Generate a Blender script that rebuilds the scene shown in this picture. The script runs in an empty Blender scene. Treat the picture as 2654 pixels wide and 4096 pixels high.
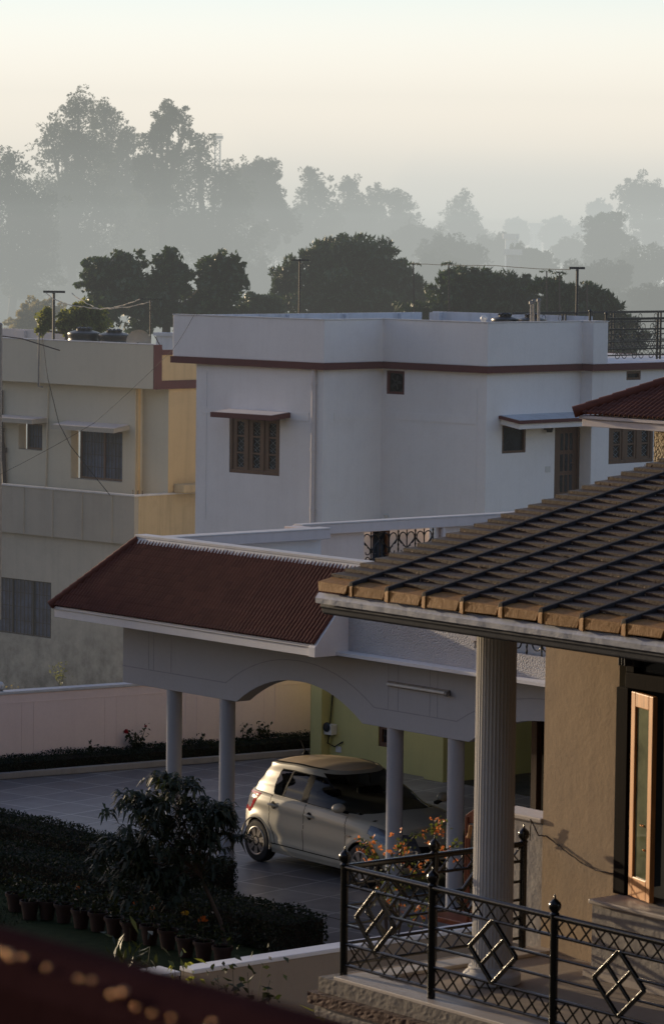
import bpy, bmesh, math, random
import numpy as np
from mathutils import Vector, Matrix

S = bpy.context.scene
C = S.collection
PI = math.pi
rnd = random.Random(7)

# ------------------------------------------------------------------ camera
FPX = 14180.0                      # focal length in pixels of the 2654 x 4096 photograph
CAM = Vector((0, 0, 8.9))
PITCH = math.atan(1118 / FPX)
ROLL = math.radians(0.68)
RCAM = Matrix.Rotation(math.radians(90) - PITCH, 3, 'X') @ Matrix.Rotation(ROLL, 3, 'Z')
cam_data = bpy.data.cameras.new('camera')
cam = bpy.data.objects.new('camera', cam_data)
C.objects.link(cam)
cam.matrix_world = Matrix.Translation(CAM) @ RCAM.to_4x4()
cam_data.sensor_fit = 'VERTICAL'
cam_data.sensor_height = 36.0
cam_data.sensor_width = 36.0 * 663 / 1024
cam_data.lens = FPX / 4096 * 36
cam_data.clip_start = 0.1
cam_data.clip_end = 20000
cam_data.dof.use_dof = True
cam_data.dof.focus_distance = 50
cam_data.dof.aperture_fstop = 6.3
cam_data.dof.aperture_blades = 7
S.camera = cam


def ray(px, py):
    return (RCAM @ Vector(((px - 1327) / FPX, -(py - 2048) / FPX, -1))).normalized()


def PY(px, py, Y):
    d = ray(px, py)
    return CAM + d * (Y / d.y)


def PZ(px, py, z=0.0):
    d = ray(px, py)
    return CAM + d * ((z - CAM.z) / d.z)


class Frame:
    """A building's own axes: x along its front (towards the right and nearer), y into its depth, z up."""
    def __init__(self, origin, deg):
        self.o = Vector(origin)
        a = math.radians(deg)
        self.rz = math.atan2(-math.cos(a), math.sin(a))
        self.ax = Vector((math.sin(a), -math.cos(a), 0))
        self.ay = Vector((math.cos(a), math.sin(a), 0))

    def loc(self, p):
        q = Vector(p) - self.o
        return Vector((q.dot(self.ax), q.dot(self.ay), q.z))

    def w(self, x, y, z=0):
        return self.o + self.ax * x + self.ay * y + Vector((0, 0, z))

    def _hit(self, px, py, n, c):
        d = ray(px, py)
        t = (c - (CAM - self.o).dot(n)) / d.dot(n)
        return self.loc(CAM + d * t)

    def onY(self, px, py, y=0.0):       # -> (x, z) on the plane at depth y
        h = self._hit(px, py, self.ay, y)
        return h.x, h.z

    def onX(self, px, py, x=0.0):       # -> (y, z) on the side plane at x
        h = self._hit(px, py, self.ax, x)
        return h.y, h.z

    def onZ(self, px, py, z=0.0):
        h = self._hit(px, py, Vector((0, 0, 1)), z)
        return h.x, h.y

    def empty(self, name, at=(0, 0, 0)):
        e = bpy.data.objects.new(name, None)
        e.empty_display_size = 0.2
        C.objects.link(e)
        e.location = self.w(*at)
        e.rotation_euler = (0, 0, self.rz)
        return e


# ------------------------------------------------------------------ objects
def tag(o, label=None, cat=None, group=None, kind=None):
    if label: o['label'] = label
    if cat: o['category'] = cat
    if group: o['group'] = group
    if kind: o['kind'] = kind
    return o


def thing(name, loc, label, cat, group=None, rz=0.0, frame=None, at=(0, 0, 0)):
    if frame is not None:
        e = frame.empty(name, at)
    else:
        e = bpy.data.objects.new(name, None)
        e.empty_display_size = 0.2
        C.objects.link(e)
        e.location = loc
        e.rotation_euler = (0, 0, rz)
    return tag(e, label, cat, group)


def copy_tree(o, parent=None):
    c = o.copy()
    C.objects.link(c)
    if parent is not None:
        c.parent = parent
    for ch in list(o.children):
        copy_tree(ch, c)
    return c


class MB:
    def __init__(self):
        self.v = []
        self.f = []

    def face(self, pts):
        n = len(self.v)
        self.v += [tuple(p) for p in pts]
        self.f.append(tuple(range(n, n + len(pts))))
        return self

    def box(self, x0, x1, y0, y1, z0, z1):
        n = len(self.v)
        self.v += [(x0, y0, z0), (x1, y0, z0), (x1, y1, z0), (x0, y1, z0),
                   (x0, y0, z1), (x1, y0, z1), (x1, y1, z1), (x0, y1, z1)]
        self.f += [tuple(n + i for i in q) for q in
                   ((0, 3, 2, 1), (4, 5, 6, 7), (0, 1, 5, 4), (1, 2, 6, 5), (2, 3, 7, 6), (3, 0, 4, 7))]
        return self

    def hexa(self, p):                   # 8 corners: bottom 4, top 4
        n = len(self.v)
        self.v += [tuple(q) for q in p]
        self.f += [tuple(n + i for i in q) for q in
                   ((0, 3, 2, 1), (4, 5, 6, 7), (0, 1, 5, 4), (1, 2, 6, 5), (2, 3, 7, 6), (3, 0, 4, 7))]
        return self

    def prism(self, pts, axis, a, b):    # outline in the two other axes, extruded along axis
        n = len(self.v)
        k = len(pts)

        def mk(p, c):
            if axis == 'y': return (p[0], c, p[1])
            if axis == 'x': return (c, p[0], p[1])
            return (p[0], p[1], c)
        self.v += [mk(p, a) for p in pts] + [mk(p, b) for p in pts]
        self.f.append(tuple(range(n, n + k)))
        self.f.append(tuple(range(n + 2 * k - 1, n + k - 1, -1)))
        for i in range(k):
            j = (i + 1) % k
            self.f.append((n + i, n + k + i, n + k + j, n + j))
        return self

    def tube(self, pts, r, n=8, r1=None):
        pts = [Vector(p) for p in pts]
        m = len(pts)
        base = len(self.v)
        up = Vector((0.13, 0.21, 0.97))
        for i, p in enumerate(pts):
            d = (pts[min(i + 1, m - 1)] - pts[max(i - 1, 0)]).normalized()
            s = d.cross(up)
            if s.length < 0.05: s = d.cross(Vector((1, 0, 0)))
            s.normalize()
            t = d.cross(s)
            rr = r if r1 is None else r + (r1 - r) * i / max(1, m - 1)
            if isinstance(r, (list, tuple)): rr = r[i]
            for k in range(n):
                a = 2 * PI * k / n
                self.v.append(tuple(p + s * (rr * math.cos(a)) + t * (rr * math.sin(a))))
        for i in range(m - 1):
            for k in range(n):
                a, b = base + i * n + k, base + i * n + (k + 1) % n
                self.f.append((a, b, b + n, a + n))
        self.f.append(tuple(base + k for k in range(n))[::-1])
        self.f.append(tuple(base + (m - 1) * n + k for k in range(n)))
        return self

    def bar(self, p, q, w, h, up=(0, 0, 1)):
        p, q = Vector(p), Vector(q)
        d = (q - p).normalized()
        s = d.cross(Vector(up))
        if s.length < 1e-3: s = d.cross(Vector((0, 1, 0)))
        s.normalize()
        t = s.cross(d).normalized()
        s, t = s * (w / 2), t * (h / 2)
        self.hexa([p - s - t, p + s - t, q + s - t, q - s - t, p - s + t, p + s + t, q + s + t, q - s + t])
        return self

    def lathe(self, prof, c=(0, 0, 0), n=16, axis='z'):
        base = len(self.v)
        c = Vector(c)
        for r, z in prof:
            for k in range(n):
                a = 2 * PI * k / n
                u, w = r * math.cos(a), r * math.sin(a)
                if axis == 'z': q = (u, w, z)
                elif axis == 'y': q = (u, z, w)
                else: q = (z, u, w)
                self.v.append(tuple(c + Vector(q)))
        for i in range(len(prof) - 1):
            for k in range(n):
                a, b = base + i * n + k, base + i * n + (k + 1) % n
                self.f.append((a, b, b + n, a + n))
        self.f.append(tuple(base + k for k in range(n)))
        self.f.append(tuple(base + (len(prof) - 1) * n + k for k in range(n)))
        return self

    def ball(self, c, r, n=12, m=8, sz=1.0):
        pr = [(max(1e-4, r * math.sin(PI * i / m)), -r * sz * math.cos(PI * i / m)) for i in range(m + 1)]
        return self.lathe(pr, c, n)

    def grid(self, P):                   # P[i][j] points
        base = len(self.v)
        ni, nj = len(P), len(P[0])
        for row in P: self.v += [tuple(p) for p in row]
        for i in range(ni - 1):
            for j in range(nj - 1):
                a = base + i * nj + j
                self.f.append((a, a + 1, a + nj + 1, a + nj))
        return self

    def wall_y(self, y, x0, x1, z0, z1, holes=(), depth=0.15):   # faces -y
        return self._wall(lambda u, z, d: (u, y + d, z), x0, x1, z0, z1, holes, depth)

    def wall_x(self, x, y0, y1, z0, z1, holes=(), depth=0.15):   # faces +x
        return self._wall(lambda u, z, d: (x - d, u, z), y0, y1, z0, z1, holes, depth)

    def _wall(self, mk, u0, u1, z0, z1, holes, depth):
        us = sorted({u0, u1, *[h[0] for h in holes], *[h[1] for h in holes]})
        zs = sorted({z0, z1, *[h[2] for h in holes], *[h[3] for h in holes]})
        us = [u for u in us if u0 <= u <= u1]
        zs = [z for z in zs if z0 <= z <= z1]
        for i in range(len(us) - 1):
            for j in range(len(zs) - 1):
                cu, cz = (us[i] + us[i + 1]) / 2, (zs[j] + zs[j + 1]) / 2
                if any(h[0] < cu < h[1] and h[2] < cz < h[3] for h in holes): continue
                self.face([mk(us[i], zs[j], 0), mk(us[i + 1], zs[j], 0), mk(us[i + 1], zs[j + 1], 0), mk(us[i], zs[j + 1], 0)])
        for a, b, c, d in holes:
            for p, q in (((a, c), (b, c)), ((b, c), (b, d)), ((b, d), (a, d)), ((a, d), (a, c))):
                self.face([mk(*p, 0), mk(*p, depth), mk(*q, depth), mk(*q, 0)])
        return self

    def build(self, name, m, parent=None, smooth=False, bevel=0.0, label=None, recalc=True, weld=False):
        me = bpy.data.meshes.new(name)
        me.from_pydata(self.v, [], self.f)
        if recalc or weld:
            bm = bmesh.new()
            bm.from_mesh(me)
            if weld: bmesh.ops.remove_doubles(bm, verts=bm.verts, dist=1e-4)
            if recalc: bmesh.ops.recalc_face_normals(bm, faces=bm.faces)
            bm.to_mesh(me)
            bm.free()
        o = bpy.data.objects.new(name, me)
        C.objects.link(o)
        if m is not None: me.materials.append(m)
        if smooth:
            me.polygons.foreach_set('use_smooth', [True] * len(me.polygons))
            try: me.set_sharp_from_angle(angle=math.radians(42))
            except Exception: pass
        if bevel:
            b = o.modifiers.new('edge', 'BEVEL')
            b.width = bevel
            b.segments = 2
            b.limit_method = 'ANGLE'
        if parent is not None: o.parent = parent
        if label: o['label'] = label
        return o


# ------------------------------------------------------------------ materials
def nodes(name):
    m = bpy.data.materials.new(name)
    m.use_nodes = True
    nt = m.node_tree
    nt.nodes.clear()
    out = nt.nodes.new('ShaderNodeOutputMaterial')
    return m, nt, out


def lk(nt, a, b): nt.links.new(a, b)


def noise(nt, vec, scale, detail=4, rough=0.55, dist=0.0):
    n = nt.nodes.new('ShaderNodeTexNoise')
    n.inputs['Scale'].default_value = scale
    n.inputs['Detail'].default_value = detail
    n.inputs['Roughness'].default_value = rough
    n.inputs['Distortion'].default_value = dist
    if vec is not None: lk(nt, vec, n.inputs['Vector'])
    return n.outputs['Fac']


def ramp(nt, fac, stops):
    r = nt.nodes.new('ShaderNodeValToRGB')
    e = r.color_ramp.elements
    while len(e) > len(stops): e.remove(e[-1])
    while len(e) < len(stops): e.new(0.5)
    for k, (p, c) in enumerate(stops):
        e[k].position = p
        e[k].color = (c, c, c, 1) if isinstance(c, (int, float)) else (*c, 1)
    lk(nt, fac, r.inputs['Fac'])
    return r.outputs['Color']


def mixc(nt, fac, a, b, mode='MIX'):
    n = nt.nodes.new('ShaderNodeMix')
    n.data_type = 'RGBA'
    n.blend_type = mode
    for sock, val in ((n.inputs['Factor'], fac), (n.inputs[6], a), (n.inputs[7], b)):
        if isinstance(val, (int, float)): sock.default_value = val
        elif isinstance(val, tuple): sock.default_value = (*val, 1)
        else: lk(nt, val, sock)
    return n.outputs[2]


def mathn(nt, op, a, b=None, c=None):
    n = nt.nodes.new('ShaderNodeMath')
    n.operation = op
    for i, v in enumerate((a, b, c)):
        if v is None: continue
        if isinstance(v, (int, float)): n.inputs[i].default_value = v
        else: lk(nt, v, n.inputs[i])
    return n.outputs[0]


def objco(nt, scale=(1, 1, 1), rot=0.0, co='Object'):
    t = nt.nodes.new('ShaderNodeTexCoord')
    mp = nt.nodes.new('ShaderNodeMapping')
    mp.inputs['Scale'].default_value = scale
    mp.inputs['Rotation'].default_value = (0, 0, rot)
    lk(nt, t.outputs[co], mp.inputs['Vector'])
    return mp.outputs['Vector']


def bumpn(nt, h, strength, dist=0.02, normal=None):
    b = nt.nodes.new('ShaderNodeBump')
    b.inputs['Strength'].default_value = strength
    b.inputs['Distance'].default_value = dist
    lk(nt, h, b.inputs['Height'])
    if normal is not None: lk(nt, normal, b.inputs['Normal'])
    return b.outputs['Normal']


def princ(nt, out, col, rough=0.6, metal=0.0, normal=None, spec=0.5, trans=0.0, coat=0.0):
    p = nt.nodes.new('ShaderNodeBsdfPrincipled')
    for key, val in (('Base Color', col), ('Roughness', rough), ('Metallic', metal)):
        if isinstance(val, tuple): p.inputs[key].default_value = (*val, 1)
        elif isinstance(val, (int, float)): p.inputs[key].default_value = val
        else: lk(nt, val, p.inputs[key])
    p.inputs['Specular IOR Level'].default_value = spec
    if trans: p.inputs['Transmission Weight'].default_value = trans
    if coat:
        p.inputs['Coat Weight'].default_value = coat
        p.inputs['Coat Roughness'].default_value = 0.06
    if normal is not None: lk(nt, normal, p.inputs['Normal'])
    lk(nt, p.outputs[0], out.inputs['Surface'])
    return p


def plaster(name, col, dirt=(0.12, 0.11, 0.10), amount=0.35, streak=0.5, bump=0.25, fine=60.0, rough=0.85, ztop=None, zlow=None, coarse=0.0):
    """Painted masonry: slow colour drift, rain streaks, blotches, fine grain."""
    m, nt, out = nodes(name)
    co = objco(nt)
    n1 = noise(nt, co, 0.55, 5, 0.6)
    n2 = noise(nt, objco(nt, (3.0, 3.0, 0.22)), 2.2, 5, 0.62)
    n3 = noise(nt, co, 3.1, 6, 0.65)
    blot = ramp(nt, n1, [(0.42, 0.0), (0.75, 1.0)])
    strk = ramp(nt, n2, [(0.48, 0.0), (0.80, 1.0)])
    grim = ramp(nt, n3, [(0.50, 0.0), (0.85, 1.0)])
    f = mathn(nt, 'MULTIPLY', strk, streak)
    f = mathn(nt, 'ADD', f, mathn(nt, 'MULTIPLY', blot, 0.45))
    f = mathn(nt, 'ADD', f, mathn(nt, 'MULTIPLY', grim, 0.30))
    f = mathn(nt, 'MULTIPLY', f, amount)
    if zlow is not None:                       # damp rising from the foot of the wall
        sep = nt.nodes.new('ShaderNodeSeparateXYZ')
        lk(nt, co, sep.inputs[0])
        mr = nt.nodes.new('ShaderNodeMapRange')
        mr.inputs['From Min'].default_value = zlow[1]
        mr.inputs['From Max'].default_value = zlow[0]
        lk(nt, sep.outputs['Z'], mr.inputs['Value'])
        damp = mathn(nt, 'MULTIPLY', mr.outputs[0], ramp(nt, noise(nt, co, 2.3, 8, 0.7), [(0.36, 0.0), (0.62, 1.0)]))
        f = mathn(nt, 'ADD', f, mathn(nt, 'MULTIPLY', damp, zlow[2]))
    f = mathn(nt, 'MINIMUM', f, 0.92)
    c = mixc(nt, f, col, dirt)
    c = mixc(nt, mathn(nt, 'MULTIPLY', noise(nt, co, 22, 3), 0.10), c, (0.05, 0.05, 0.05))
    h = mathn(nt, 'ADD', noise(nt, co, fine, 4, 0.6), mathn(nt, 'MULTIPLY', noise(nt, co, 5.0, 3), 1.2 + coarse))
    princ(nt, out, c, rough, 0, bumpn(nt, h, bump, 0.012), spec=0.25)
    return m


def stucco(name, col, scale=38.0, strength=0.9, dist=0.03):
    m, nt, out = nodes(name)
    co = objco(nt)
    v = nt.nodes.new('ShaderNodeTexVoronoi')
    v.inputs['Scale'].default_value = scale
    lk(nt, co, v.inputs['Vector'])
    h = mathn(nt, 'ADD', mathn(nt, 'MULTIPLY', v.outputs['Distance'], -0.8), mathn(nt, 'MULTIPLY', noise(nt, co, scale * 0.8, 5, 0.65), 1.1))
    d = ramp(nt, noise(nt, co, 1.3, 5), [(0.4, 0.0), (0.9, 0.35)])
    princ(nt, out, mixc(nt, d, col, tuple(c * 0.45 for c in col)), 0.9, 0, bumpn(nt, h, strength, dist), spec=0.2)
    return m


def simple(name, col, rough=0.5, metal=0.0, var=0.25, scale=8.0, bump=0.0, bscale=40.0, spec=0.5, coat=0.0, stretch=(1, 1, 1)):
    m, nt, out = nodes(name)
    co = objco(nt, stretch)
    n = ramp(nt, noise(nt, co, scale, 5, 0.6), [(0.3, 0.0), (0.75, 1.0)])
    c = mixc(nt, mathn(nt, 'MULTIPLY', n, var), col, tuple(x * 0.35 for x in col))
    nrm = bumpn(nt, noise(nt, co, bscale, 4), bump, 0.01) if bump else None
    r = mathn(nt, 'ADD', mathn(nt, 'MULTIPLY', n, 0.15), max(0.02, rough - 0.07))
    princ(nt, out, c, r, metal, nrm, spec, coat=coat)
    return m


def wood(name, col, rough=0.5, axis=(14, 14, 0.8), spec=0.5):
    m, nt, out = nodes(name)
    co = objco(nt, axis)
    n = noise(nt, co, 3.0, 6, 0.6, 0.6)
    c = ramp(nt, n, [(0.25, tuple(x * 0.45 for x in col)), (0.5, col), (0.8, tuple(min(1, x * 1.35) for x in col))])
    princ(nt, out, c, rough, 0, bumpn(nt, n, 0.15, 0.004), spec=spec)
    return m


def glass_dark(name, col=(0.02, 0.025, 0.03), rough=0.05):
    m, nt, out = nodes(name)
    co = objco(nt)
    w = bumpn(nt, noise(nt, co, 2.5, 2), 0.03, 0.02)
    n = ramp(nt, noise(nt, co, 3, 4), [(0.35, tuple(c * 0.6 for c in col)), (0.8, tuple(c * 1.8 for c in col))])
    princ(nt, out, n, rough, 0, w, spec=0.6)
    return m


def leafmat(name, dark, light, trans=0.35, rough=0.42, scale=1.2, tcol=None):
    m, nt, out = nodes(name)
    co = objco(nt)
    n = noise(nt, co, scale, 5, 0.65)
    n2 = noise(nt, co, scale * 14, 2)
    f = mathn(nt, 'ADD', mathn(nt, 'MULTIPLY', n, 0.75), mathn(nt, 'MULTIPLY', n2, 0.4))
    c = ramp(nt, f, [(0.38, dark), (0.72, light)])
    p = nt.nodes.new('ShaderNodeBsdfPrincipled')
    lk(nt, c, p.inputs['Base Color'])
    p.inputs['Roughness'].default_value = rough
    p.inputs['Specular IOR Level'].default_value = 0.45
    t = nt.nodes.new('ShaderNodeBsdfTranslucent')
    tc = mixc(nt, 0.7, c, tcol or (light[0] * 2.2, light[1] * 1.9, light[2] * 0.8))
    lk(nt, tc, t.inputs['Color'])
    mx = nt.nodes.new('ShaderNodeMixShader')
    mx.inputs[0].default_value = trans
    lk(nt, p.outputs[0], mx.inputs[1])
    lk(nt, t.outputs[0], mx.inputs[2])
    lk(nt, mx.outputs[0], out.inputs['Surface'])
    return m


def paving(name, rot, size=0.6, col=(0.14, 0.138, 0.145), grout=(0.34, 0.33, 0.33), rough=0.32):
    m, nt, out = nodes(name)
    co = objco(nt, (1, 1, 1), rot)
    b = nt.nodes.new('ShaderNodeTexBrick')
    b.offset = 0.0
    b.inputs['Color1'].default_value = (*col, 1)
    b.inputs['Color2'].default_value = (col[0] * 0.62, col[1] * 0.62, col[2] * 0.66, 1)
    b.inputs['Mortar'].default_value = (*grout, 1)
    b.inputs['Scale'].default_value = 1.0
    b.inputs['Mortar Size'].default_value = 0.016
    b.inputs['Mortar Smooth'].default_value = 0.2
    b.inputs['Brick Width'].default_value = size
    b.inputs['Row Height'].default_value = size
    lk(nt, co, b.inputs['Vector'])
    n = noise(nt, co, 1.4, 6, 0.7)
    c = mixc(nt, mathn(nt, 'MULTIPLY', ramp(nt, n, [(0.35, 0.0), (0.75, 1.0)]), 0.45), b.outputs['Color'], (0.07, 0.065, 0.06))
    r = mathn(nt, 'ADD', mathn(nt, 'MULTIPLY', n, 0.25), rough - 0.1)
    h = mathn(nt, 'ADD', mathn(nt, 'MULTIPLY', b.outputs['Fac'], -1.0), mathn(nt, 'MULTIPLY', noise(nt, co, 30, 3), 0.3))
    princ(nt, out, c, r, 0, bumpn(nt, h, 0.3, 0.004), spec=0.45)
    return m


def soil(name, a, b, scale=3.0, bump=0.5):
    m, nt, out = nodes(name)
    co = objco(nt)
    n = noise(nt, co, scale, 8, 0.7)
    princ(nt, out, ramp(nt, n, [(0.3, a), (0.7, b)]), 0.95, 0, bumpn(nt, noise(nt, co, scale * 9, 5), bump, 0.03), spec=0.1)
    return m


def tiles(name, col, cell, org, rough, bump, bscale, spec=0.2, spread=0.55, var=0.5):
    """Fired tiles: each tile its own tone, plus slow weathering and fine grain."""
    m, nt, out = nodes(name)
    t = nt.nodes.new('ShaderNodeTexCoord')
    sub = nt.nodes.new('ShaderNodeVectorMath')
    sub.operation = 'SUBTRACT'
    lk(nt, t.outputs['Object'], sub.inputs[0])
    sub.inputs[1].default_value = org
    sn = nt.nodes.new('ShaderNodeVectorMath')
    sn.operation = 'SNAP'
    lk(nt, sub.outputs[0], sn.inputs[0])
    sn.inputs[1].default_value = cell
    wn = nt.nodes.new('ShaderNodeTexWhiteNoise')
    wn.noise_dimensions = '3D'
    lk(nt, sn.outputs[0], wn.inputs['Vector'])
    v = mathn(nt, 'MULTIPLY_ADD', wn.outputs['Value'], spread, 1 - spread * 0.5)
    n = ramp(nt, noise(nt, t.outputs['Object'], 1.6, 7, 0.68), [(0.32, 0.0), (0.74, 1.0)])
    c = mixc(nt, mathn(nt, 'MULTIPLY', n, var), col, tuple(x * 0.38 for x in col))
    lich = ramp(nt, noise(nt, t.outputs['Object'], 7.0, 6, 0.7), [(0.60, 0.0), (0.78, 0.5)])
    c = mixc(nt, lich, c, tuple(x * 0.6 + 0.05 for x in col))
    hs = nt.nodes.new('ShaderNodeHueSaturation')
    lk(nt, c, hs.inputs['Color'])
    lk(nt, v, hs.inputs['Value'])
    princ(nt, out, hs.outputs[0], rough, 0, bumpn(nt, noise(nt, t.outputs['Object'], bscale, 5), bump, 0.01), spec)
    return m


M = {}
M['white'] = plaster('white_paint', (0.83, 0.81, 0.80), (0.36, 0.31, 0.29), 0.32, 0.2, 0.16)
M['white_warm'] = plaster('cream_white_paint', (0.68, 0.62, 0.60), (0.33, 0.29, 0.26), 0.28, 0.5, 0.15)
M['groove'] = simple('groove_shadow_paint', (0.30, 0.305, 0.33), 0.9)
M['shaded_carport_paint'] = plaster('shaded_carport_paint', (0.40, 0.41, 0.44), (0.28, 0.27, 0.26), 0.25, 0.4, 0.15)  # grey-white paint, with the shade under the eaves put into its colour
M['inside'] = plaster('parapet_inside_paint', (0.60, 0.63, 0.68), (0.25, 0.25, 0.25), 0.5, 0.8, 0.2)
M['maroon'] = plaster('maroon_paint', (0.14, 0.055, 0.05), (0.06, 0.03, 0.03), 0.4, 0.6, 0.2)
M['cream'] = plaster('cream_paint', (0.57, 0.535, 0.43), (0.30, 0.27, 0.21), 0.32, 0.25, 0.25)
M['yellow'] = plaster('ochre_paint', (0.64, 0.47, 0.25), (0.32, 0.23, 0.13), 0.45, 0.6, 0.25)
M['grey_cement'] = plaster('weathered_cement', (0.42, 0.39, 0.33), (0.16, 0.145, 0.12), 0.45, 0.25, 0.35)
M['side_cement'] = plaster('stained_cement', (0.56, 0.44, 0.26), (0.20, 0.15, 0.10), 0.85, 0.5, 0.35)
M['low_cement'] = plaster('damp_cement', (0.48, 0.45, 0.38), (0.07, 0.07, 0.06), 0.40, 0.3, 0.45, 34, zlow=(-2.2, 0.9, 0.72))
M['pink'] = plaster('pink_paint', (0.88, 0.72, 0.66), (0.50, 0.38, 0.34), 0.28, 0.35, 0.2)
M['green'] = plaster('lime_green_paint', (0.50, 0.47, 0.20), (0.25, 0.23, 0.12), 0.35, 0.4, 0.25)
M['brown_plaster'] = plaster('brown_plaster', (0.43, 0.315, 0.20), (0.22, 0.17, 0.13), 0.55, 0.5, 0.16, 26, coarse=0.6)
M['grey_plaster'] = plaster('grey_plaster', (0.34, 0.31, 0.28), (0.15, 0.13, 0.12), 0.6, 0.6, 0.35, 18, coarse=2.0)
M['rough_cement'] = plaster('rough_cement', (0.20, 0.175, 0.15), (0.09, 0.08, 0.07), 0.7, 0.5, 0.4, 22, coarse=1)
M['buff_wall'] = plaster('buff_wall_paint', (0.36, 0.29, 0.22), (0.18, 0.14, 0.11), 0.4, 0.5, 0.25)
M['stucco'] = stucco('pebbled_stucco', (0.60, 0.58, 0.58), 42)
M['stucco_cream'] = stucco('cream_stucco', (0.62, 0.52, 0.38), 30, 1.0, 0.04)
M['coping'] = plaster('coping_paint', (0.66, 0.65, 0.64), (0.20, 0.19, 0.18), 0.5, 0.3, 0.3)
M['tile'] = simple('red_clay_tile', (0.165, 0.056, 0.038), 0.75, 0, 0.55, 5.0, 0.15, 60)
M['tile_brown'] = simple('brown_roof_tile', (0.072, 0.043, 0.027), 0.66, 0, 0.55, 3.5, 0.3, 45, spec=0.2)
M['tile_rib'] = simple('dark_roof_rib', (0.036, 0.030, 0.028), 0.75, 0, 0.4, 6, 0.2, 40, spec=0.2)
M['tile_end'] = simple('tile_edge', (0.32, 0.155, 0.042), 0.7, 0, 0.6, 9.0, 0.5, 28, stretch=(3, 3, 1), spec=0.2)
M['zinc'] = simple('painted_flashing', (0.36, 0.38, 0.44), 0.5, 0.3, 0.5, 7, 0.3, 25)
M['gutter'] = simple('dark_gutter_paint', (0.032, 0.036, 0.048), 0.8, 0.0, 0.4, 6, 0.1, 30)
M['column'] = plaster('column_paint', (0.60, 0.575, 0.54), (0.32, 0.29, 0.26), 0.3, 0.5, 0.12)
M['iron'] = simple('black_enamel_iron', (0.006, 0.006, 0.006), 0.20, 0, 0.3, 30, 0.12, 60, spec=0.45)
M['dark_blocker'] = simple('dark_blocker_wall', (0.05, 0.045, 0.045), 0.9, 0, 0.4, 2)  # dark so that the unseen sky-blocking house bounces little sun
M['iron_dull'] = simple('dark_painted_iron', (0.022, 0.023, 0.024), 0.45, 0.0, 0.4, 30)
M['steel'] = simple('galvanised_pipe', (0.22, 0.215, 0.21), 0.6, 0.3, 0.4, 12)
M['rust'] = simple('rusty_pipe', (0.06, 0.045, 0.04), 0.7, 0.2, 0.6, 12)
M['wood_dark'] = wood('dark_stained_wood', (0.10, 0.050, 0.028))
M['wood_black'] = wood('nearly_black_wood', (0.009, 0.006, 0.005), 0.8, spec=0.08)
M['wood_orange'] = wood('varnished_wood', (0.52, 0.24, 0.08), 0.42)
M['wood_red'] = wood('red_brown_wood', (0.20, 0.055, 0.025), 0.35, (3, 3, 10))
M['glass'] = glass_dark('dark_window_glass')
M['glass_blue'] = glass_dark('blue_grey_shutter', (0.048, 0.070, 0.125), 0.4)
M['glass_sash'] = glass_dark('garden_reflection_tint_glass', (0.10, 0.11, 0.065), 0.08)  # greenish reflection of the garden put into the base colour
M['black_hole'] = simple('dark_interior', (0.006, 0.006, 0.006), 0.9, 0, 0.1)
M['plastic_black'] = simple('black_tank_plastic', (0.016, 0.017, 0.019), 0.36, 0, 0.3, 5)
M['plastic_white'] = simple('white_plastic', (0.62, 0.62, 0.60), 0.35, 0, 0.2, 8)
M['lattice'] = simple('pale_grille_paint', (0.16, 0.18, 0.19), 0.6, 0, 0.2, 8)
M['dish'] = simple('grey_dish', (0.44, 0.42, 0.37), 0.6, 0.2, 0.3, 5)
M['marble'] = plaster('marble_sill', (0.50, 0.44, 0.38), (0.22, 0.18, 0.16), 0.4, 0.2, 0.1, rough=0.45)
M['brick'] = simple('exposed_brick', (0.085, 0.042, 0.030), 0.9, 0, 0.7, 9, 1.0, 22)
M['terracotta'] = simple('terracotta', (0.030, 0.012, 0.009), 0.75, 0, 0.5, 8, 0.3, 40)
M['car'] = simple('silver_beige_car_paint', (0.40, 0.37, 0.295), 0.45, 0.05, 0.10, 3, coat=0.15)
M['dust_sun_gold'] = simple('dusty_sun_gold_roof', (0.74, 0.57, 0.37), 0.45, 0.05, 0.2, 3, coat=0.1)  # dusty roof, with the gold of low sunlight put into its colour
M['car_black'] = simple('black_car_trim', (0.010, 0.010, 0.011), 0.7, 0, 0.1, spec=0.15)
M['car_glass'] = glass_dark('tinted_car_glass', (0.010, 0.012, 0.013), 0.04)
def car_glass():
    m, nt, out = nodes('car_window_glass')
    tr = nt.nodes.new('ShaderNodeBsdfTransparent')
    tr.inputs['Color'].default_value = (0.30, 0.32, 0.33, 1)
    gl = nt.nodes.new('ShaderNodeBsdfGlossy')
    gl.inputs['Roughness'].default_value = 0.03
    fr = nt.nodes.new('ShaderNodeFresnel')
    fr.inputs['IOR'].default_value = 1.6
    mx = nt.nodes.new('ShaderNodeMixShader')
    lk(nt, mathn(nt, 'MULTIPLY', fr.outputs[0], 0.65), mx.inputs[0])
    lk(nt, tr.outputs[0], mx.inputs[1])
    lk(nt, gl.outputs[0], mx.inputs[2])
    lk(nt, mx.outputs[0], out.inputs['Surface'])
    return m


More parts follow.
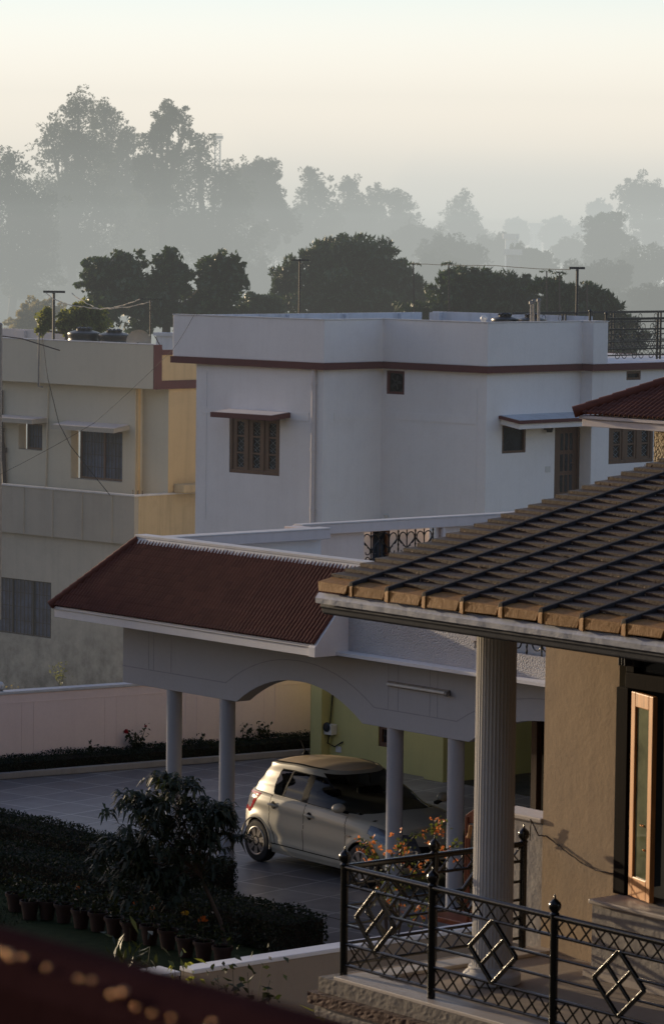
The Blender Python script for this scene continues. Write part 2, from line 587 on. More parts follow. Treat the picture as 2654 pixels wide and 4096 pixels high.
M['car_glass'] = car_glass()
M['tyre'] = simple('tyre_rubber', (0.020, 0.020, 0.020), 0.8, 0, 0.3, 12, 0.2)
M['alloy'] = simple('wheel_alloy', (0.34, 0.31, 0.28), 0.38, 0.6, 0.2, 9)
M['lamp_red'] = simple('red_lamp_lens', (0.45, 0.012, 0.012), 0.12, 0, 0.1, coat=0.6)
M['lamp_clear'] = simple('clear_lamp_lens', (0.52, 0.50, 0.50), 0.10, 0.3, 0.2, coat=0.6)
M['headlamp'] = simple('headlamp_lens', (0.16, 0.17, 0.20), 0.08, 0.4, 0.7, 22, coat=0.8)
M['rail_maroon'] = simple('maroon_rail_paint', (0.030, 0.014, 0.017), 1.0, 0, 0.5, 6, 0.2, 40, spec=0.0)
M['brass'] = simple('brass_ball', (0.80, 0.42, 0.20), 0.20, 1.0, 0.1, 8)
M['bark'] = simple('bark', (0.075, 0.055, 0.042), 0.9, 0, 0.6, 6, 0.8, 16, stretch=(2, 2, 0.4))
M['bark_pale'] = simple('pale_bark', (0.22, 0.20, 0.17), 0.9, 0, 0.5, 3, 0.5, 10)
M['stem'] = simple('green_stem', (0.05, 0.055, 0.025), 0.7, 0, 0.4, 12)
M['wire'] = simple('cable_rubber', (0.02, 0.02, 0.022), 0.8, 0, 0.2, spec=0.2)
M['wire_pale'] = simple('pale_string', (0.45, 0.42, 0.36), 0.7, 0, 0.3)
M['leaf_far'] = leafmat('far_foliage', (0.034, 0.050, 0.030), (0.058, 0.080, 0.042), 0.15, 0.9, 0.35)
M['leaf_far2'] = leafmat('far_olive_foliage', (0.042, 0.052, 0.034), (0.072, 0.082, 0.050), 0.15, 0.9, 0.35)
M['leaf_mango'] = leafmat('dark_broad_foliage', (0.016, 0.036, 0.015), (0.042, 0.080, 0.028), 0.2, 0.5, 0.8)
M['leaf_glossy'] = leafmat('glossy_broad_foliage', (0.015, 0.034, 0.014), (0.042, 0.080, 0.026), 0.22, 0.45, 0.9)
M['leaf_lime'] = leafmat('sunlit_young_foliage', (0.060, 0.085, 0.025), (0.15, 0.18, 0.055), 0.5, 0.4, 1.2)
M['leaf_yellow'] = leafmat('pale_yellow_foliage', (0.11, 0.10, 0.05), (0.20, 0.18, 0.08), 0.5, 0.5, 0.6)
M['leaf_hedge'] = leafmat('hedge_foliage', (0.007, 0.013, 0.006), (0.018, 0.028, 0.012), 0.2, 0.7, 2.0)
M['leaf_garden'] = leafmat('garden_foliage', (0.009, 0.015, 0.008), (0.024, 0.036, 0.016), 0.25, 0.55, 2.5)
M['leaf_bract'] = leafmat('orange_bract', (0.36, 0.085, 0.02), (0.58, 0.17, 0.04), 0.3, 0.5, 9.0, (0.95, 0.35, 0.1))
M['leaf_bush'] = leafmat('bougainvillea_foliage', (0.025, 0.036, 0.014), (0.065, 0.085, 0.028), 0.4, 0.5, 2.0)
M['rose'] = leafmat('red_petal', (0.22, 0.006, 0.012), (0.42, 0.012, 0.022), 0.2, 0.5, 9.0, (0.5, 0.02, 0.03))
M['marigold'] = leafmat('orange_petal', (0.35, 0.07, 0.01), (0.60, 0.15, 0.02), 0.3, 0.6, 9.0, (0.8, 0.25, 0.05))
M['marigold_yellow'] = leafmat('yellow_petal', (0.45, 0.28, 0.01), (0.70, 0.48, 0.03), 0.3, 0.6, 9.0, (0.9, 0.6, 0.1))
M['ground'] = soil('bare_earth', (0.055, 0.050, 0.036), (0.10, 0.09, 0.06), 1.2)
M['soil'] = soil('dark_soil', (0.018, 0.016, 0.012), (0.04, 0.034, 0.025), 5.0)
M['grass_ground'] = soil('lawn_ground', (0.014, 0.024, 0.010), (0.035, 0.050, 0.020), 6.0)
M['hill'] = soil('far_hill', (0.05, 0.06, 0.05), (0.08, 0.09, 0.07), 0.02)

# ------------------------------------------------------------------ foliage
def leaf_quads(cent, nor, length, width, rng, droop=0.0, spread=1.0):
    """One rhombic leaf per centre; returns vertex array (n*4,3)."""
    n = len(cent)
    d = rng.normal(size=(n, 3))
    d[:, 2] -= droop
    d /= np.linalg.norm(d, axis=1)[:, None] + 1e-9
    nn = nor * (1 - 0.55 * spread) + rng.normal(size=(n, 3)) * 0.6 * spread
    s = np.cross(d, nn)
    s /= np.linalg.norm(s, axis=1)[:, None] + 1e-9
    L = (length * (0.6 + 0.8 * rng.random(n)))[:, None]
    W = (width * (0.6 + 0.8 * rng.random(n)))[:, None]
    up = np.cross(s, d)
    V = np.empty((n, 4, 3))
    V[:, 0] = cent - d * L * 0.5
    V[:, 1] = cent + s * W * 0.5 + up * W * 0.12 - d * L * 0.05
    V[:, 2] = cent + d * L * 0.5 - up * L * 0.10
    V[:, 3] = cent - s * W * 0.5 + up * W * 0.12 - d * L * 0.05
    return V.reshape(-1, 3)


def quad_mesh(name, V, mat, parent=None, label=None):
    n = len(V) // 4
    me = bpy.data.meshes.new(name)
    me.vertices.add(n * 4)
    me.vertices.foreach_set('co', V.astype(np.float32).ravel())
    me.loops.add(n * 4)
    me.loops.foreach_set('vertex_index', np.arange(n * 4, dtype=np.int32))
    me.polygons.add(n)
    me.polygons.foreach_set('loop_start', np.arange(0, n * 4, 4, dtype=np.int32))
    me.update(calc_edges=True)
    me.validate()
    me.materials.append(mat)
    o = bpy.data.objects.new(name, me)
    C.objects.link(o)
    if parent is not None: o.parent = parent
    if label: o['label'] = label
    return o


def crown_points(blobs, n, rng, lump=0.34, nl=26, shell=0.45, lumpy=0.22):
    """Points and outward normals in a crown made of ellipsoid limbs, each broken into leaf clumps."""
    vol = np.array([(b[1][0] * b[1][1] * b[1][2]) ** 0.72 for b in blobs])
    vol /= vol.sum()
    P, N = [], []
    for (c, r), share in zip(blobs, vol):
        k = max(40, int(n * share))
        c, r = np.array(c), np.array(r)
        d = rng.normal(size=(nl, 3))
        d /= np.linalg.norm(d, axis=1)[:, None]
        lc = d * (0.72 + lumpy * rng.normal(size=(nl, 1)))
        lr = lump * (0.65 + 0.7 * rng.random(nl))
        i = rng.integers(0, nl, k)
        e = rng.normal(size=(k, 3))
        e /= np.linalg.norm(e, axis=1)[:, None]
        rad = (shell + (1 - shell) * rng.random(k)) ** 0.7
        p = lc[i] + e * (lr[i] * rad)[:, None]
        inner = rng.random(k) < 0.22
        q = rng.normal(size=(k, 3))
        q /= np.linalg.norm(q, axis=1)[:, None]
        p[inner] = (q * (rng.random((k, 1)) ** 0.4) * 0.75)[inner]
        P.append(c + p * r)
        nn = e * 0.7 + p * 0.6
        N.append(nn / (np.linalg.norm(nn, axis=1)[:, None] + 1e-9))
    return np.concatenate(P), np.concatenate(N)


def make_tree(name, label, cat, blobs, base, trunk_r, mat, n, leaf, seed, group=None, aspect=0.5, bark='bark', limbs=True, lump=0.34, nl=26, droop=0.3, shell=0.45, lumpy=0.22, extra=None):
    """blobs and base in world space. thing > trunk, crown."""
    rng = np.random.default_rng(seed)
    base = Vector(base)
    t = thing(name, base, label, cat, group)
    loc = [((Vector(c) - base), r) for c, r in blobs]
    P, N = crown_points([(tuple(c), r) for c, r in loc], n, rng, lump, nl, shell, lumpy)
    V = leaf_quads(P, N, leaf, leaf * aspect, rng, droop)
    quad_mesh('crown', V, mat, t)
    mb = MB()
    low = min(c.z - r[2] * 0.4 for c, r in loc)
    cx = sum(c.x for c, r in loc) / len(loc)
    cy = sum(c.y for c, r in loc) / len(loc)
    fork = Vector((cx * 0.5, cy * 0.5, max(0.3, low)))
    mid = fork * 0.5 + Vector((rng.normal() * trunk_r, rng.normal() * trunk_r, 0))
    mb.tube([(0, 0, -0.05), mid, fork], [trunk_r * 1.25, trunk_r, trunk_r * 0.8], 7)
    if limbs:
        for c, r in loc:
            m1 = fork.lerp(c, 0.5) + Vector((rng.normal(), rng.normal(), rng.normal())) * 0.08 * max(r)
            mb.tube([fork, m1, c, c + Vector((rng.uniform(-.2, .2), rng.uniform(-.2, .2), 0.45)) * r[2]], [trunk_r * 0.7, trunk_r * 0.45, trunk_r * 0.25, trunk_r * 0.06], 5)
            for k in range(5):
                a = c + Vector((rng.normal(), rng.normal(), rng.normal())).normalized().cross(Vector((0, 0, 1))) * 0.2
                e = c + Vector((rng.uniform(-1, 1) * r[0], rng.uniform(-1, 1) * r[1], rng.uniform(-1, 1) * r[2])) * 0.5
                mb.tube([m1.lerp(c, rng.random()), e], [trunk_r * 0.28, trunk_r * 0.06], 4)
    mb.build('trunk', M[bark], t, True)
    return t


def PB(px, py, rx, ry, Y, ry_depth=None):
    """An ellipsoid limb seen at that place and size of the photograph, standing at depth Y."""
    k = Y / FPX
    return (tuple(PY(px, py, Y)), (rx * k, (ry_depth or rx) * k, ry * k))
# ------------------------------------------------------------------ light and sky
SUN_EL = math.radians(6.2)
SUN_AZ = math.atan2(-0.713, 0.701)          # measured from +Y towards +X
sun_vec = Vector((math.sin(SUN_AZ) * math.cos(SUN_EL), math.cos(SUN_AZ) * math.cos(SUN_EL), math.sin(SUN_EL)))
ld = bpy.data.lights.new('sun', 'SUN')
ld.energy = 5.0
ld.angle = math.radians(0.55)
ld.color = (1.0, 0.79, 0.52)
lo = bpy.data.objects.new('sun', ld)
C.objects.link(lo)
lo.location = (-60, 60, 40)
lo.rotation_euler = sun_vec.to_track_quat('Z', 'Y').to_euler()

W = bpy.data.worlds.new('World')
S.world = W
W.use_nodes = True
nt = W.node_tree
nt.nodes.clear()
wo = nt.nodes.new('ShaderNodeOutputWorld')
bg = nt.nodes.new('ShaderNodeBackground')
sky = nt.nodes.new('ShaderNodeTexSky')
sky.sky_type = 'NISHITA'
sky.sun_disc = False
sky.sun_elevation = SUN_EL
sky.sun_rotation = SUN_AZ
sky.altitude = 400
sky.air_density = 1.0
sky.dust_density = 1.6
sky.ozone_density = 1.5
bg.inputs['Strength'].default_value = 0.15
# morning haze in the air: the low sky is milky, the rest is the plain sky
tc = nt.nodes.new('ShaderNodeTexCoord')
sp = nt.nodes.new('ShaderNodeSeparateXYZ')
lk(nt, tc.outputs['Generated'], sp.inputs[0])
low = ramp(nt, sp.outputs['Z'], [(0.0, (15.0, 12.4, 9.6)), (0.022, (12.6, 11.0, 9.2)), (0.045, (8.9, 8.8, 8.1)), (0.07, (6.2, 7.2, 7.2)), (0.125, (5.6, 6.8, 7.2)), (0.30, (3.6, 3.9, 4.4))])
amt = ramp(nt, sp.outputs['Z'], [(0.0, 0.92), (0.12, 0.90), (0.42, 0.0)])
# the milky band lies on the sun's side of the sky
dt = nt.nodes.new('ShaderNodeVectorMath')
dt.operation = 'DOT_PRODUCT'
lk(nt, tc.outputs['Generated'], dt.inputs[0])
dt.inputs[1].default_value = (-0.35, 0.93, 0.0)
side = ramp(nt, mathn(nt, 'MULTIPLY_ADD', dt.outputs['Value'], 0.5, 0.5), [(0.72, 0.0), (0.97, 1.0)])
tint = mixc(nt, 1.0, sky.outputs[0], (1.74, 1.48, 1.62), 'MULTIPLY')
lk(nt, mixc(nt, mathn(nt, 'MULTIPLY', amt, side), tint, low), bg.inputs['Color'])
lk(nt, bg.outputs[0], wo.inputs['Surface'])

# ------------------------------------------------------------------ shared building parts
def lattice_window(parent, frame_y, x0, x1, z0, z1, axis='y', sashes=3, depth=0.09, rows=3, name='window', matw='wood_dark'):
    """Wooden window with diamond lattice; front of the frame at frame_y, built on the wall's own axis."""
    def pt(u, d, z): return (u, frame_y + d, z) if axis == 'y' else (frame_y - d, u, z)

    def bx(mb, u0, u1, a, b, d0, d1):
        p, q = pt(u0, d0, a), pt(u1, d1, b)
        mb.box(min(p[0], q[0]), max(p[0], q[0]), min(p[1], q[1]), max(p[1], q[1]), a, b)
    fr = MB()
    fw = 0.075
    bx(fr, x0, x1, z0, z0 + fw, 0, depth)
    bx(fr, x0, x1, z1 - fw, z1, 0, depth)
    bx(fr, x0, x0 + fw, z0 + fw, z1 - fw, 0, depth)
    bx(fr, x1 - fw, x1, z0 + fw, z1 - fw, 0, depth)
    step = (x1 - x0 - fw) / sashes
    for k in range(1, sashes):
        bx(fr, x0 + k * step, x0 + k * step + fw, z0 + fw, z1 - fw, 0.002, depth)
    w = fr.build(name, M[matw], parent, bevel=0.006)
    for k in range(sashes):
        a, b = x0 + fw + k * step, x0 + (k + 1) * step
        s = MB()
        sw = 0.115
        bx(s, a, a + sw, z0 + fw, z1 - fw, 0.02, 0.06)
        bx(s, b - sw * 0.55, b, z0 + fw, z1 - fw, 0.02, 0.06)
        hh = (z1 - z0 - 2 * fw) / rows
        for r in range(rows + 1):
            zz = z0 + fw + r * hh
            t = 0.05 if r in (0, rows) else 0.018
            bx(s, a + sw, b - sw * 0.55, max(z0 + fw, zz - t), min(z1 - fw, zz + t), 0.022, 0.058)
        s.build('sash', M[matw], w)
        g = MB()
        bx(g, a + 0.01, b - 0.01, z0 + fw, z1 - fw, 0.062, 0.075)
        g.build('pane', M['glass'], w)
        la = MB()
        ga, gb = a + sw + 0.005, b - sw * 0.55 - 0.005
        for r in range(rows):
            za, zb = z0 + fw + r * hh + 0.04, z0 + fw + (r + 1) * hh - 0.04
            gw = gb - ga
            hz = (zb - za) / 2
            for q in range(2):
                zc = za + q * hz
                la.bar(pt(ga, 0.05, zc), pt(gb, 0.05, zc + hz), 0.010, 0.010, (1, 0, 0) if axis == 'y' else (0, 1, 0))
                la.bar(pt(gb, 0.05, zc), pt(ga, 0.05, zc + hz), 0.010, 0.010, (1, 0, 0) if axis == 'y' else (0, 1, 0))
            la.bar(pt((ga + gb) / 2, 0.05, za), pt(ga, 0.05, za + hz / 2), 0.012, 0.012, (1, 0, 0))
        la.build('grille', M['lattice'], w)
    return w


def plain_window(parent, c, u0, u1, z0, z1, axis='y', mat='glass_blue', frame='wood_dark', fw=0.05, bars=6, sashes=2, name='window'):
    def bx(mb, a0, a1, b0, b1, d0, d1):
        if axis == 'y': mb.box(a0, a1, c + d0, c + d1, b0, b1)
        else: mb.box(c - d1, c - d0, a0, a1, b0, b1)
    f = MB()
    bx(f, u0, u1, z0, z0 + fw, 0, 0.07)
    bx(f, u0, u1, z1 - fw, z1, 0, 0.07)
    bx(f, u0, u0 + fw, z0 + fw, z1 - fw, 0, 0.07)
    bx(f, u1 - fw, u1, z0 + fw, z1 - fw, 0, 0.07)
    for k in range(1, sashes):
        u = u0 + (u1 - u0) * k / sashes
        bx(f, u - fw / 2, u + fw / 2, z0 + fw, z1 - fw, 0.003, 0.07)
    w = f.build(name, M[frame], parent)
    p = MB()
    bx(p, u0 + fw * 0.5, u1 - fw * 0.5, z0 + fw * 0.5, z1 - fw * 0.5, 0.045, 0.06)
    p.build('pane', M[mat], w)
    if bars:
        g = MB()
        for k in range(1, bars):
            u = u0 + (u1 - u0) * k / bars
            bx(g, u - 0.005, u + 0.005, z0 + fw, z1 - fw, 0.015, 0.03)
        nh = max(2, int((z1 - z0) / 0.28))
        for k in range(1, nh):
            z = z0 + (z1 - z0) * k / nh
            bx(g, u0 + fw, u1 - fw, z - 0.006, z + 0.006, 0.012, 0.014)
        g.build('grille', M['iron_dull'], w)
    return w


def chajja(parent, xa, xb, xfa, xfb, ywall, yfront, zb, zf, th, mat_top, mat_edge):
    """Sloping concrete sunshade over a window: xa..xb on the wall, xfa..xfb at the front edge."""
    mb = MB()
    mb.hexa([(xfa, yfront, zf - th), (xfb, yfront, zf - th), (xb, ywall, zb - th), (xa, ywall, zb - th),
             (xfa, yfront, zf), (xfb, yfront, zf), (xb, ywall, zb), (xa, ywall, zb)])
    o = mb.build('sunshade', M[mat_edge], parent)
    t = MB()
    e = 0.035
    t.hexa([(xfa + e, yfront + e, zf + 0.001), (xfb - e, yfront + e, zf + 0.001), (xb - e, ywall, zb + 0.001), (xa + e, ywall, zb + 0.001),
            (xfa + e, yfront + e, zf + 0.012), (xfb - e, yfront + e, zf + 0.012), (xb - e, ywall, zb + 0.012), (xa + e, ywall, zb + 0.012)])
    t.build('sunshade_top', M[mat_top], o)
    return o


def offset_ring(mb, poly, z0, z1, out0, out1):
    """Upright band following a plan outline (counter-clockwise seen from above), between two offsets."""
    n = len(poly)

    def off(k, d):
        p0, p1, p2 = (Vector((*poly[(k + j) % n], 0)) for j in (-1, 0, 1))
        a, b = (p1 - p0).normalized(), (p2 - p1).normalized()
        na, nb = Vector((a.y, -a.x, 0)), Vector((b.y, -b.x, 0))
        m = (na + nb)
        m = m / max(0.2, m.dot(na))
        return p1 + m * d
    for k in range(n):
        a0, a1 = off(k, out0), off(k, out1)
        b0, b1 = off((k + 1) % n, out0), off((k + 1) % n, out1)
        q = [a0, b0, b1, a1]
        mb.hexa([(p.x, p.y, z0) for p in q] + [(p.x, p.y, z1) for p in q])
    return mb


# ================================================================== WHITE HOUSE
P0 = PY(1295, 1480, 70)
WH = Frame((P0.x, P0.y, 0), 46.0)
wh = thing('white_house', None, 'two-storey white house with maroon band, flat parapet and one lattice window', 'house', frame=WH)
z_top = WH.onY(1295, 1281)[1]
z_bt = WH.onY(1295, 1453)[1]
z_bb = WH.onY(1295, 1480)[1]
xl = WH.onY(692, 1300)[0]
xw = WH.onY(772, 1600)[0]
y1 = WH.onX(1531, 1300, 0)[0]
x3 = WH.onY(1949, 1400, y1)[0]
y3 = WH.onX(2325, 1400, x3)[0]
x4 = WH.onY(2371, 1400, y3)[0]
y4 = WH.onX(2430, 1350, x4)[0]
yend = y4 + 5.5
rec = 0.09
GZ = -2.0
poly = [(xl, 0), (0, 0), (0, y1), (x3, y1), (x3, y3), (x4, y3), (x4, yend), (xl, yend)]

# window and opening rectangles on the walls
def rectY(F, y, pa, pb, qa, qb):      # px range, py range -> x0,x1,z0,z1 on plane y
    pm, qm = (pa + pb) / 2, (qa + qb) / 2
    return (F.onY(pa, qm, y)[0], F.onY(pb, qm, y)[0], F.onY(pm, qb, y)[1], F.onY(pm, qa, y)[1])


def rectX(F, x, pa, pb, qa, qb):
    pm, qm = (pa + pb) / 2, (qa + qb) / 2
    return (F.onX(pa, qm, x)[0], F.onX(pb, qm, x)[0], F.onX(pm, qb, x)[1], F.onX(pm, qa, x)[1])


w1 = rectY(WH, rec, 917, 1118, 1665, 1897)
fan = rectY(WH, y1 + rec, 1545, 1616, 1483, 1577)
w2 = rectX(WH, x3 - rec, 2006, 2101, 1700, 1812)
dr = rectX(WH, x3 - rec, 2215, 2322, 1690, 2050)
w3 = rectX(WH, x4 - rec, 2432, 2610, 1700, 1852)
vt = rectX(WH, x4 - rec, 2503, 2560, 1484, 1520)
mb = MB()
mb.wall_y(rec, xw, -rec, GZ, z_bb, [w1], 0.10)
mb.wall_x(-rec, rec, y1 + rec, GZ, z_bb)
mb.wall_y(y1 + rec, -rec, x3 - rec, GZ, z_bb, [fan], 0.12)
mb.wall_x(x3 - rec, y1 + rec, y3 + rec, GZ, z_bb, [w2, dr], 0.10)
mb.wall_y(y3 + rec, x3 - rec, x4 - rec, GZ, z_bb)
mb.wall_x(x4 - rec, y3 + rec, yend, GZ, z_bb, [w3, vt], 0.10)
mb.face([(xw, rec, GZ), (xw, rec, z_bb), (xw, yend, z_bb), (xw, yend, GZ)])
mb.face([(xw, yend, GZ), (xw, yend, z_bb), (x4 - rec, yend, z_bb), (x4 - rec, yend, GZ)])
mb.build('wall', M['white'], wh, recalc=False)
sl = MB()
sl.prism([(p[0], p[1]) for p in poly], 'z', z_bb + 0.004, z_bt - 0.01)
sl.build('roof_slab', M['white'], wh)
bd = MB()
offset_ring(bd, poly, z_bb, z_bt, -0.12, 0.035)
bd.build('maroon_band', M['maroon'], wh)
# parapet: open on the right beyond y4
par = MB()
t = 0.13
par.prism([(xl, 0), (0, 0), (0, y1), (x3, y1), (x3, y3), (x4, y3), (x4, y4), (x4 - t, y4), (x4 - t, y3 + t), (x3 - t, y3 + t), (x3 - t, y1 + t),
           (-t, y1 + t), (-t, t), (xl, t)], 'z', z_bt, z_top)
par.build('parapet', M['white'], wh, bevel=0.012)
yb_ = WH.onX(1669, 1247, xl)[0]
sp_ = MB()
sp_.box(xl, xl + t, t + 0.002, yb_, z_bt, z_top)
for k in range(4):
    yy = t + (yb_ - t) * (k + 0.75) / 4.2
    sp_.box(xl + t, xl + t + 0.10, yy, yy + 0.35, z_bt, z_top - 0.02)
sp_.build('side_parapet', M['inside'], wh)
yk = yb_ + 0.5
xk0 = WH.onY(1728, 1250, yk)[0]
xk1 = WH.onY(2352, 1270, yk)[0]
bp = MB()
bp.box(xk0, xk1, yk, yk + t, z_bt, WH.onY(1900, 1251, yk)[1])
bp.box(xk0, xk0 + 0.3, yk - 0.10, yk - 0.001, z_bt, WH.onY(1900, 1251, yk)[1] - 0.02)
bp.build('back_parapet', M['inside'], wh)
# coping line that catches the light
cp_ = MB()
cp_.box(xl - 0.01, 0.012, -0.012, t + 0.01, z_top, z_top + 0.02)
cp_.box(-t, 0.012, t + 0.01, y1 - 0.012, z_top, z_top + 0.02)
cp_.box(-t, x3 + 0.012, y1 - 0.012, y1 + t + 0.01, z_top, z_top + 0.02)
cp_.box(x3 - t, x3 + 0.012, y1 + t + 0.01, y3 - 0.012, z_top, z_top + 0.02)
cp_.box(x3 - t, x4 + 0.012, y3 - 0.012, y4 + 0.01, z_top, z_top + 0.02)
cp_.build('coping', M['coping'], wh)
# shallow plaster bands on the walls
gv = MB()
for (pa, pb, q0, q1) in ((810, 895, 1628, 1652), (1140, 1235, 1646, 1680)):
    a = WH.onY(pa, (q0 + q1) / 2, rec)
    b = WH.onY(pb, (q0 + q1) / 2, rec)
    z0_, z1_ = WH.onY(pa, q1, rec)[1], WH.onY(pa, q0, rec)[1]
    gv.box(a[0], b[0], rec - 0.012, rec, z0_, z1_)
a, b = WH.onY(1545, 1660, y1 + rec)[0], WH.onY(1905, 1660, y1 + rec)[0]
zg0, zg1 = WH.onY(1700, 1686, y1 + rec)[1], WH.onY(1700, 1655, y1 + rec)[1]
gv.box(a, b, y1 + rec - 0.012, y1 + rec, zg0, zg1)
gv.box(-rec, -rec + 0.012, rec + 0.30, y1 - 0.1, zg0, zg1)
gv.box(b, b + 0.012, y1 + rec - 0.008, y1 + rec, 3.2, z_bb - 0.3)
gv.box(xw + 0.30, xw + 0.312, rec - 0.008, rec, 3.0, z_bb - 0.15)
gv.build('plaster_groove', M['white'], wh)
lattice_window(wh, rec + 0.012, *w1)
ca = WH.onY(901, 1636, rec)
cb = WH.onY(1136, 1647, rec)
fa_ = WH.onY(841, 1649, rec - 0.55)
fb_ = WH.onY(1078, 1662, rec - 0.55)
chajja(wh, fa_[0], fb_[0] + 0.05, fa_[0], fb_[0] + 0.05, rec - 0.001, rec - 0.55, (ca[1] + cb[1]) / 2, (fa_[1] + fb_[1]) / 2, 0.10, 'white_warm', 'maroon')
# exhaust fan opening
f = MB()
x0, x1, z0, z1 = fan
for q in ((x0, x1, z0, z0 + 0.05), (x0, x1, z1 - 0.05, z1), (x0, x0 + 0.05, z0 + 0.05, z1 - 0.05), (x1 - 0.05, x1, z0 + 0.05, z1 - 0.05)):
    f.box(q[0], q[1], y1 + rec + 0.01, y1 + rec + 0.08, q[2], q[3])
fr = f.build('exhaust_fan', M['maroon'], wh)
f = MB()
f.box(x0 + 0.05, x1 - 0.05, y1 + rec + 0.06, y1 + rec + 0.075, z0 + 0.05, z1 - 0.05)
f.build('fan_plate', M['iron_dull'], fr)
f = MB()
cx_, cz_ = (x0 + x1) / 2, (z0 + z1) / 2
f.lathe([(0.001, 0), (0.15, 0), (0.17, 0.02), (0.17, 0.03)], (cx_, y1 + rec + 0.03, cz_), 20, 'y')
f.build('fan_duct', M['black_hole'], fr)
f = MB()
for k in range(5):
    a = 2 * PI * k / 5
    f.bar((cx_ + 0.02 * math.cos(a), y1 + rec + 0.024, cz_ + 0.02 * math.sin(a)), (cx_ + 0.145 * math.cos(a), y1 + rec + 0.024, cz_ + 0.145 * math.sin(a)), 0.06, 0.004, (0.3, 1, 0.2))
f.build('fan_blade', M['iron_dull'], fr)
# rain pipe
px_, pz_ = WH.onY(1251, 1800, rec - 0.05)
pp = MB()
pp.tube([(px_, rec - 0.05, z_bb), (px_, rec - 0.05, 2.6)], 0.045, 10)
for zz in (5.9, 4.6, 3.4):
    pp.lathe([(0.046, -0.03), (0.058, -0.03), (0.058, 0.03), (0.046, 0.03)], (px_, rec - 0.05, zz), 10)
pp.build('rain_pipe', M['white_warm'], wh, True)
# porch canopy over the side door
cy0 = WH.onX(1999, 1660, x3 - rec)[0]
pr = WH.onY(2076, 1684, cy0)[0]
zc1 = WH.onX(2200, 1654, x3 - rec)[1]
zc0 = WH.onX(2290, 1674, pr)[1]
ye = y3 + 0.05
cn = MB()
cn.hexa([(x3 - rec, cy0, zc1 - 0.17), (pr, cy0, zc0 - 0.17), (pr, ye, zc0 - 0.17), (x3 - rec, ye, zc1 - 0.17),
         (x3 - rec, cy0, zc1 - 0.06), (pr, cy0, zc0 - 0.06), (pr, ye, zc0 - 0.06), (x3 - rec, ye, zc1 - 0.06)])
cno = cn.build('porch_canopy', M['white'], wh, bevel=0.01)
cn = MB()
cn.hexa([(x3 - rec, cy0 - 0.05, zc1 - 0.058), (pr + 0.05, cy0 - 0.05, zc0 - 0.058), (pr + 0.05, ye, zc0 - 0.058), (x3 - rec, ye, zc1 - 0.058),
         (x3 - rec, cy0 - 0.05, zc1), (pr + 0.05, cy0 - 0.05, zc0), (pr + 0.05, ye, zc0), (x3 - rec, ye, zc1)])
cn.build('canopy_edge', M['maroon'], cno)
cn = MB()
cn.hexa([(x3 - rec, cy0, zc1 + 0.002), (pr, cy0, zc0 + 0.002), (pr, ye, zc0 + 0.002), (x3 - rec, ye, zc1 + 0.002),
         (x3 - rec, cy0, zc1 + 0.012), (pr, cy0, zc0 + 0.012), (pr, ye, zc0 + 0.012), (x3 - rec, ye, zc1 + 0.012)])
cn.build('canopy_top', M['inside'], cno)
plain_window(wh, x3 - rec - 0.01, *w2, axis='x', mat='glass', bars=0, sashes=1)
# door with three by four panels
dm = MB()
d0, d1, e0, e1 = dr
dm.box(x3 - rec - 0.06, x3 - rec - 0.01, d0, d0 + 0.1, e0, e1)
dm.box(x3 - rec - 0.06, x3 - rec - 0.01, d1 - 0.1, d1, e0, e1)
dm.box(x3 - rec - 0.06, x3 - rec - 0.01, d0 + 0.1, d1 - 0.1, e1 - 0.1, e1)
df = dm.build('door', M['wood_dark'], wh)
dm = MB()
dm.box(x3 - rec - 0.09, x3 - rec - 0.05, d0 + 0.1, d1 - 0.1, e0, e1 - 0.1)
dm.build('door_leaf', M['wood_dark'], df)
dm = MB()
for i in range(3):
    for j in range(5):
        u0 = d0 + 0.2 + i * (d1 - d0 - 0.4) / 3 + 0.03
        u1 = d0 + 0.2 + (i + 1) * (d1 - d0 - 0.4) / 3 - 0.03
        v1 = e1 - 0.22 - j * 0.42
        v0 = v1 - 0.34
        if v0 < e0: continue
        dm.box(x3 - rec - 0.052, x3 - rec - 0.046, u0, u1, v0, v1)
dm.build('pane', M['glass'], df)
lattice_window(wh, x4 - rec - 0.012, *w3, axis='x', rows=2)
plain_window(wh, x4 - rec - 0.01, *vt, axis='x', mat='glass', bars=0, sashes=1)
ly, lz = WH.onX(2179, 1710, x3 - rec)
lm = MB()
lm.box(x3 - rec, x3 - rec + 0.05, ly - 0.05, ly + 0.05, lz - 0.04, lz + 0.06)
lm.lathe([(0.055, -0.09), (0.075, -0.02), (0.08, 0.05), (0.05, 0.08)], (x3 - rec + 0.11, ly, lz), 10)
lm.build('wall_lamp', M['iron_dull'], wh)
ly, lz = WH.onX(2188, 1877, x3 - rec)
lm = MB()
lm.box(x3 - rec, x3 - rec + 0.015, ly - 0.07, ly + 0.07, lz - 0.06, lz + 0.06)
lm.build('switch_plate', M['plastic_white'], wh)
ox, oz = WH.onY(1561, 2062, y1 + rec)
lm = MB()
lm.tube([(ox, y1 + rec, oz - 0.08), (ox, y1 + rec - 0.12, oz - 0.06), (ox, y1 + rec - 0.14, oz + 0.03)], 0.05, 12)
lm.build('pipe_outlet', M['plastic_white'], wh, True)


# roof railing of the white house (a fence of its own)
def scroll(mb, c, r, axis, start, turns=1.35, sgn=1, th=0.008):
    pts = []
    for k in range(18):
        t_ = k / 17
        a = start + sgn * turns * 2 * PI * t_
        rr = r * (1 - 0.78 * t_)
        u, w = rr * math.cos(a), rr * math.sin(a)
        pts.append((c[0], c[1] + u, c[2] + w) if axis == 'x' else (c[0] + u, c[1], c[2] + w))
    mb.tube(pts, th, 5)


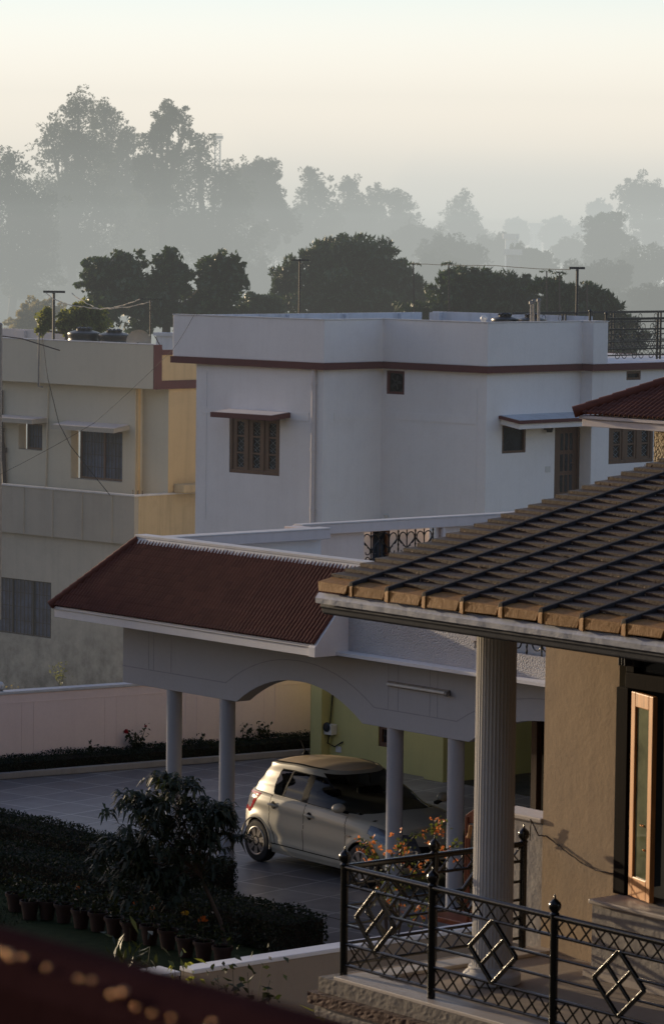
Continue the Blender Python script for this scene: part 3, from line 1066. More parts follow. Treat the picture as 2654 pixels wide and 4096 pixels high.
rt = WH.onX(2600, 1269, x4 - 0.06)[1]
rb = WH.onX(2500, 1428, x4 - 0.06)[1]
for (xr_, lab, ya, yb2) in ((x4 - 0.06, 'black iron scroll railing on the near edge of the white house terrace', y4 + 0.02, yend + 1.0),
                            (x4 - 3.6, 'farther black iron railing standing behind the terrace edge railing', y4 + 1.2, yend + 1.6)):
    rl = thing('terrace_railing', None, lab, 'railing', 'iron railings on the white terrace', frame=WH, at=(0, 0, 0))
    zt = rt if xr_ > x4 - 1 else rt + 0.02
    zb3 = rb
    r_ = MB()
    for zz, hh in ((zt, 0.05), (zt - 0.22, 0.035), (zt - 0.62, 0.03), (zb3 + 0.32, 0.025), (zb3 + 0.05, 0.025)):
        r_.box(xr_ - 0.02, xr_ + 0.02, ya, yb2, zz - hh, zz)
    r_.build('rail', M['iron_dull'], rl)
    k, yy = 0, ya + 1.62
    posts = []
    while yy < yb2:
        for dy in (0, 0.10):
            p_ = MB()
            p_.tube([(xr_, yy + dy, zb3 - 0.06), (xr_, yy + dy, zt - 0.02)], 0.022, 8)
            p_.build('post', M['iron_dull'], rl)
        posts.append(yy)
        yy += 1.62
    o_ = MB()
    y_ = ya + 0.2
    while y_ < yb2 - 0.3:
        scroll(o_, (xr_, y_ + 0.14, zt - 0.36), 0.11, 'x', -PI / 2, 1.3, 1)
        scroll(o_, (xr_, y_ + 0.38, zt - 0.36), 0.11, 'x', -PI / 2, 1.3, -1)
        scroll(o_, (xr_, y_ + 0.14, zt - 0.76), 0.10, 'x', PI / 2, 1.3, -1)
        scroll(o_, (xr_, y_ + 0.38, zt - 0.76), 0.10, 'x', PI / 2, 1.3, 1)
        o_.tube([(xr_, y_ + 0.26, zt - 0.22), (xr_, y_ + 0.26, zb3 + 0.32)], 0.009, 5)
        for q in range(4):
            o_.tube([(xr_, y_ + q * 0.13, zb3 + 0.05), (xr_, y_ + q * 0.13 + 0.26, zb3 + 0.31)], 0.006, 4)
            o_.tube([(xr_, y_ + q * 0.13 + 0.26, zb3 + 0.05), (xr_, y_ + q * 0.13, zb3 + 0.31)], 0.006, 4)
        o_.tube([(xr_, y_ + 0.26 + 0.06 * math.cos(a_), zt - 0.135 + 0.07 * math.sin(a_)) if True else None for a_ in [2 * PI * j / 12 for j in range(13)]], 0.007, 5)
        y_ += 0.54
    o_.build('scroll_panel', M['iron_dull'], rl)
for pxx, pyy in ((2358, 1244), (2422, 1254)):
    yq, zq = WH.onX(pxx, pyy, x4 - 0.3)
    e = thing('iron_post', None, 'short iron post standing up above the parapet, ' + ('nearer the T-shaped clothes pole' if pxx < 2400 else 'at the end of the white parapet'), 'post', 'short posts by the terrace railing', frame=WH, at=(x4 - 0.3, yq, z_bt))
    q = MB()
    q.tube([(0, 0, 0), (0, 0, zq - z_bt)], 0.028, 8)
    q.ball((0, 0, zq - z_bt), 0.035)
    q.build('shaft', M['iron_dull'], e, True)

# ================================================================== CREAM HOUSE ON THE LEFT
P1 = PY(613, 1558, 80)
LH = Frame((P1.x, P1.y, 0), 46.2)
lh = thing('cream_house', None, 'cream two-storey house with grilled windows, ochre side wall and cement balcony', 'house', frame=LH)
zt = LH.onY(613, 1380)[1]
zb = LH.onY(613, 1558)[1]
XL = -13.0
yw_ = 0.30
dy_ = 0.22
xs_ = LH.onY(541, 1760, yw_)[0]
zfl = 1.6
wa = rectY(LH, yw_, 284, 490, 1722, 1922)
wb = rectY(LH, yw_, 75, 170, 1694, 1800)
mb = MB()
mb.wall_y(yw_, XL, xs_, zfl, zb, [wa, wb], 0.24)
mb.wall_x(xs_, yw_, yw_ + dy_, zfl, zb)
mb.wall_y(yw_ + dy_, xs_, -0.04, zfl, zb)
mb.build('front_wall', M['cream'], lh, recalc=False)
mb = MB()
mb.wall_x(-0.04, yw_ + dy_, 8.0, zfl, zb)
mb.build('side_wall', M['yellow'], lh, recalc=False)
mb = MB()
mb.box(xs_ - 0.002, xs_ + 0.07, yw_ + 0.02, yw_ + 0.10, zfl, zb)
mb.build('lit_step_strip', M['yellow'], lh)  # ochre strip paints the warm light on the step's side face
mb = MB()
mb.box(XL, -0.002, 0, 0.14, zb, zt)
mb.box(XL, 0.0, 0.142, 7.9, zb, zb + 0.12)
mb.build('parapet', M['cream'], lh, bevel=0.01)
zside = zt - 0.13
mb = MB()
mb.box(-0.14, -0.012, 0.142, 7.9, zb + 0.12, zside)
mb.build('side_parapet', M['yellow'], lh)
mb = MB()
yv = LH.onX(645, 1480, 0.0)[0]
mb.box(-0.002, 0.025, 0.0, yv, zb - 0.001, zt + 0.002)
mb.box(-0.012, 0.025, yv, 7.9, zb - 0.001, zb + 0.19)
mb.box(-0.15, 0.03, yv, 7.9, zside - 0.10, zside + 0.012)
mb.build('maroon_trim', M['maroon'], lh)
mb = MB()
mb.box(XL, 0.01, -0.012, 0.15, zt, zt + 0.02)
mb.build('coping', M['coping'], lh)
# back parapet of its roof
ybk = 7.6
mb = MB()
za = LH.onY(300, 1326, ybk)[1]
xa_ = LH.onY(360, 1332, ybk)[0]
mb.box(XL - 3, xa_, ybk, ybk + 0.14, zb, za)
for k in range(4):
    mb.box(xa_ - 0.9 - k * 1.9, xa_ - 0.6 - k * 1.9, ybk - 0.09, ybk - 0.001, zb, za - 0.03)
mb.build('back_parapet', M['white_warm'], lh)
mb = MB()
xq = LH.onY(625, 1345, ybk - 1.5)[0]
xq2 = LH.onY(700, 1337, ybk - 1.5)[0]
zq1 = LH.onY(690, 1337, ybk - 1.5)[1]
mb.box(xq, xq2 + 1.0, ybk - 1.5, ybk - 1.3, zb, zq1 - 0.05)
mb.box(xq - 0.05, xq2 + 1.05, ybk - 1.56, ybk - 1.24, zq1 - 0.05, zq1 + 0.03)
mb.build('stair_wall', M['inside'], lh)
plain_window(lh, yw_ + 0.20, wa[0] + 0.10, wa[1], wa[2], wa[3], bars=14, sashes=2)
plain_window(lh, yw_ + 0.20, wb[0] + 0.08, wb[1], wb[2], wb[3], bars=8, sashes=1)
for (fl, fr_, by, fy, bl, br) in ((203, 455, 1688, 1708, 262, 508), (-60, 130, 1661, 1674, -20, 189)):
    A = LH.onY(bl, by, yw_)
    B = LH.onY(br, by + (br - bl) * 0.03, yw_)
    fA = LH.onY(fl, fy - 6, yw_ - 0.5)
    fB = LH.onY(fr_, fy + 4, yw_ - 0.5)
    chajja(lh, fA[0], fB[0], fA[0], fB[0], yw_ - 0.001, yw_ - 0.5, (A[1] + B[1]) / 2, (fA[1] + fB[1]) / 2, 0.10, 'white_warm', 'grey_cement')
# balcony wall and the older lower storey
xe = 0.0
yf = LH.onX(538, 1990, xe)[0]
zt2 = LH.onY(538, 1987, yf)[1]
zb2 = LH.onY(500, 2177, yf)[1]
mb = MB()
mb.box(XL, xe - 0.002, yf, yf + 0.13, zb2, zt2)
for pxx in (92, 207, 325, 444):
    u = LH.onY(pxx, 2070, yf)[0]
    mb.box(u - 0.055, u + 0.055, yf - 0.02, yf - 0.001, zb2 + 0.002, zt2 - 0.03)
mb.build('balcony_wall', M['grey_cement'], lh)
mb = MB()
mb.box(xe - 0.13, xe + 0.001, yf + 0.131, 8.0, zb2 - 1.0, zt2 - 0.001)
mb.build('balcony_side_wall', M['side_cement'], lh)
mb = MB()
mb.box(XL, xe + 0.03, yf - 0.025, yf + 0.15, zt2, zt2 + 0.035)
mb.box(xe - 0.15, xe + 0.03, yf + 0.152, 8.0, zt2, zt2 + 0.035)
mb.build('balcony_coping', M['coping'], lh)
mb = MB()
mb.box(XL, xe - 0.14, yf + 0.14, yw_ + dy_ - 0.01, zfl - 0.1, zfl + 0.02)
mb.build('balcony_floor', M['grey_cement'], lh)
lw = rectY(LH, yf + 0.12, -120, 205, 2312, 2535)
mb = MB()
mb.wall_y(yf + 0.12, XL, xe - 0.01, -2.1, zb2 + 0.01, [lw], 0.12)
mb.wall_x(xe - 0.01, yf + 0.12, 8.0, -1.6, zb2 - 0.98)
mb.build('lower_wall', M['low_cement'], lh, recalc=False)
plain_window(lh, yf + 0.20, *lw, mat='glass_blue', frame='iron_dull', bars=22, sashes=4, fw=0.03)
# pipes fixed to its front
mb = MB()
pp = [LH.onY(a, b, yw_ - 0.07) for a, b in ((2, 1560), (4, 1720), (14, 1800), (19, 1950))]
mb.tube([(a, yw_ - 0.07, b) for a, b in pp], 0.055, 8)
for a, b in pp[1:]: mb.lathe([(0.055, -0.05), (0.085, -0.05), (0.085, 0.05), (0.055, 0.05)], (a, yw_ - 0.07, b), 8)
mb.build('soil_pipe', M['rust'], lh, True)
mb = MB()
pp = [LH.onY(a, b, -0.07) for a, b in ((157, 1330), (155, 1546), (170, 1548))]
mb.tube([(a, -0.07, b) for a, b in pp], 0.022, 6)
mb.build('conduit', M['steel'], lh, True)
mb = MB()
pp = [LH.onY(a, b, yw_ - 0.03) for a, b in ((193, 1550), (188, 1750), (183, 1962))]
mb.tube([(a, yw_ - 0.03, b) for a, b in pp], 0.02, 6)
mb.build('rain_pipe', M['cream'], lh, True)
for pxx in (532, 553, 570):
    mb = MB()
    u = LH.onY(pxx, 1970, yf + 0.3)[0]
    mb.tube([(u, yf + 0.3, zt2 - 0.1), (u, yf + 0.3, zt2 + 0.12)], 0.012, 5)
    mb.build('iron_stub', M['rust'], lh)
mb = MB()
u = LH.onX(715, 1970, -0.04)
mb.box(0.0, 0.35, u[0] - 0.2, u[0] + 0.55, zt2 + 0.04, zt2 + 0.24)
mb.build('terrace_block', M['side_cement'], lh, bevel=0.03)

# rooftop things of the cream house
def water_tank(F, x, y, z, r, h, label):
    e = thing('water_tank', None, label, 'water tank', 'black water tanks on the flat roofs', frame=F, at=(x, y, z))
    b = MB()
    pr = [(r * 0.98, 0.0)]
    n = 5
    for k in range(n):
        za_ = h * 0.80 * k / n
        pr += [(r, za_ + 0.02), (r, za_ + h * 0.09), (r * 0.965, za_ + h * 0.115), (r * 0.965, za_ + h * 0.14)]
    pr += [(r, h * 0.84), (r * 1.02, h * 0.87), (r * 0.99, h * 0.895), (r * 0.70, h * 0.93), (r * 0.42, h * 0.95)]
    b.lathe(pr, (0, 0, 0), 28)
    b.build('tank_body', M['plastic_black'], e, True)
    l_ = MB()
    l_.lathe([(r * 0.43, h * 0.93), (r * 0.47, h * 0.94), (r * 0.47, h * 0.985), (r * 0.40, h), (0.001, h * 1.005)], (0, 0, 0), 24)
    for k in range(8):
        a = 2 * PI * k / 8
        l_.bar((r * 0.30 * math.cos(a), r * 0.30 * math.sin(a), h * 1.0), (r * 0.50 * math.cos(a), r * 0.50 * math.sin(a), h * 0.97), 0.06, 0.05)
    l_.build('lid', M['plastic_black'], e, True)
    return e


def tank_at(F, pa, pb, ptop, y, label, zbase):
    xa, za2 = F.onY(pa, ptop, y)
    xb, _ = F.onY(pb, ptop, y)
    k = F.w((xa + xb) / 2, y).y / FPX
    r = abs(pb - pa) / 2 * k
    water_tank(F, (xa + xb) / 2, y, zbase, r, za2 - zbase, label)


tank_at(LH, 272, 402, 1308, 2.2, 'black round water tank with sunlit rim on the cream roof', zb + 0.12)
tank_at(LH, 393, 522, 1316, 2.4, 'black water tank between its twin and the grey dish', zb + 0.12)
ux, uz = LH.onY(555, 1368, 1.6)
e = thing('satellite_dish', None, 'round grey satellite dish seen face on above the cream parapet', 'satellite dish', frame=LH, at=(ux, 1.6, zb + 0.12))
e.rotation_euler.z = 0.0
k = LH.w(ux, 1.6).y / FPX
rr = 50 * k
b = MB()
zc_ = uz - (zb + 0.12)
b.lathe([(0.001, 0.10), (rr * 0.4, 0.085), (rr * 0.75, 0.045), (rr * 0.97, 0.0), (rr, -0.012), (rr * 0.95, 0.02), (rr * 0.4, 0.105), (0.001, 0.12)], (0, 0, zc_), 28, 'y')
b.build('reflector', M['dish'], e, True)
b = MB()
b.tube([(0, 0.14, 0), (0, 0.14, zc_)], 0.03, 8)
b.build('mast', M['steel'], e)
b = MB()
b.tube([(0, 0.0, zc_ - rr * 0.8), (0, -0.35, zc_ - 0.05)], 0.012, 6)
b.lathe([(0.03, -0.05), (0.035, 0.03)], (0, -0.36, zc_ - 0.03), 8, 'y')
b.build('feed_arm', M['iron_dull'], e)


def t_pole(base, top, px0, px1, label, thick=0.04, bar=0.05):
    base, top = Vector(base), Vector(top)
    e = thing('clothesline_pole', base, label, 'clothesline pole', 'T-shaped clothesline poles on the roofs')
    h = top.z - base.z
    b = MB()
    b.tube([(0, 0, 0), (0, 0, h)], thick, 8)
    b.build('pole', M['iron_dull'], e)
    b = MB()
    k = top.y / FPX
    a0, a1 = (px0 - (px0 + px1) / 2) * k, (px1 - (px0 + px1) / 2) * k
    b.bar((a0, -0.12 * a0 / abs(a0), h + bar / 2), (a1, 0.12, h + bar / 2), bar * 1.2, bar)
    b.build('crossbar', M['iron_dull'], e)
    return top


def pole_px(px, pytop, px0, px1, Y, zb_, label, thick=0.04, bar=0.05):
    t_ = PY(px, pytop, Y)
    return t_pole((t_.x, t_.y, zb_), t_, px0, px1, label, thick, bar)


poleA = pole_px(216, 1172, 172, 259, 87, 5.0, 'thick T-shaped clothesline pole left of the black tanks', 0.035, 0.055)
poleB = pole_px(603, 1198, 560, 652, 84, 5.0, 'thin T-shaped clothesline pole beside the grey dish', 0.02, 0.018)
poleC = pole_px(1199, 1043, 1165, 1236, 79, 6.0, 'T-shaped pole in front of the domed mango tree', 0.025, 0.03)
poleD = pole_px(2307, 1077, 2275, 2338, 76, 6.0, 'T-shaped pole on the white roof near the terrace railing', 0.032, 0.05)

for pm_, pt_, xo_, hw_, lb_ in ((2018, 1255, 1.9, 54, 'black tank whose top shows above the white parapet, nearest the white dome'), (2126, 1257, 1.3, 58, 'black tank behind the white parapet beside the upright pipes')):
    yy_, zz_ = WH.onX(pm_, pt_, x3 - xo_)
    water_tank(WH, x3 - xo_, yy_, z_bt, hw_ * WH.w(x3 - xo_, yy_).y / FPX, zz_ - z_bt, lb_)
ux, uz = WH.onY(1933, 1274, y1 + 1.6)
e = thing('roof_vent', None, 'small shiny white dome just left of the black tank on the white roof', 'roof vent', frame=WH, at=(ux, y1 + 1.6, z_bt))
b = MB()
b.tube([(0, 0, 0), (0, 0, uz - z_bt)], 0.045, 8)
b.ball((0, 0, uz - z_bt), 0.07)
b.build('dome', M['plastic_white'], e, True)
for i, (pxx, pyt) in enumerate(((2122, 1206), (2133, 1200), (2153, 1196))):
    uy, uz = WH.onX(pxx, pyt, x3 - 0.55)
    e = thing('vent_pipe', None, ['thin leftmost upright pipe of three by the roof tank', 'middle upright pipe of three by the roof tank', 'thick rightmost upright pipe of three by the roof tank'][i], 'pipe', 'upright pipes on the white roof', frame=WH, at=(x3 - 0.55, uy, z_bt))
    b = MB()
    b.tube([(0, 0, 0), (0, 0, uz - z_bt)], 0.022 if i < 2 else 0.03, 8)
    b.lathe([(0.024, uz - z_bt - 0.06), (0.045, uz - z_bt - 0.05), (0.045, uz - z_bt), (0.01, uz - z_bt + 0.02)], (0, 0, 0), 8)
    b.build('shaft', M['steel'], e, True)


# wires -------------------------------------------------------------
def wire(name, label, pts, r, mat, sag=0.0, n=24, group=None, wobble=0.0):
    a = Vector(pts[0])
    mb = MB()
    out = []
    for i in range(len(pts) - 1):
        p, q = Vector(pts[i]), Vector(pts[i + 1])
        for k in range(n + (1 if i == len(pts) - 2 else 0)):
            t_ = k / n
            v = p.lerp(q, t_) - Vector((0, 0, sag * 4 * t_ * (1 - t_)))
            v += Vector((rnd.uniform(-1, 1), rnd.uniform(-1, 1), rnd.uniform(-1, 1))) * wobble
            out.append(v)
    mb.tube(out, r, 5)
    o = mb.build(name, M[mat])
    tag(o, label, 'cable', group)
    return o


cl = poleA + Vector((0.15, 0, 0))
wire('clothesline', 'pale knotted clothesline sagging between the roof poles, upper one', [poleA + Vector((0.45, -0.02, 0)), PY(402, 1237, 85.5), poleB + Vector((-0.25, 0.0, 0))], 0.012, 'wire_pale', 0.04, 14, 'clotheslines on the cream roof', 0.012)
wire('clothesline', 'pale knotted clothesline sagging between the roof poles, lower one', [poleA + Vector((-0.2, 0.02, 0)), PY(250, 1211, 86.6), PY(432, 1236, 85.3), poleB + Vector((0.02, 0.0, -0.05))], 0.012, 'wire_pale', 0.03, 12, 'clotheslines on the cream roof', 0.012)
wire('clothesline', 'faint line running from the mango tree to the T-shaped pole', [PY(1640, 1053, 92), PY(1980, 1062, 83), poleD + Vector((-0.15, 0, -0.01))], 0.008, 'wire', 0.02, 14, None, 0.004)
wire('power_cable', 'long slanting cable from the white parapet down across the cream windows', [PY(775, 1262, 69), PY(690, 1400, 71.5), PY(380, 1690, 76), PY(-20, 1908, 77)], 0.0045, 'wire', 0.03, 14)
wire('power_cable', 'thin dark cable hanging from the cream parapet past the big window', [LH.w(*[LH.onY(168, 1332, -0.05)[0], -0.05, LH.onY(168, 1332, -0.05)[1]]), PY(192, 1515, 79.5), PY(235, 1690, 79.5), PY(283, 1785, 79.5), PY(440, 1980, 79)], 0.009, 'wire', 0.0, 8, None, 0.004)
wire('power_cable', 'dark cable dangling down the ochre side wall', [PY(620, 1345, 81), PY(652, 1405, 81.2), PY(672, 1610, 81.5), PY(688, 1725, 81.8), PY(697, 1830, 82), PY(713, 1915, 82.2)], 0.012, 'wire', 0.0, 8, None, 0.006)
wire('antenna_rod', 'dark rod leaning out over the cream parapet', [PY(-60, 1335, 79), PY(90, 1355, 78.3), PY(240, 1402, 77.8)], 0.013, 'rust', 0.0, 4)
bpy.data.objects['antenna_rod']['category'] = 'rod'
e = thing('utility_pole', PY(1, 1600, 77) - Vector((0, 0, 4.8)), 'grey pole at the very edge of the picture beside the cream house', 'pole')
b = MB()
pt_ = PY(0, 1300, 77)
b.tube([(0, 0, 0), (0, 0, pt_.z - e.location.z)], 0.045, 10)
b.ball((0, 0, pt_.z - e.location.z), 0.05)
b.build('shaft', M['steel'], e, True)
# ------------------------------------------------------------------ ground
def sheet(name, pts, z, mat, kind='structure'):
    mb = MB()
    mb.face([(p[0], p[1], z) for p in pts])
    o = mb.build(name, M[mat], recalc=False)
    return tag(o, kind=kind)


sheet('ground', [(-6000, -200), (6000, -200), (6000, 9000), (-6000, 9000)], -2.0, 'ground')
# ================================================================== CARPORT HOUSE
O2 = PZ(909, 3446, 0.0)
CP = Frame((O2.x, O2.y, 0), 40.2)
ch = thing('carport_house', None, 'white house with red tiled carport roof on round columns and an arched beam', 'house', frame=CP)
YB = -0.12
BL = CP.onY(492, 2600, YB)[0]
zb0 = CP.onY(489, 2728, YB)[1]
zb1 = CP.onY(944, 2807, YB)[1]
zbm = (zb0 + zb1) / 2
yo = -0.82
xe0 = CP.onY(218, 2452, yo)[0]
zf0 = CP.onY(218, 2465, yo)[1]
xr = CP.onY(1266, 2600, yo)[0]
zf1 = CP.onY(1266, 2632, yo)[1]
zfb = (zf0 + zf1) / 2                       # underside of the fascia
zfa = zfb + 0.165                           # eave
zrg = CP.onY(538, 2152, 0.03)[1]
zrg2 = CP.onY(1451, 2274, 0.03)[1]
zr_ = (zrg + zrg2) / 2
run = 0.88
ya_, yr_ = yo - 0.04, yo - 0.04 + run
ax1 = CP.onY(945, 2807, YB)[0]
ax2 = CP.onY(1448, 2898, YB)[0]
apx, apz = CP.onY(1153, 2719, YB)
bx1 = CP.onY(1873, 2976, YB)[0]
span = ax2 - ax1
gap_ = bx1 - ax2
bx2 = bx1 + span * 1.15
XR = bx2 + gap_ + 1.0
rise = apz - zbm


def arch(xa, xb, h, n=18):
    c = (xa + xb) / 2
    w = (xb - xa) / 2
    out = []
    for k in range(n + 1):
        t_ = -1 + 2 * k / n
        out.append((c + w * t_, zbm + h * (1 - abs(t_) ** 2.15)))
    return out


prof = [(BL, zfb + 0.10), (BL, zbm)] + arch(ax1, ax2, rise) + arch(bx1, bx2, rise) + [(XR, zbm), (XR, zfb + 0.10)]
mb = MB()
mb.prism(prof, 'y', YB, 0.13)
mb.build('arched_beam', M['shaded_carport_paint'], ch, bevel=0.008)
# shallow grooves following the arch and the panels
g = MB()


def groove(pts, w=0.014):
    for p, q in zip(pts[:-1], pts[1:]):
        g.bar((p[0], YB - 0.0005, p[1]), (q[0], YB - 0.0005, q[1]), w, 0.003, (0, 1, 0))


off_ = 0.24


def ring(xa, xb, h):
    c = (xa + xb) / 2
    w = (xb - xa) / 2 + off_
    return [(c + w * t_, zbm + 0.245 + (h + 0.04) * (1 - abs(t_) ** 2.15)) for t_ in [-1 + 2 * k / 16 for k in range(17)]]


ra, rb_ = ring(ax1, ax2, rise), ring(bx1, bx2, rise)
groove([(BL, zbm + 0.245), ra[0]])
groove(ra)
groove([ra[-1], rb_[0]])
groove(rb_)
for u in (BL + 0.62, BL + 0.74, BL + 1.15, ax2 + 0.52, ax2 + 0.72, ax2 + 1.35, ax2 + 1.5):
    groove([(u, zbm + 0.25), (u, zfb + 0.02)], 0.009)
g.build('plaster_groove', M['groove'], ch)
# columns
for u in (CP.onY(406, 1607 * 1.0, 0)[0], 0, 0, 0)[:0]: pass
cxs = [CP.onY(698, 2780, 0)[0], CP.onY(910, 2820, 0)[0], CP.onY(1580, 2940, 0)[0], CP.onY(1823, 2990, 0)[0]]
cxs += [bx2 + 0.18, bx2 + gap_ - 0.2]
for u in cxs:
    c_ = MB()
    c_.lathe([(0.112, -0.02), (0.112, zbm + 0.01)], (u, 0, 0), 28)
    c_.build('column', M['shaded_carport_paint'], ch, True)
# side beams and roof slab of the carport
YG = 7.3
mb = MB()
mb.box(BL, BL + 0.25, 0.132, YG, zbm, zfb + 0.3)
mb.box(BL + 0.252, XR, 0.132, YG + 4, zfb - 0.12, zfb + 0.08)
mb.build('carport_slab', M['shaded_carport_paint'], ch)
# fascia
mb = MB()
mb.box(xe0, xr + 0.02, yo, yo + 0.12, zfb, zfb + 0.115)
mb.box(xe0 - 0.02, xr + 0.022, yo - 0.025, yo + 0.12, zfb + 0.122, zfa)
mb.box(xe0, xe0 + 0.12, yo + 0.122, 3.6, zfb, zfb + 0.115)
mb.box(xe0 - 0.02, xe0 + 0.12, yo + 0.122, 3.6, zfb + 0.122, zfa)
mb.box(xe0 + 0.1, xr, yo + 0.122, 0.1, zfb + 0.11, zfb + 0.14)
mb.build('fascia', M['white'], ch, bevel=0.006)


def roll_tiles(x0, x1, y_a, z_a, y_b, z_b, pitch=0.0745, rows=11, hip=True, hip_run=None, amp=0.042, per=12):
    """Courses of clay roll tiles on a slope rising from (y_a,z_a) to (y_b,z_b); left edge cut by a hip."""
    d = Vector((0, y_b - y_a, z_b - z_a))
    L = d.length
    d.normalize()
    n = Vector((0, -d.z, d.y))
    if n.z < 0: n = -n
    nr = max(2, int(round((x1 - x0) / pitch)))
    cols = nr * per
    mb = MB()
    for r in range(rows):
        s0, s1 = L * r / rows - (0.012 if r else 0), L * (r + 1) / rows + 0.02
        P = []
        jit = rnd.uniform(-0.004, 0.004)
        for s, lift in ((s0 - 0.001, 0.0), (s0, 0.009), ((s0 + s1) / 2, 0.005), (s1, 0.0)):
            row = []
            for k in range(cols + 1):
                x = x0 + (x1 - x0) * k / cols
                ph = (x - x0) / pitch
                f_ = ph - math.floor(ph)
                hgt = amp * math.sin(PI * f_)
                if hip:
                    lim = x0 + (s / L) * (hip_run)
                    x = max(x, lim)
                row.append(Vector((x + jit, y_a, z_a)) + d * s + n * (hgt + lift))
            P.append(row)
        mb.grid(P)
    return mb


M['tile'] = tiles('red_clay_tile', (0.150, 0.054, 0.034), (0.149, 1000.0, (zr_ - zfa) / 11), (xe0, -500.0, zfa - 0.01), 0.75, 0.15, 60, 0.3, 0.25, 0.32)
tl = roll_tiles(xe0, xr, ya_, zfa, yr_, zr_ - 0.03, rows=11, hip_run=run)
tl.build('tiled_roof', M['tile'], ch, True, recalc=False)
# hip tiles along the left arris and the hidden hip slope
mb = MB()
p0, p1 = Vector((xe0 - 0.02, ya_ - 0.02, zfa + 0.01)), Vector((xe0 + run, yr_, zr_))
nseg = 12
for k in range(nseg):
    a, b = p0.lerp(p1, k / nseg), p0.lerp(p1, (k + 1.12) / nseg)
    mb.tube([a, b], [0.066, 0.056], 9)
mb.build('hip_tile', M['tile'], ch, True)
mb = MB()
mb.face([(xe0, ya_, zfa), (xe0 + run, yr_, zr_), (xe0 + run, 3.6, zr_), (xe0, 3.6, zfa)])
mb.build('side_roof', M['tile'], ch)
# end wall of the tiled slope, stuccoed upper wall and its ledge
ys_ = CP.onX(1391, 2560, xr + 0.03)[0]
mb = MB()
mb.prism([(yo - 0.06, zfb + 0.002), (yo - 0.06, zfa - 0.03), (yr_ - 0.02, zr_ - 0.02), (max(ys_, yr_) + 0.3, zr_ - 0.02), (max(ys_, yr_) + 0.3, zfb + 0.002)], 'x', xr - 0.10, xr + 0.035)
mb.build('end_wall', M['white'], ch, bevel=0.006)
yl_ = CP.onX(1341, 2660, xr + 0.035)[0]
zl1 = CP.onY(1345, 2608, yl_)[1]
zl0 = CP.onY(1345, 2628, yl_)[1] - 0.02
xst = CP.onY(1895, 2560, ys_)[0]
zst2 = CP.onY(2110, 2623, ys_)[1]
mb = MB()
mb.box(xr + 0.036, XR, yl_, ys_ + 0.1, zl1 - 0.045, zl1)
mb.box(xr + 0.036, XR, yl_ + 0.03, ys_ + 0.1, zfb + 0.003, zl1 - 0.052)
mb.build('ledge', M['white'], ch, bevel=0.006)
mb = MB()
mb.box(xr + 0.036, xst, ys_, ys_ + 0.18, zl1 + 0.002, zr_ - 0.01)
mb.box(xst + 0.002, XR, ys_, ys_ + 0.18, zl1 + 0.002, zst2)
mb.build('stucco_wall', M['stucco'], ch)
mb = MB()
mb.box(xst - 0.04, xst + 0.06, ys_ - 0.025, ys_ + 0.185, zst2 + 0.1, zr_ + 0.02)
mb.build('pilaster', M['white_warm'], ch)
mb = MB()
mb.box(xst, XR, ys_ + 0.75, ys_ + 0.85, zl1, zr_ + 0.02)
mb.build('inner_wall', M['inside'], ch)


def iron_panel(parent, origin, u, w, h, dots=True):
    """Ornamental iron with two hearts; origin lower corner, u unit vector along, built in the parent's axes."""
    o_ = Vector(origin)
    u = Vector(u)

    def P(a, b): return o_ + u * a + Vector((0, 0, b))
    mb = MB()
    mb.tube([P(w / 2, 0), P(w / 2, h)], 0.011, 5)
    for zc, sgn, r in ((h * 0.80, 1, 0.13 * h), (h * 0.20, -1, 0.13 * h)):
        for s in (-1, 1):
            pts = []
            for k in range(16):
                t_ = k / 15
                a = PI * 1.45 * t_
                rr = r * (1.0 - 0.55 * max(0, t_ - 0.45))
                x = s * (r * 0.95 - rr * math.cos(a) * 0.95)
                z = sgn * rr * math.sin(a)
                pts.append(P(w / 2 + x * 0.85, zc + z))
            mb.tube(pts, 0.010, 5)
            mb.tube([P(w / 2, zc - sgn * r * 1.5), P(w / 2 + s * r * 1.05, zc - sgn * r * 0.5), P(w / 2 + s * r * 1.55, zc + sgn * 0.0)], 0.010, 5)
    for s in (-1, 1):
        for zc in (h * 0.42, h * 0.58):
            pts = []
            for k in range(12):
                t_ = k / 11
                a = s * 0 + PI * (0.5 + 1.5 * t_)
                rr = 0.085 * h * (1 - 0.5 * t_)
                pts.append(P(w / 2 + s * (0.095 * h + rr * math.cos(a)), zc + rr * math.sin(a) * (1 if zc > h / 2 else -1)))
            mb.tube(pts, 0.009, 5)
    return mb.build('iron_panel', M['iron'], parent)


def twist_bar(parent, p, q, r=0.016):
    p, q = Vector(p), Vector(q)
    n = int((q - p).length / 0.035)
    mb = MB()
    mb.lathe([((r if k % 2 else r * 0.55), (q - p).length * k / n) for k in range(n + 1)], p, 6)
    return mb.build('twisted_bar', M['iron'], parent)


gw_ = 0.55
u = xst + 0.35
while u < xst + 4.0:
    iron_panel(ch, (u, ys_ + 0.08, zst2), (1, 0, 0), gw_, 0.9)
    twist_bar(ch, (u + gw_, ys_ + 0.08, zst2), (u + gw_, ys_ + 0.08, zst2 + 0.9))
    u += gw_
# parapet line behind the ridge
mb = MB()
mb.box(xe0 + run - 0.02, XR, yr_ + 0.03, yr_ + 0.17, zfb + 0.1, zr_ + 0.03)
mb.build('ridge_wall', M['white'], ch)
mb = MB()
mb.box(xe0 + run - 0.05, XR, yr_ - 0.01, yr_ + 0.20, zr_ + 0.032, zr_ + 0.075)
mb.build('ridge_coping', M['coping'], ch, bevel=0.008)
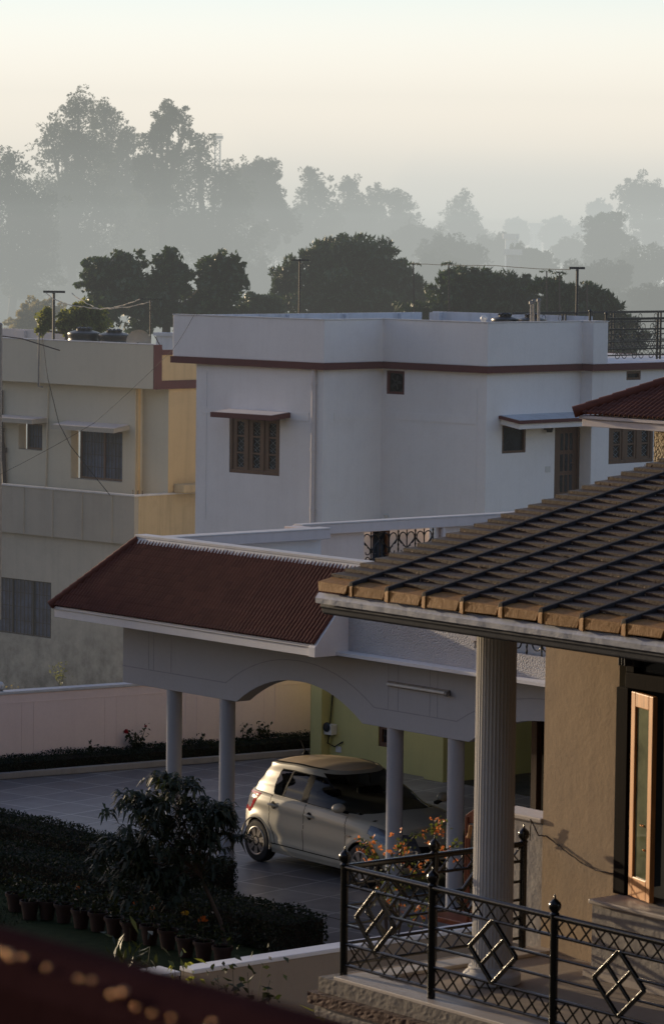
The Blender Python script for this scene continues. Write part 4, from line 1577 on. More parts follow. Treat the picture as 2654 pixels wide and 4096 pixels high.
# flashing mortar between the tiles and the coping
mb = MB()
n_ = 90
P = [[], []]
for k in range(n_ + 1):
    x = xe0 + run + (xr - xe0 - run) * k / n_
    P[0].append((x, yr_ - 0.055 + rnd.uniform(-0.006, 0.006), zr_ - 0.045 + rnd.uniform(-0.006, 0.008)))
    P[1].append((x, yr_ - 0.005, zr_ + 0.03))
mb.grid(P)
mb.build('ridge_mortar', M['coping'], ch)
# terrace parapet running back from the ridge corner, then the house wall with iron grilles
x1_ = xe0 + run + 0.05
yc2 = 3.65
zc2 = (CP.onX(1368, 2122, x1_)[1] + CP.onX(560, 2152, x1_)[1]) / 2
mb = MB()
mb.box(x1_ - 0.26, x1_, yr_ + 0.205, yc2, zc2 - 0.15, zc2)
mb.box(x1_ - 0.80, x1_ - 0.262, yc2 - 0.25, yc2, zc2 - 0.15, zc2)
mb.build('terrace_parapet', M['white_warm'], ch, bevel=0.008)
mb = MB()
mb.box(x1_ - 0.27, x1_ + 0.012, yr_ + 0.205, yc2 + 0.012, zc2 + 0.001, zc2 + 0.018)
mb.build('parapet_coping', M['coping'], ch)
mb = MB()
mb.box(x1_ - 0.24, x1_ - 0.20, yr_ + 0.205, yc2 - 0.02, zfb + 0.1, zc2 - 0.152)
mb.build('parapet_wall', M['white'], ch)
x2b = CP.onZ(1640, 2078, zc2)[0]
x2_ = x2b - 0.12
hz2 = 0.155
mb = MB()
mb.box(x2b - 0.2, x2b, yc2 + 0.002, yc2 + 10, zc2 - hz2, zc2 - 0.003)
mb.build('house_canopy', M['white_warm'], ch, bevel=0.008)
mb = MB()
mb.box(x2b - 0.2, x2b + 0.012, yc2 + 0.02, yc2 + 10, zc2 - 0.002, zc2 + 0.016)
mb.build('canopy_coping', M['coping'], ch)
ga = [CP.onX(p, 2180, x2_)[0] for p in (1455, 1527, 1600, 1668, 1738)]
ztop_g = zc2 - hz2 - 0.001
zlow = ztop_g - 1.0
mb = MB()
mb.wall_x(x2_, yc2 - 0.6, ga[0], zfb, ztop_g)
mb.wall_x(x2_ - 0.25, ga[0] - 0.1, ga[4] + 0.1, zfb, ztop_g, [(ga[1] + .01, ga[2] - .01, zlow + .22, ztop_g - .01)], 0.06)
mb.wall_x(x2_, ga[4] + 0.02, ga[4] + 5, zfb, ztop_g)
mb.build('grille_wall', M['white_warm'], ch, recalc=False)
plain_window(ch, x2_ - 0.27, ga[1] + 0.012, ga[2] - 0.012, zlow + .222, ztop_g - 0.012, axis='x', mat='glass', frame='wood_dark', bars=0, sashes=1, fw=0.035)
for k in range(4):
    iron_panel(ch, (x2_ - 0.05, ga[k] + 0.02, ztop_g - 0.80), (0, 1, 0), ga[k + 1] - ga[k] - 0.04, 0.80)
for k in range(5):
    twist_bar(ch, (x2_ - 0.05, ga[k], zlow - .2), (x2_ - 0.05, ga[k], ztop_g))
mb = MB()
mb.tube([(x2_ + 0.05, ga[4] + 0.12, zlow - 0.4), (x2_ + 0.05, ga[4] + 0.12, ztop_g)], 0.045, 10)
mb.build('rain_pipe', M['white_warm'], ch, True)

# back wall of the carport
gx0 = CP.onY(1240, 2950, YG)[0]
gx1 = CP.onY(1284, 2950, YG)[0]
gx2 = CP.onY(1759, 2980, YG)[0]
win = rectY(CP, YG + 0.2, 1512, 1600, 2905, 2992)
mb = MB()
mb.wall_y(YG + 0.2, gx1, gx2, -0.02, zfb, [win], 0.10)
mb.wall_x(gx2, YG + 0.2, YG + 3.5, -0.02, zfb)
mb.wall_y(YG + 3.4, gx2, gx2 + 7, -0.02, zfb)
mb.face([(gx0, YG, 0), (gx0, YG, zfb), (gx0, YG + 4, zfb), (gx0, YG + 4, 0)])
mb.build('carport_wall', M['green'], ch, recalc=False)
mb = MB()
mb.box(gx0, gx1, YG, YG + 0.19, -0.02, zfb)
mb.build('corner_post', M['green'], ch, bevel=0.01)
mb = MB()
mb.box(gx2 - 0.45, gx2 + 0.02, YG + 0.05, YG + 0.199, -0.02, zfb)
mb.build('wall_pier', M['green'], ch, bevel=0.01)
plain_window(ch, YG + 0.22, *win, mat='black_hole', frame='wood_dark', bars=5, sashes=1, fw=0.07)
mx0, mx1, mz0, mz1 = rectY(CP, YG + 0.08, 1288, 1326, 2896, 2938)
mb = MB()
mb.box(mx0, mx1, YG + 0.06, YG + 0.199, mz0, mz1)
bxo = mb.build('meter_box', M['plastic_white'], ch, bevel=0.01)
mb = MB()
mb.lathe([(0.001, 0.0), (0.075, 0.0), (0.085, 0.02), (0.085, 0.04)], ((mx0 + mx1) / 2 + 0.02, YG + 0.035, (mz0 + mz1) / 2 + 0.04), 16, 'y')
mb.build('meter_dial', M['glass'], bxo)
mb = MB()
mb.tube([((mx0 + mx1) / 2, YG + 0.15, mz0), ((mx0 + mx1) / 2 - 0.03, YG + 0.12, mz0 - 0.15), ((mx0 + mx1) / 2 + 0.12, YG + 0.15, mz0 - 0.2), ((mx0 + mx1) / 2 + 0.3, YG + 0.18, mz0 - 0.1)], 0.012, 5)
mb.tube([((mx0 + mx1) / 2, YG + 0.15, mz1), ((mx0 + mx1) / 2 + 0.02, YG + 0.18, mz1 + 0.5)], 0.012, 5)
mb.build('meter_cable', M['wire'], bxo)
mb = MB()
sx, sz = CP.onY(1355, 2997, YG + 0.2)
mb.box(sx - 0.07, sx + 0.07, YG + 0.185, YG + 0.199, sz - 0.05, sz + 0.05)
mb.build('switch_plate', M['plastic_white'], ch)
# timber posts before a near-black sheet painting the shade under the second arch
mb = MB()
for k in range(7):
    xx = 3.35 + k * 0.75
    mb.box(xx, xx + 0.11, 2.7, 2.8, 0, zfb - 0.13)
sc_ = mb.build('timber_screen', M['wood_dark'], ch)
mb = MB()
mb.box(3.3, bx1 + 5, 2.82, 2.86, 0, zfb - 0.13)
mb.build('dark_depth_sheet', M['black_hole'], sc_)  # near-black sheet stands in for the unlit depth behind the posts
# tube light on the beam
ta = CP.onY(1545, 2737, YB - 0.05)
tb = CP.onY(1788, 2777, YB - 0.05)
tz = (ta[1] + tb[1]) / 2
mb = MB()
mb.box(ta[0], tb[0], YB - 0.035, YB - 0.001, tz - 0.025, tz + 0.045)
lf = mb.build('tube_light', M['steel'], ch)
mb = MB()
mb.lathe([(0.02, ta[0] + 0.03), (0.02, tb[0] - 0.03)], (0, YB - 0.065, tz + 0.01), 10, 'x')
mb.build('lamp_tube', M['plastic_white'], lf, True)
mb = MB()
mb.lathe([(0.034, 0.0), (0.034, 0.05)], (tb[0] - 0.03, YB - 0.06, tz), 10, 'x')
mb.build('lamp_cap', M['steel'], lf)

# upper tiled roof on the right
U0 = CP.loc(PY(2306, 1650, 42))
ye0 = U0.y
ux0 = CP.onY(2306, 1655, ye0)[0]
uzf = (CP.onY(2320, 1662, ye0)[1] + CP.onY(2654, 1680, ye0)[1]) / 2
uzb = (CP.onY(2330, 1708, ye0)[1] + CP.onY(2654, 1726, ye0)[1]) / 2
ut = CP._hit(2654, 1412, (CP.ax - CP.ay).normalized(), (ux0 - ye0) / math.sqrt(2))
urun = max(1.5, ut.y - ye0) * 1.25
urise = (ut.z - uzf) * 1.25
UX1 = ux0 + 6
tl = roll_tiles(ux0, UX1, ye0, uzf, ye0 + urun, uzf + urise, rows=20, hip_run=urun, pitch=0.078)
tl.build('upper_tiled_roof', M['tile'], ch, True, recalc=False)
mb = MB()
p0, p1 = Vector((ux0 - 0.03, ye0 - 0.03, uzf + 0.03)), Vector((ux0 + urun, ye0 + urun, uzf + urise + 0.03))
for k in range(17):
    a, b = p0.lerp(p1, k / 17), p0.lerp(p1, (k + 1.12) / 17)
    mb.tube([a, b], [0.072, 0.062], 9)
mb.build('hip_tile', M['tile'], ch, True)
mb = MB()
mb.face([(ux0, ye0, uzf), (ux0 + urun, ye0 + urun, uzf + urise), (ux0 + urun, ye0 + urun + 2, uzf + urise), (ux0, ye0 + 2 * urun + 2, uzf)])
mb.build('upper_side_roof', M['tile'], ch)
mb = MB()
mb.box(ux0 + 0.02, UX1, ye0 + 0.01, ye0 + 0.13, uzf - 0.045, uzf - 0.004)
mb.box(ux0 + 0.05, UX1, ye0 + 0.035, ye0 + 0.13, uzb, uzf - 0.05)
mb.box(ux0 + 0.05, ux0 + 0.17, ye0 + 0.132, ye0 + 2 * urun + 2, uzb, uzf - 0.004)
mb.box(ux0 + 0.18, UX1, ye0 + 0.14, ye0 + 2 * urun + 2, uzb + 0.1, uzb + 0.14)
mb.build('upper_fascia', M['white_warm'], ch, bevel=0.006)
yq = ye0 + 0.75
xq = CP.onY(2612, 1790, yq)[0]
mb = MB()
mb.box(xq, UX1 - 0.4, yq, ye0 + 2 * urun + 1, 3.2, uzb + 0.1)
mb.build('upper_wall', M['stucco_cream'], ch)
# carried by the storey below, hidden behind the nearer roof
mb = MB()
mb.box(xq - 0.05, UX1 - 0.35, yq - 0.05, ye0 + 2 * urun + 1.05, 0, 3.198)
mb.build('lower_storey', M['white'], ch)
# ================================================================== NEAR HOUSE WITH THE BALCONY
N0 = PY(1373, 3907, 29)
NH = Frame(N0, 38.2)
ZF = N0.z
nh = thing('balcony_house', None, 'near house with brown slab-tiled roof, fluted column, brown wall and balcony', 'house', frame=NH)
YE = -0.35
vx = NH.onY(1262, 2400, YE)[0]
zt_e = NH.onY(1268, 2328, YE)[1]            # top of the first tile edge
ze_b = NH.onY(1268, 2385, YE)[1]
RW = 0.46
# verge rises towards (2654, 1830): find the slope
hv = NH._hit(2654, 1838, NH.ax, vx)
tan_a = (hv.z - zt_e) / (hv.y - YE)
RX = vx + RW * 13
RL = (hv.y - YE) * 1.15
exposure = 0.152
rows = int(RL / exposure)
M['tile_brown'] = tiles('brown_roof_tile', (0.052, 0.028, 0.017), (RW, exposure, 1000.0), (vx, YE - 0.02, -500.0), 0.66, 0.35, 40)
pan = MB()
edge = MB()
ribs = [MB() for k in range(13)]
R2 = random.Random(3)
for c in range(13):
    xa, xb = vx + c * RW, vx + (c + 1) * RW
    for r in range(rows):
        ya = YE + r * exposure + R2.uniform(-0.006, 0.006)
        yb = YE + (r + 1.25) * exposure
        za = zt_e + (ya - YE) * tan_a + 0.026 + R2.uniform(-0.004, 0.004)
        zb_ = zt_e + (yb - YE) * tan_a - 0.006
        tilt = R2.uniform(-0.005, 0.005)
        th = 0.03
        if r == 0: continue
        pan.hexa([(xa + 0.004, ya, za - th), (xb - 0.004, ya, za - th + tilt), (xb - 0.004, yb, zb_ - th), (xa + 0.004, yb, zb_ - th),
                  (xa + 0.004, ya, za), (xb - 0.004, ya, za + tilt), (xb - 0.004, yb, zb_), (xa + 0.004, yb, zb_)])
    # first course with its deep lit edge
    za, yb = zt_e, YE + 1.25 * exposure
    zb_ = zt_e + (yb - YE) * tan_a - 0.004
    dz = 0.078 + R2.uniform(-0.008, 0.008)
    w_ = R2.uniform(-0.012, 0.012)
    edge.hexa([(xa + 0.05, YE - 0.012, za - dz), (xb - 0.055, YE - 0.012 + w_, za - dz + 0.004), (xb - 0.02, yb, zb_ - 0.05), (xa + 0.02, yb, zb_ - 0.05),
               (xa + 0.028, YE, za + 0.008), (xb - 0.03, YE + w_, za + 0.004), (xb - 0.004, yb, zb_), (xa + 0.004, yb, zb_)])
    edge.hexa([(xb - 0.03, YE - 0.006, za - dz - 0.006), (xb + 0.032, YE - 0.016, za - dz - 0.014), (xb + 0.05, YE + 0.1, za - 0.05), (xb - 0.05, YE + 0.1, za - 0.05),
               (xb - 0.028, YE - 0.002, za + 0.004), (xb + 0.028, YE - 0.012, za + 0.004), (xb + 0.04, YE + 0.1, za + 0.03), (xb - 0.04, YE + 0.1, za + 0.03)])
    # raised roll between two columns of tiles, in long lengths
    q = 0
    while q < rows:
        ya, yb = YE + q * exposure - 0.004, YE + min(rows, q + 6.06) * exposure
        za, zb_ = zt_e + (ya - YE) * tan_a + 0.012, zt_e + (yb - YE) * tan_a + 0.010
        h = 0.024
        x_ = xb + R2.uniform(-0.004, 0.004)
        a, b = 0.036, 0.022
        ribs[c].hexa([(x_ - a, ya, za - 0.02), (x_ + a, ya, za - 0.02), (x_ + a, yb, zb_ - 0.02), (x_ - a, yb, zb_ - 0.02),
                      (x_ - b, ya, za + h), (x_ + b, ya, za + h), (x_ + b, yb, zb_ + h), (x_ - b, yb, zb_ + h)])
        q += 6
rf = pan.build('tiled_roof', M['tile_brown'], nh)
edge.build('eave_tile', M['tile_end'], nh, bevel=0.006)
for r_b in ribs: r_b.build('roof_roll', M['tile_rib'], nh, bevel=0.008)
# dry debris lodged under the courses
dv, dn = [], []
rg = np.random.default_rng(5)
for k in range(900):
    c, r = rg.integers(0, 13), rg.integers(1, rows)
    x = vx + c * RW + rg.random() * RW
    y = YE + r * exposure - 0.012 - rg.random() ** 2 * 0.02
    dv.append((x, y, zt_e + (y - YE) * tan_a + 0.012))
    dn.append((0, 0, 1))
V = leaf_quads(np.array(dv), np.array(dn, float), 0.022, 0.012, rg)
o = quad_mesh('leaf_debris', V, simple('dry_debris', (0.30, 0.20, 0.11), 0.9), nh)
o['kind'] = 'stuff'
mb = MB()
mb.prism([(YE + 0.02, zt_e - 0.06), (YE + 0.02, zt_e - 0.03), (YE + RL, zt_e + RL * tan_a - 0.03), (YE + RL, zt_e + RL * tan_a - 0.2), (YE + 0.3, zt_e - 0.13)], 'x', vx + 0.01, RX)
mb.build('roof_deck', M['tile_rib'], nh)
# lining strip and gutter below the eave
zg = ze_b
mb = MB()
n_ = 120
P = [[], [], []]
for k in range(n_ + 1):
    x = vx + (RX - vx) * k / n_
    wob = R2.uniform(-0.003, 0.003)
    P[0].append((x, YE + 0.03, zg + 0.03))
    P[1].append((x, YE - 0.005 + wob, zg - 0.012))
    P[2].append((x, YE + 0.0 + wob, zg - 0.055))
mb.grid(P)
mb.build('flashing', M['zinc'], nh, True)
mb = MB()
gp = [(YE + 0.03, zg - 0.05), (YE + 0.02, zg - 0.085), (YE + 0.035, zg - 0.095), (YE + 0.045, zg - 0.135), (YE + 0.07, zg - 0.15), (YE + 0.2, zg - 0.15), (YE + 0.2, zg - 0.04)]
mb.prism(gp, 'x', vx + 0.03, RX)
mb.build('gutter', M['gutter'], nh, bevel=0.008)
YWL = 2.12
zs = zg - 0.10
mb = MB()
mb.box(vx + 0.05, RX, YE + 0.2, YWL + 4, zs - 0.03, zs)
mb.build('soffit', M['buff_wall'], nh)
# fluted column
cx_, cy_ = 0.0, 0.89
cx_ = NH.onY(1976, 3200, cy_)[0]
mb = MB()
nf = 34
n = nf * 8
R0 = 0.168
zc0, zc1 = 0.13, zs - 0.03
base = len(mb.v)
for zz, f_ in ((zc0, 1.0), (zc0 + 0.03, 1.0), (zc1 - 0.05, 0.985), (zc1, 0.985)):
    for k in range(n):
        a = 2 * PI * k / n
        ph = (k % 8) / 8
        dpt = 0.0055 * (max(0.0, math.sin(PI * (ph * 1.25 - 0.125))) ** 0.6)
        r = R0 * f_ - dpt
        mb.v.append((cx_ + r * math.cos(a), cy_ + r * math.sin(a), zz))
for i in range(3):
    for k in range(n):
        a, b = base + i * n + k, base + i * n + (k + 1) % n
        mb.f.append((a, b, b + n, a + n))
co = mb.build('column', M['column'], nh)
mb = MB()
mb.lathe([(0.24, 0.0), (0.24, 0.07), (0.225, 0.085), (0.20, 0.10), (0.195, 0.135), (0.10, 0.14)], (cx_, cy_, 0.0), 32)
mb.build('column_base', M['column'], co, True)
# floor, its stone lip and the broken slab edge
XB = -0.16
mb = MB()
mb.box(XB + 0.03, RX, -0.10, YWL + 3, -0.20, -0.012)
fl = mb.build('balcony_slab', M['buff_wall'], nh)
mb = MB()
mb.box(0.03, RX, -0.125, 0.17, -0.010, 0.022)
mb.box(0.03, 0.25, 0.172, YWL, -0.010, 0.020)
mb.build('stone_lip', M['marble'], fl, bevel=0.006)
R4 = random.Random(11)


def rough_strip(name, x0, x1, yf, z0, z1, mat, amp, n=150, rows_=5, back=0.25):
    mb = MB()
    P = []
    for r in range(rows_ + 1):
        row = []
        for k in range(n + 1):
            x = x0 + (x1 - x0) * k / n
            row.append((x + R4.uniform(-.004, .004), yf + R4.uniform(-amp, amp) * (0.4 if r in (0, rows_) else 1), z0 + (z1 - z0) * r / rows_ + R4.uniform(-amp, amp) * 0.5))
        P.append(row)
    P = [[(p[0], yf + back, p[2]) for p in P[0]]] + P + [[(p[0], yf + back, p[2]) for p in P[-1]]]
    mb.grid(P)
    k0 = [r[0] for r in P]
    mb.face(k0)
    return mb.build(name, M[mat], nh)


zf3 = NH.onY(1272, 3975, -0.2)[1]
rough_strip('slab_edge', XB, RX, -0.135, zf3, -0.008, 'rough_cement', 0.0018)
rough_strip('brick_course', XB - 0.06, RX, -0.205, zf3 - 0.10, zf3 - 0.002, 'brick', 0.004)
rough_strip('lower_lip', XB - 0.01, RX, -0.165, zf3 - 0.20, zf3 - 0.105, 'grey_plaster', 0.002)
mb = MB()
mb.box(XB - 0.01, XB + 0.02, -0.10, YWL, zf3 - 0.2, -0.012)
mb.box(XB + 0.02, RX, 0.05, YWL, zf3 - 0.24, zf3 - 0.1)
mb.build('slab_side', M['rough_cement'], nh)
mb = MB()
mb.box(0.4, RX, 0.6, YWL + 3, -ZF, zf3 - 0.25)
mb.build('lower_storey', M['buff_wall'], nh)
# brown wall with the window bay
wx0 = NH.onY(2174, 3000, YWL)[0]
wx1 = NH.onY(2470, 3000, YWL)[0]
zsl = NH.onY(2352, 3595, YWL - 0.40)[1]
mb = MB()
mb.wall_y(YWL, wx0, wx1, -0.01, zs)
mb.wall_y(YWL, wx1, RX, -0.01, zsl)
mb.face([(wx0, YWL, -0.01), (wx0, YWL, zs), (wx0, YWL + 4, zs), (wx0, YWL + 4, -0.01)])
mb.build('wall', M['brown_plaster'], nh, recalc=False)
px0 = NH.onY(2062, 3400, YWL + 0.01)[0]
pz1 = NH.onY(2140, 3288, YWL + 0.01)[1]
mb = MB()
mb.box(px0 - 0.25, wx0 - 0.002, YWL + 0.012, YWL + 0.25, -0.01, pz1)
lowp = mb.build('low_pier', M['grey_plaster'], nh)
mb = MB()
mb.box(px0 - 0.3, wx0 - 0.003, YWL - 0.02, YWL + 0.28, pz1 + 0.001, pz1 + 0.045)
mb.build('pier_cap', M['marble'], lowp, bevel=0.01)
# sill block projecting from the wall
bx0 = NH.onY(2366, 3650, YWL - 0.36)[0]
lx0 = NH.onY(2350, 3595, YWL - 0.40)[0]
mb = MB()
mb.box(bx0, RX, YWL - 0.36, YWL - 0.001, -0.01, zsl - 0.042)
mb.build('sill_block', M['grey_plaster'], nh)
mb = MB()
mb.box(lx0, RX, YWL - 0.40, YWL + 0.12, zsl - 0.04, zsl)
mb.build('sill', M['marble'], nh, bevel=0.01)
mb = MB()
mb.box(bx0 - 0.02, RX, YWL - 0.44, YWL - 0.361, -0.009, 0.05)
mb.build('skirting', M['marble'], nh)
# window frame: dark jambs, transom light above
zhead = NH.onY(2480, 2748, YWL - 0.05)[1]
ztr = NH.onY(2530, 2610, YWL)[1]
mb = MB()
jx0 = NH.onY(2456, 3300, YWL - 0.05)[0]
jx1 = NH.onY(2503, 3300, YWL - 0.05)[0]
mb.box(jx0, jx1, YWL - 0.06, YWL + 0.10, zsl + 0.001, zhead)
mb.box(jx0 + 0.1, RX, YWL - 0.055, YWL + 0.10, zhead + 0.001, zhead + 0.13)
mb.box(jx0 + 0.09, jx0 + 0.19, YWL - 0.04, YWL + 0.10, zhead + 0.131, zs - 0.001)
mb.box(jx1 + 0.001, jx1 + 0.07, YWL - 0.02, YWL + 0.10, zsl + 0.001, zhead - 0.001)
wf = mb.build('window_frame', M['wood_black'], nh, bevel=0.006)
mb = MB()
mb.box(jx0 + 0.192, RX, YWL + 0.03, YWL + 0.05, zhead + 0.132, zs - 0.002)
mb.build('transom_pane', M['glass'], wf)
mb = MB()
mb.box(jx1 + 0.072, RX, YWL + 0.5, YWL + 0.55, zsl, zs)
mb.box(jx1 - 0.2, jx1 - 0.15, YWL + 0.101, YWL + 0.5, zsl, zs)
mb.build('dark_room', M['black_hole'], nh)
mb = MB()
kx = NH.onY(2492, 2620, YWL - 0.1)[0]
kz0 = NH.onY(2500, 2662, YWL - 0.1)[1]
mb.prism([(YWL - 0.001, kz0 - 0.02), (YWL - 0.07, kz0 + 0.0), (YWL - 0.13, kz0 + 0.17), (YWL - 0.22, kz0 + 0.22), (YWL - 0.22, zs - 0.035), (YWL - 0.001, zs - 0.035)], 'x', kx - 0.02, kx + 0.10)
for q in range(3): mb.box(kx + q * 0.035 - 0.015, kx + q * 0.035 + 0.005, YWL - 0.15, YWL - 0.02, kz0, kz0 + 0.22)
mb.build('bracket', M['gutter'], nh, bevel=0.008)
# open casement, swung out towards the light
hinge = NH.w(jx1 + 0.045, YWL - 0.035, zsl)
zh = zhead - zsl
ang = math.radians(21.6)
sd = Vector((math.sin(ang), -math.cos(ang), 0))
hl = NH.loc(hinge)
d_l = Vector((sd.dot(NH.ax), sd.dot(NH.ay), 0))
k_ = 0.0
best = None
for i in range(200):
    t_ = 0.2 + i * 0.006
    w_ = hinge + sd * t_
    pxx = 1327 + FPX * w_.x / w_.y
    if best is None or abs(pxx - 2637) < best[0]: best = (abs(pxx - 2637), t_)
SWD = best[1]
nrm = Vector((0, 0, 1)).cross(d_l)


def sash_box(mb, u0, u1, z0, z1, th=0.045, o=0.0):
    a = Vector((hl.x, hl.y, 0)) + d_l * u0 + nrm * (o - th / 2)
    b = Vector((hl.x, hl.y, 0)) + d_l * u1 + nrm * (o - th / 2)
    n2 = nrm * th
    Z = Vector((0, 0, 1))
    mb.hexa([a + Z * z0, b + Z * z0, b + n2 + Z * z0, a + n2 + Z * z0, a + Z * z1, b + Z * z1, b + n2 + Z * z1, a + n2 + Z * z1])


mb = MB()
zs0, zs1 = zsl + 0.012, zsl + zh - 0.02
sash_box(mb, 0, 0.075, zs0, zs1)
sash_box(mb, SWD - 0.075, SWD, zs0, zs1)
sash_box(mb, 0.076, SWD - 0.076, zs0, zs0 + 0.17)
sash_box(mb, 0.076, SWD - 0.076, zs1 - 0.12, zs1)
ws = mb.build('open_sash', M['wood_orange'], wf, bevel=0.006)
mb = MB()
sash_box(mb, 0.07, SWD - 0.07, zs0 + 0.165, zs1 - 0.115, 0.008)
mb.build('sash_pane', M['glass_sash'], wf)
mb = MB()
for (u_, z_) in ((SWD - 0.16, zs0 + 0.62), (0.2, zs0 + 0.62), (SWD - 0.14, zs0 + 0.42)):
    c_ = Vector((hl.x, hl.y, z_)) + d_l * u_ + nrm * 0.012 * (1 if nrm.dot(Vector((-1, 0, 0))) > 0 else -1)
    mb.ball(c_, 0.010)
mb.build('stay_knob', M['brass'], wf, True)

# ------------------------------------------------------------------ balcony railing
zT = NH.onY(1373, 3463, 0)[1]
HS = [zT, zT - 0.155, zT - 0.33, zT - 0.49, zT - 0.65, zT - 0.825]
bxs = [0.0, NH.onY(1727, 3700, 0)[0], NH.onY(2214, 3800, 0)[0]]
bxs.append(bxs[2] + 1.4)
rl = thing('balcony_railing', None, 'black iron balcony railing with lattice bands, diamond ornaments and ball finials', 'railing', frame=NH)


def rail_run(pts, diamonds):
    """pts: list of plan points for the posts of one straight run."""
    a, b = Vector((*pts[0], 0)), Vector((*pts[-1], 0))
    u = (b - a).normalized()
    L = (b - a).length
    side = Vector((-u.y, u.x, 0))

    def P(s, z): return a + u * s + Vector((0, 0, z))
    mb = MB()
    mb.tube([P(-0.03, zT - 0.008), P(L + 0.02, zT - 0.008)], 0.026, 10)
    mb.build('top_rail', M['iron'], rl, True)
    posts = [(Vector((*p, 0)) - a).length for p in pts]
    for h in (HS[1], HS[4], HS[5]):
        mb = MB()
        mb.tube([P(0, h), P(L, h)], 0.0145, 8)
        mb.build('rail', M['iron'], rl, True)
    for h in (HS[2], HS[3]):
        mb = MB()
        cuts = [(0, None)]
        s = 0.0
        frac = (HS[1] - h) / (HS[1] - HS[4])
        half_at = 1 - abs(frac - 0.5) * 2
        for dc, dw in diamonds:
            e = dw / 2 * half_at
            mb.tube([P(s, h), P(dc - e, h)], 0.0125, 7)
            s = dc + e
        mb.tube([P(s, h), P(L, h)], 0.0125, 7)
        mb.build('rail', M['iron'], rl, True)
    for (h1, h0) in ((HS[0] - 0.03, HS[1]), (HS[4], HS[5])):
        mb = MB()
        hh = h1 - h0
        s = 0.05
        while s + hh < L:
            mb.bar(P(s, h0) - side * 0.006, P(s + hh * 1.0, h1) - side * 0.006, 0.011, 0.011, side)
            mb.bar(P(s + hh * 1.0, h0) + side * 0.006, P(s, h1) + side * 0.006, 0.008, 0.011, side)
            s += 0.158
        mb.build('lattice_band', M['iron'], rl)
    for dc, dw in diamonds:
        mb = MB()
        zc = (HS[1] + HS[4]) / 2
        hh = (HS[1] - HS[4]) / 2 * 1.02
        w = dw / 2
        c4 = [(dc, zc + hh), (dc + w, zc), (dc, zc - hh), (dc - w, zc)]
        for i in range(4):
            p, q = c4[i], c4[(i + 1) % 4]
            mb.bar(P(*p), P(*q), 0.03, 0.03, side)
        for p, q in (((dc + w / 2, zc + hh / 2), (dc - w / 2, zc - hh / 2)), ((dc - w / 2, zc + hh / 2), (dc + w / 2, zc - hh / 2))):
            mb.bar(P(*p), P(*q), 0.026, 0.024, side)
        mb.build('diamond', M['iron'], rl, bevel=0.004)


def rail_post(x, y):
    mb = MB()
    mb.tube([(x, y, 0.0), (x, y, zT + 0.01)], 0.033, 12)
    p = mb.build('post', M['iron'], rl, True)
    mb = MB()
    mb.lathe([(0.032, zT), (0.040, zT + 0.015), (0.028, zT + 0.03), (0.046, zT + 0.055), (0.052, zT + 0.08), (0.044, zT + 0.105), (0.022, zT + 0.125), (0.010, zT + 0.135), (0.006, zT + 0.165), (0.001, zT + 0.17)], (x, y, 0), 16)
    mb.build('finial', M['iron'], p, True)


d0 = NH.onY(1500, 3700, 0)[0]
d1 = NH.onY(1969, 3810, 0)[0]
d2 = NH.onY(2473, 3930, 0)[0]
rail_run([(b, 0) for b in bxs], [(d0, 0.50), (d1, 0.56), (d2, 0.56)])
ym = NH.onX(1737, 3400, 0)[0]
ye2 = NH.onX(2092, 3400, 0)[0]
rail_run([(0, 0.001), (0, ym), (0, ye2)], [(ym * 0.5, 0.5), (ym + (ye2 - ym) * 0.5, 0.5)])
for b in bxs: rail_post(b, 0)
for y in (ym, ye2): rail_post(0, y)
# loose cord and wire hanging at the pier
wire('cord', 'brown cord tied round the white pier cap and trailing across the brown wall', [NH.w(wx0 - 0.12, YWL - 0.04, pz1 - 0.16), NH.w(wx0 - 0.1, YWL - 0.05, pz1 + 0.03), NH.w(wx0 - 0.02, YWL - 0.03, pz1 - 0.10)] + [NH.w(*(lambda h: (h[0], YWL - 0.012, h[1]))(NH.onY(p, q, YWL - 0.012))) for p, q in ((2185, 3345), (2260, 3405), (2330, 3455), (2380, 3480), (2450, 3495))], 0.006, 'rust', 0.0, 6, None, 0.003)
bpy.data.objects['cord']['category'] = 'cord'
# ================================================================== PARKED CAR
def lerp_tab(tab, x):
    if x <= tab[0][0]: return tab[0][1]
    for (a, va), (b, vb) in zip(tab[:-1], tab[1:]):
        if x <= b:
            s = (x - a) / (b - a)
            s = s * s * (3 - 2 * s) * 0.5 + s * 0.5
            return va + (vb - va) * s
    return tab[-1][1]


T_XR = [(0, -.50), (.12, -.585), (.40, -.63), (.58, -.62), (.80, -.55), (1, -.485)]
T_XF = [(0, 3.06), (.15, 3.17), (.45, 3.225), (.68, 3.19), (.86, 3.09), (1, 2.94)]
T_W = [(0, .79), (.10, .822), (.22, .838), (.5, .850), (.72, .842), (.86, .842), (.95, .825), (1, .795)]
T_SH = [(-.6, .985), (0, 1.0), (.7, .985), (1.5, .955), (2.1, .925), (2.5, .885), (2.9, .80), (3.25, .70)]
T_GW = [(0, .785), (.3, .745), (.7, .672), (1, .595)]
T_GR = [(0, -.475), (.25, -.42), (.6, -.29), (.9, -.19), (1, -.20)]
T_GF = [(0, 2.50), (.35, 2.10), (.7, 1.71), (1, 1.33)]
T_RZ = [(-.3, 1.36), (.1, 1.408), (.6, 1.43), (1.0, 1.42), (1.4, 1.388), (2.5, 1.30)]
NU = 720


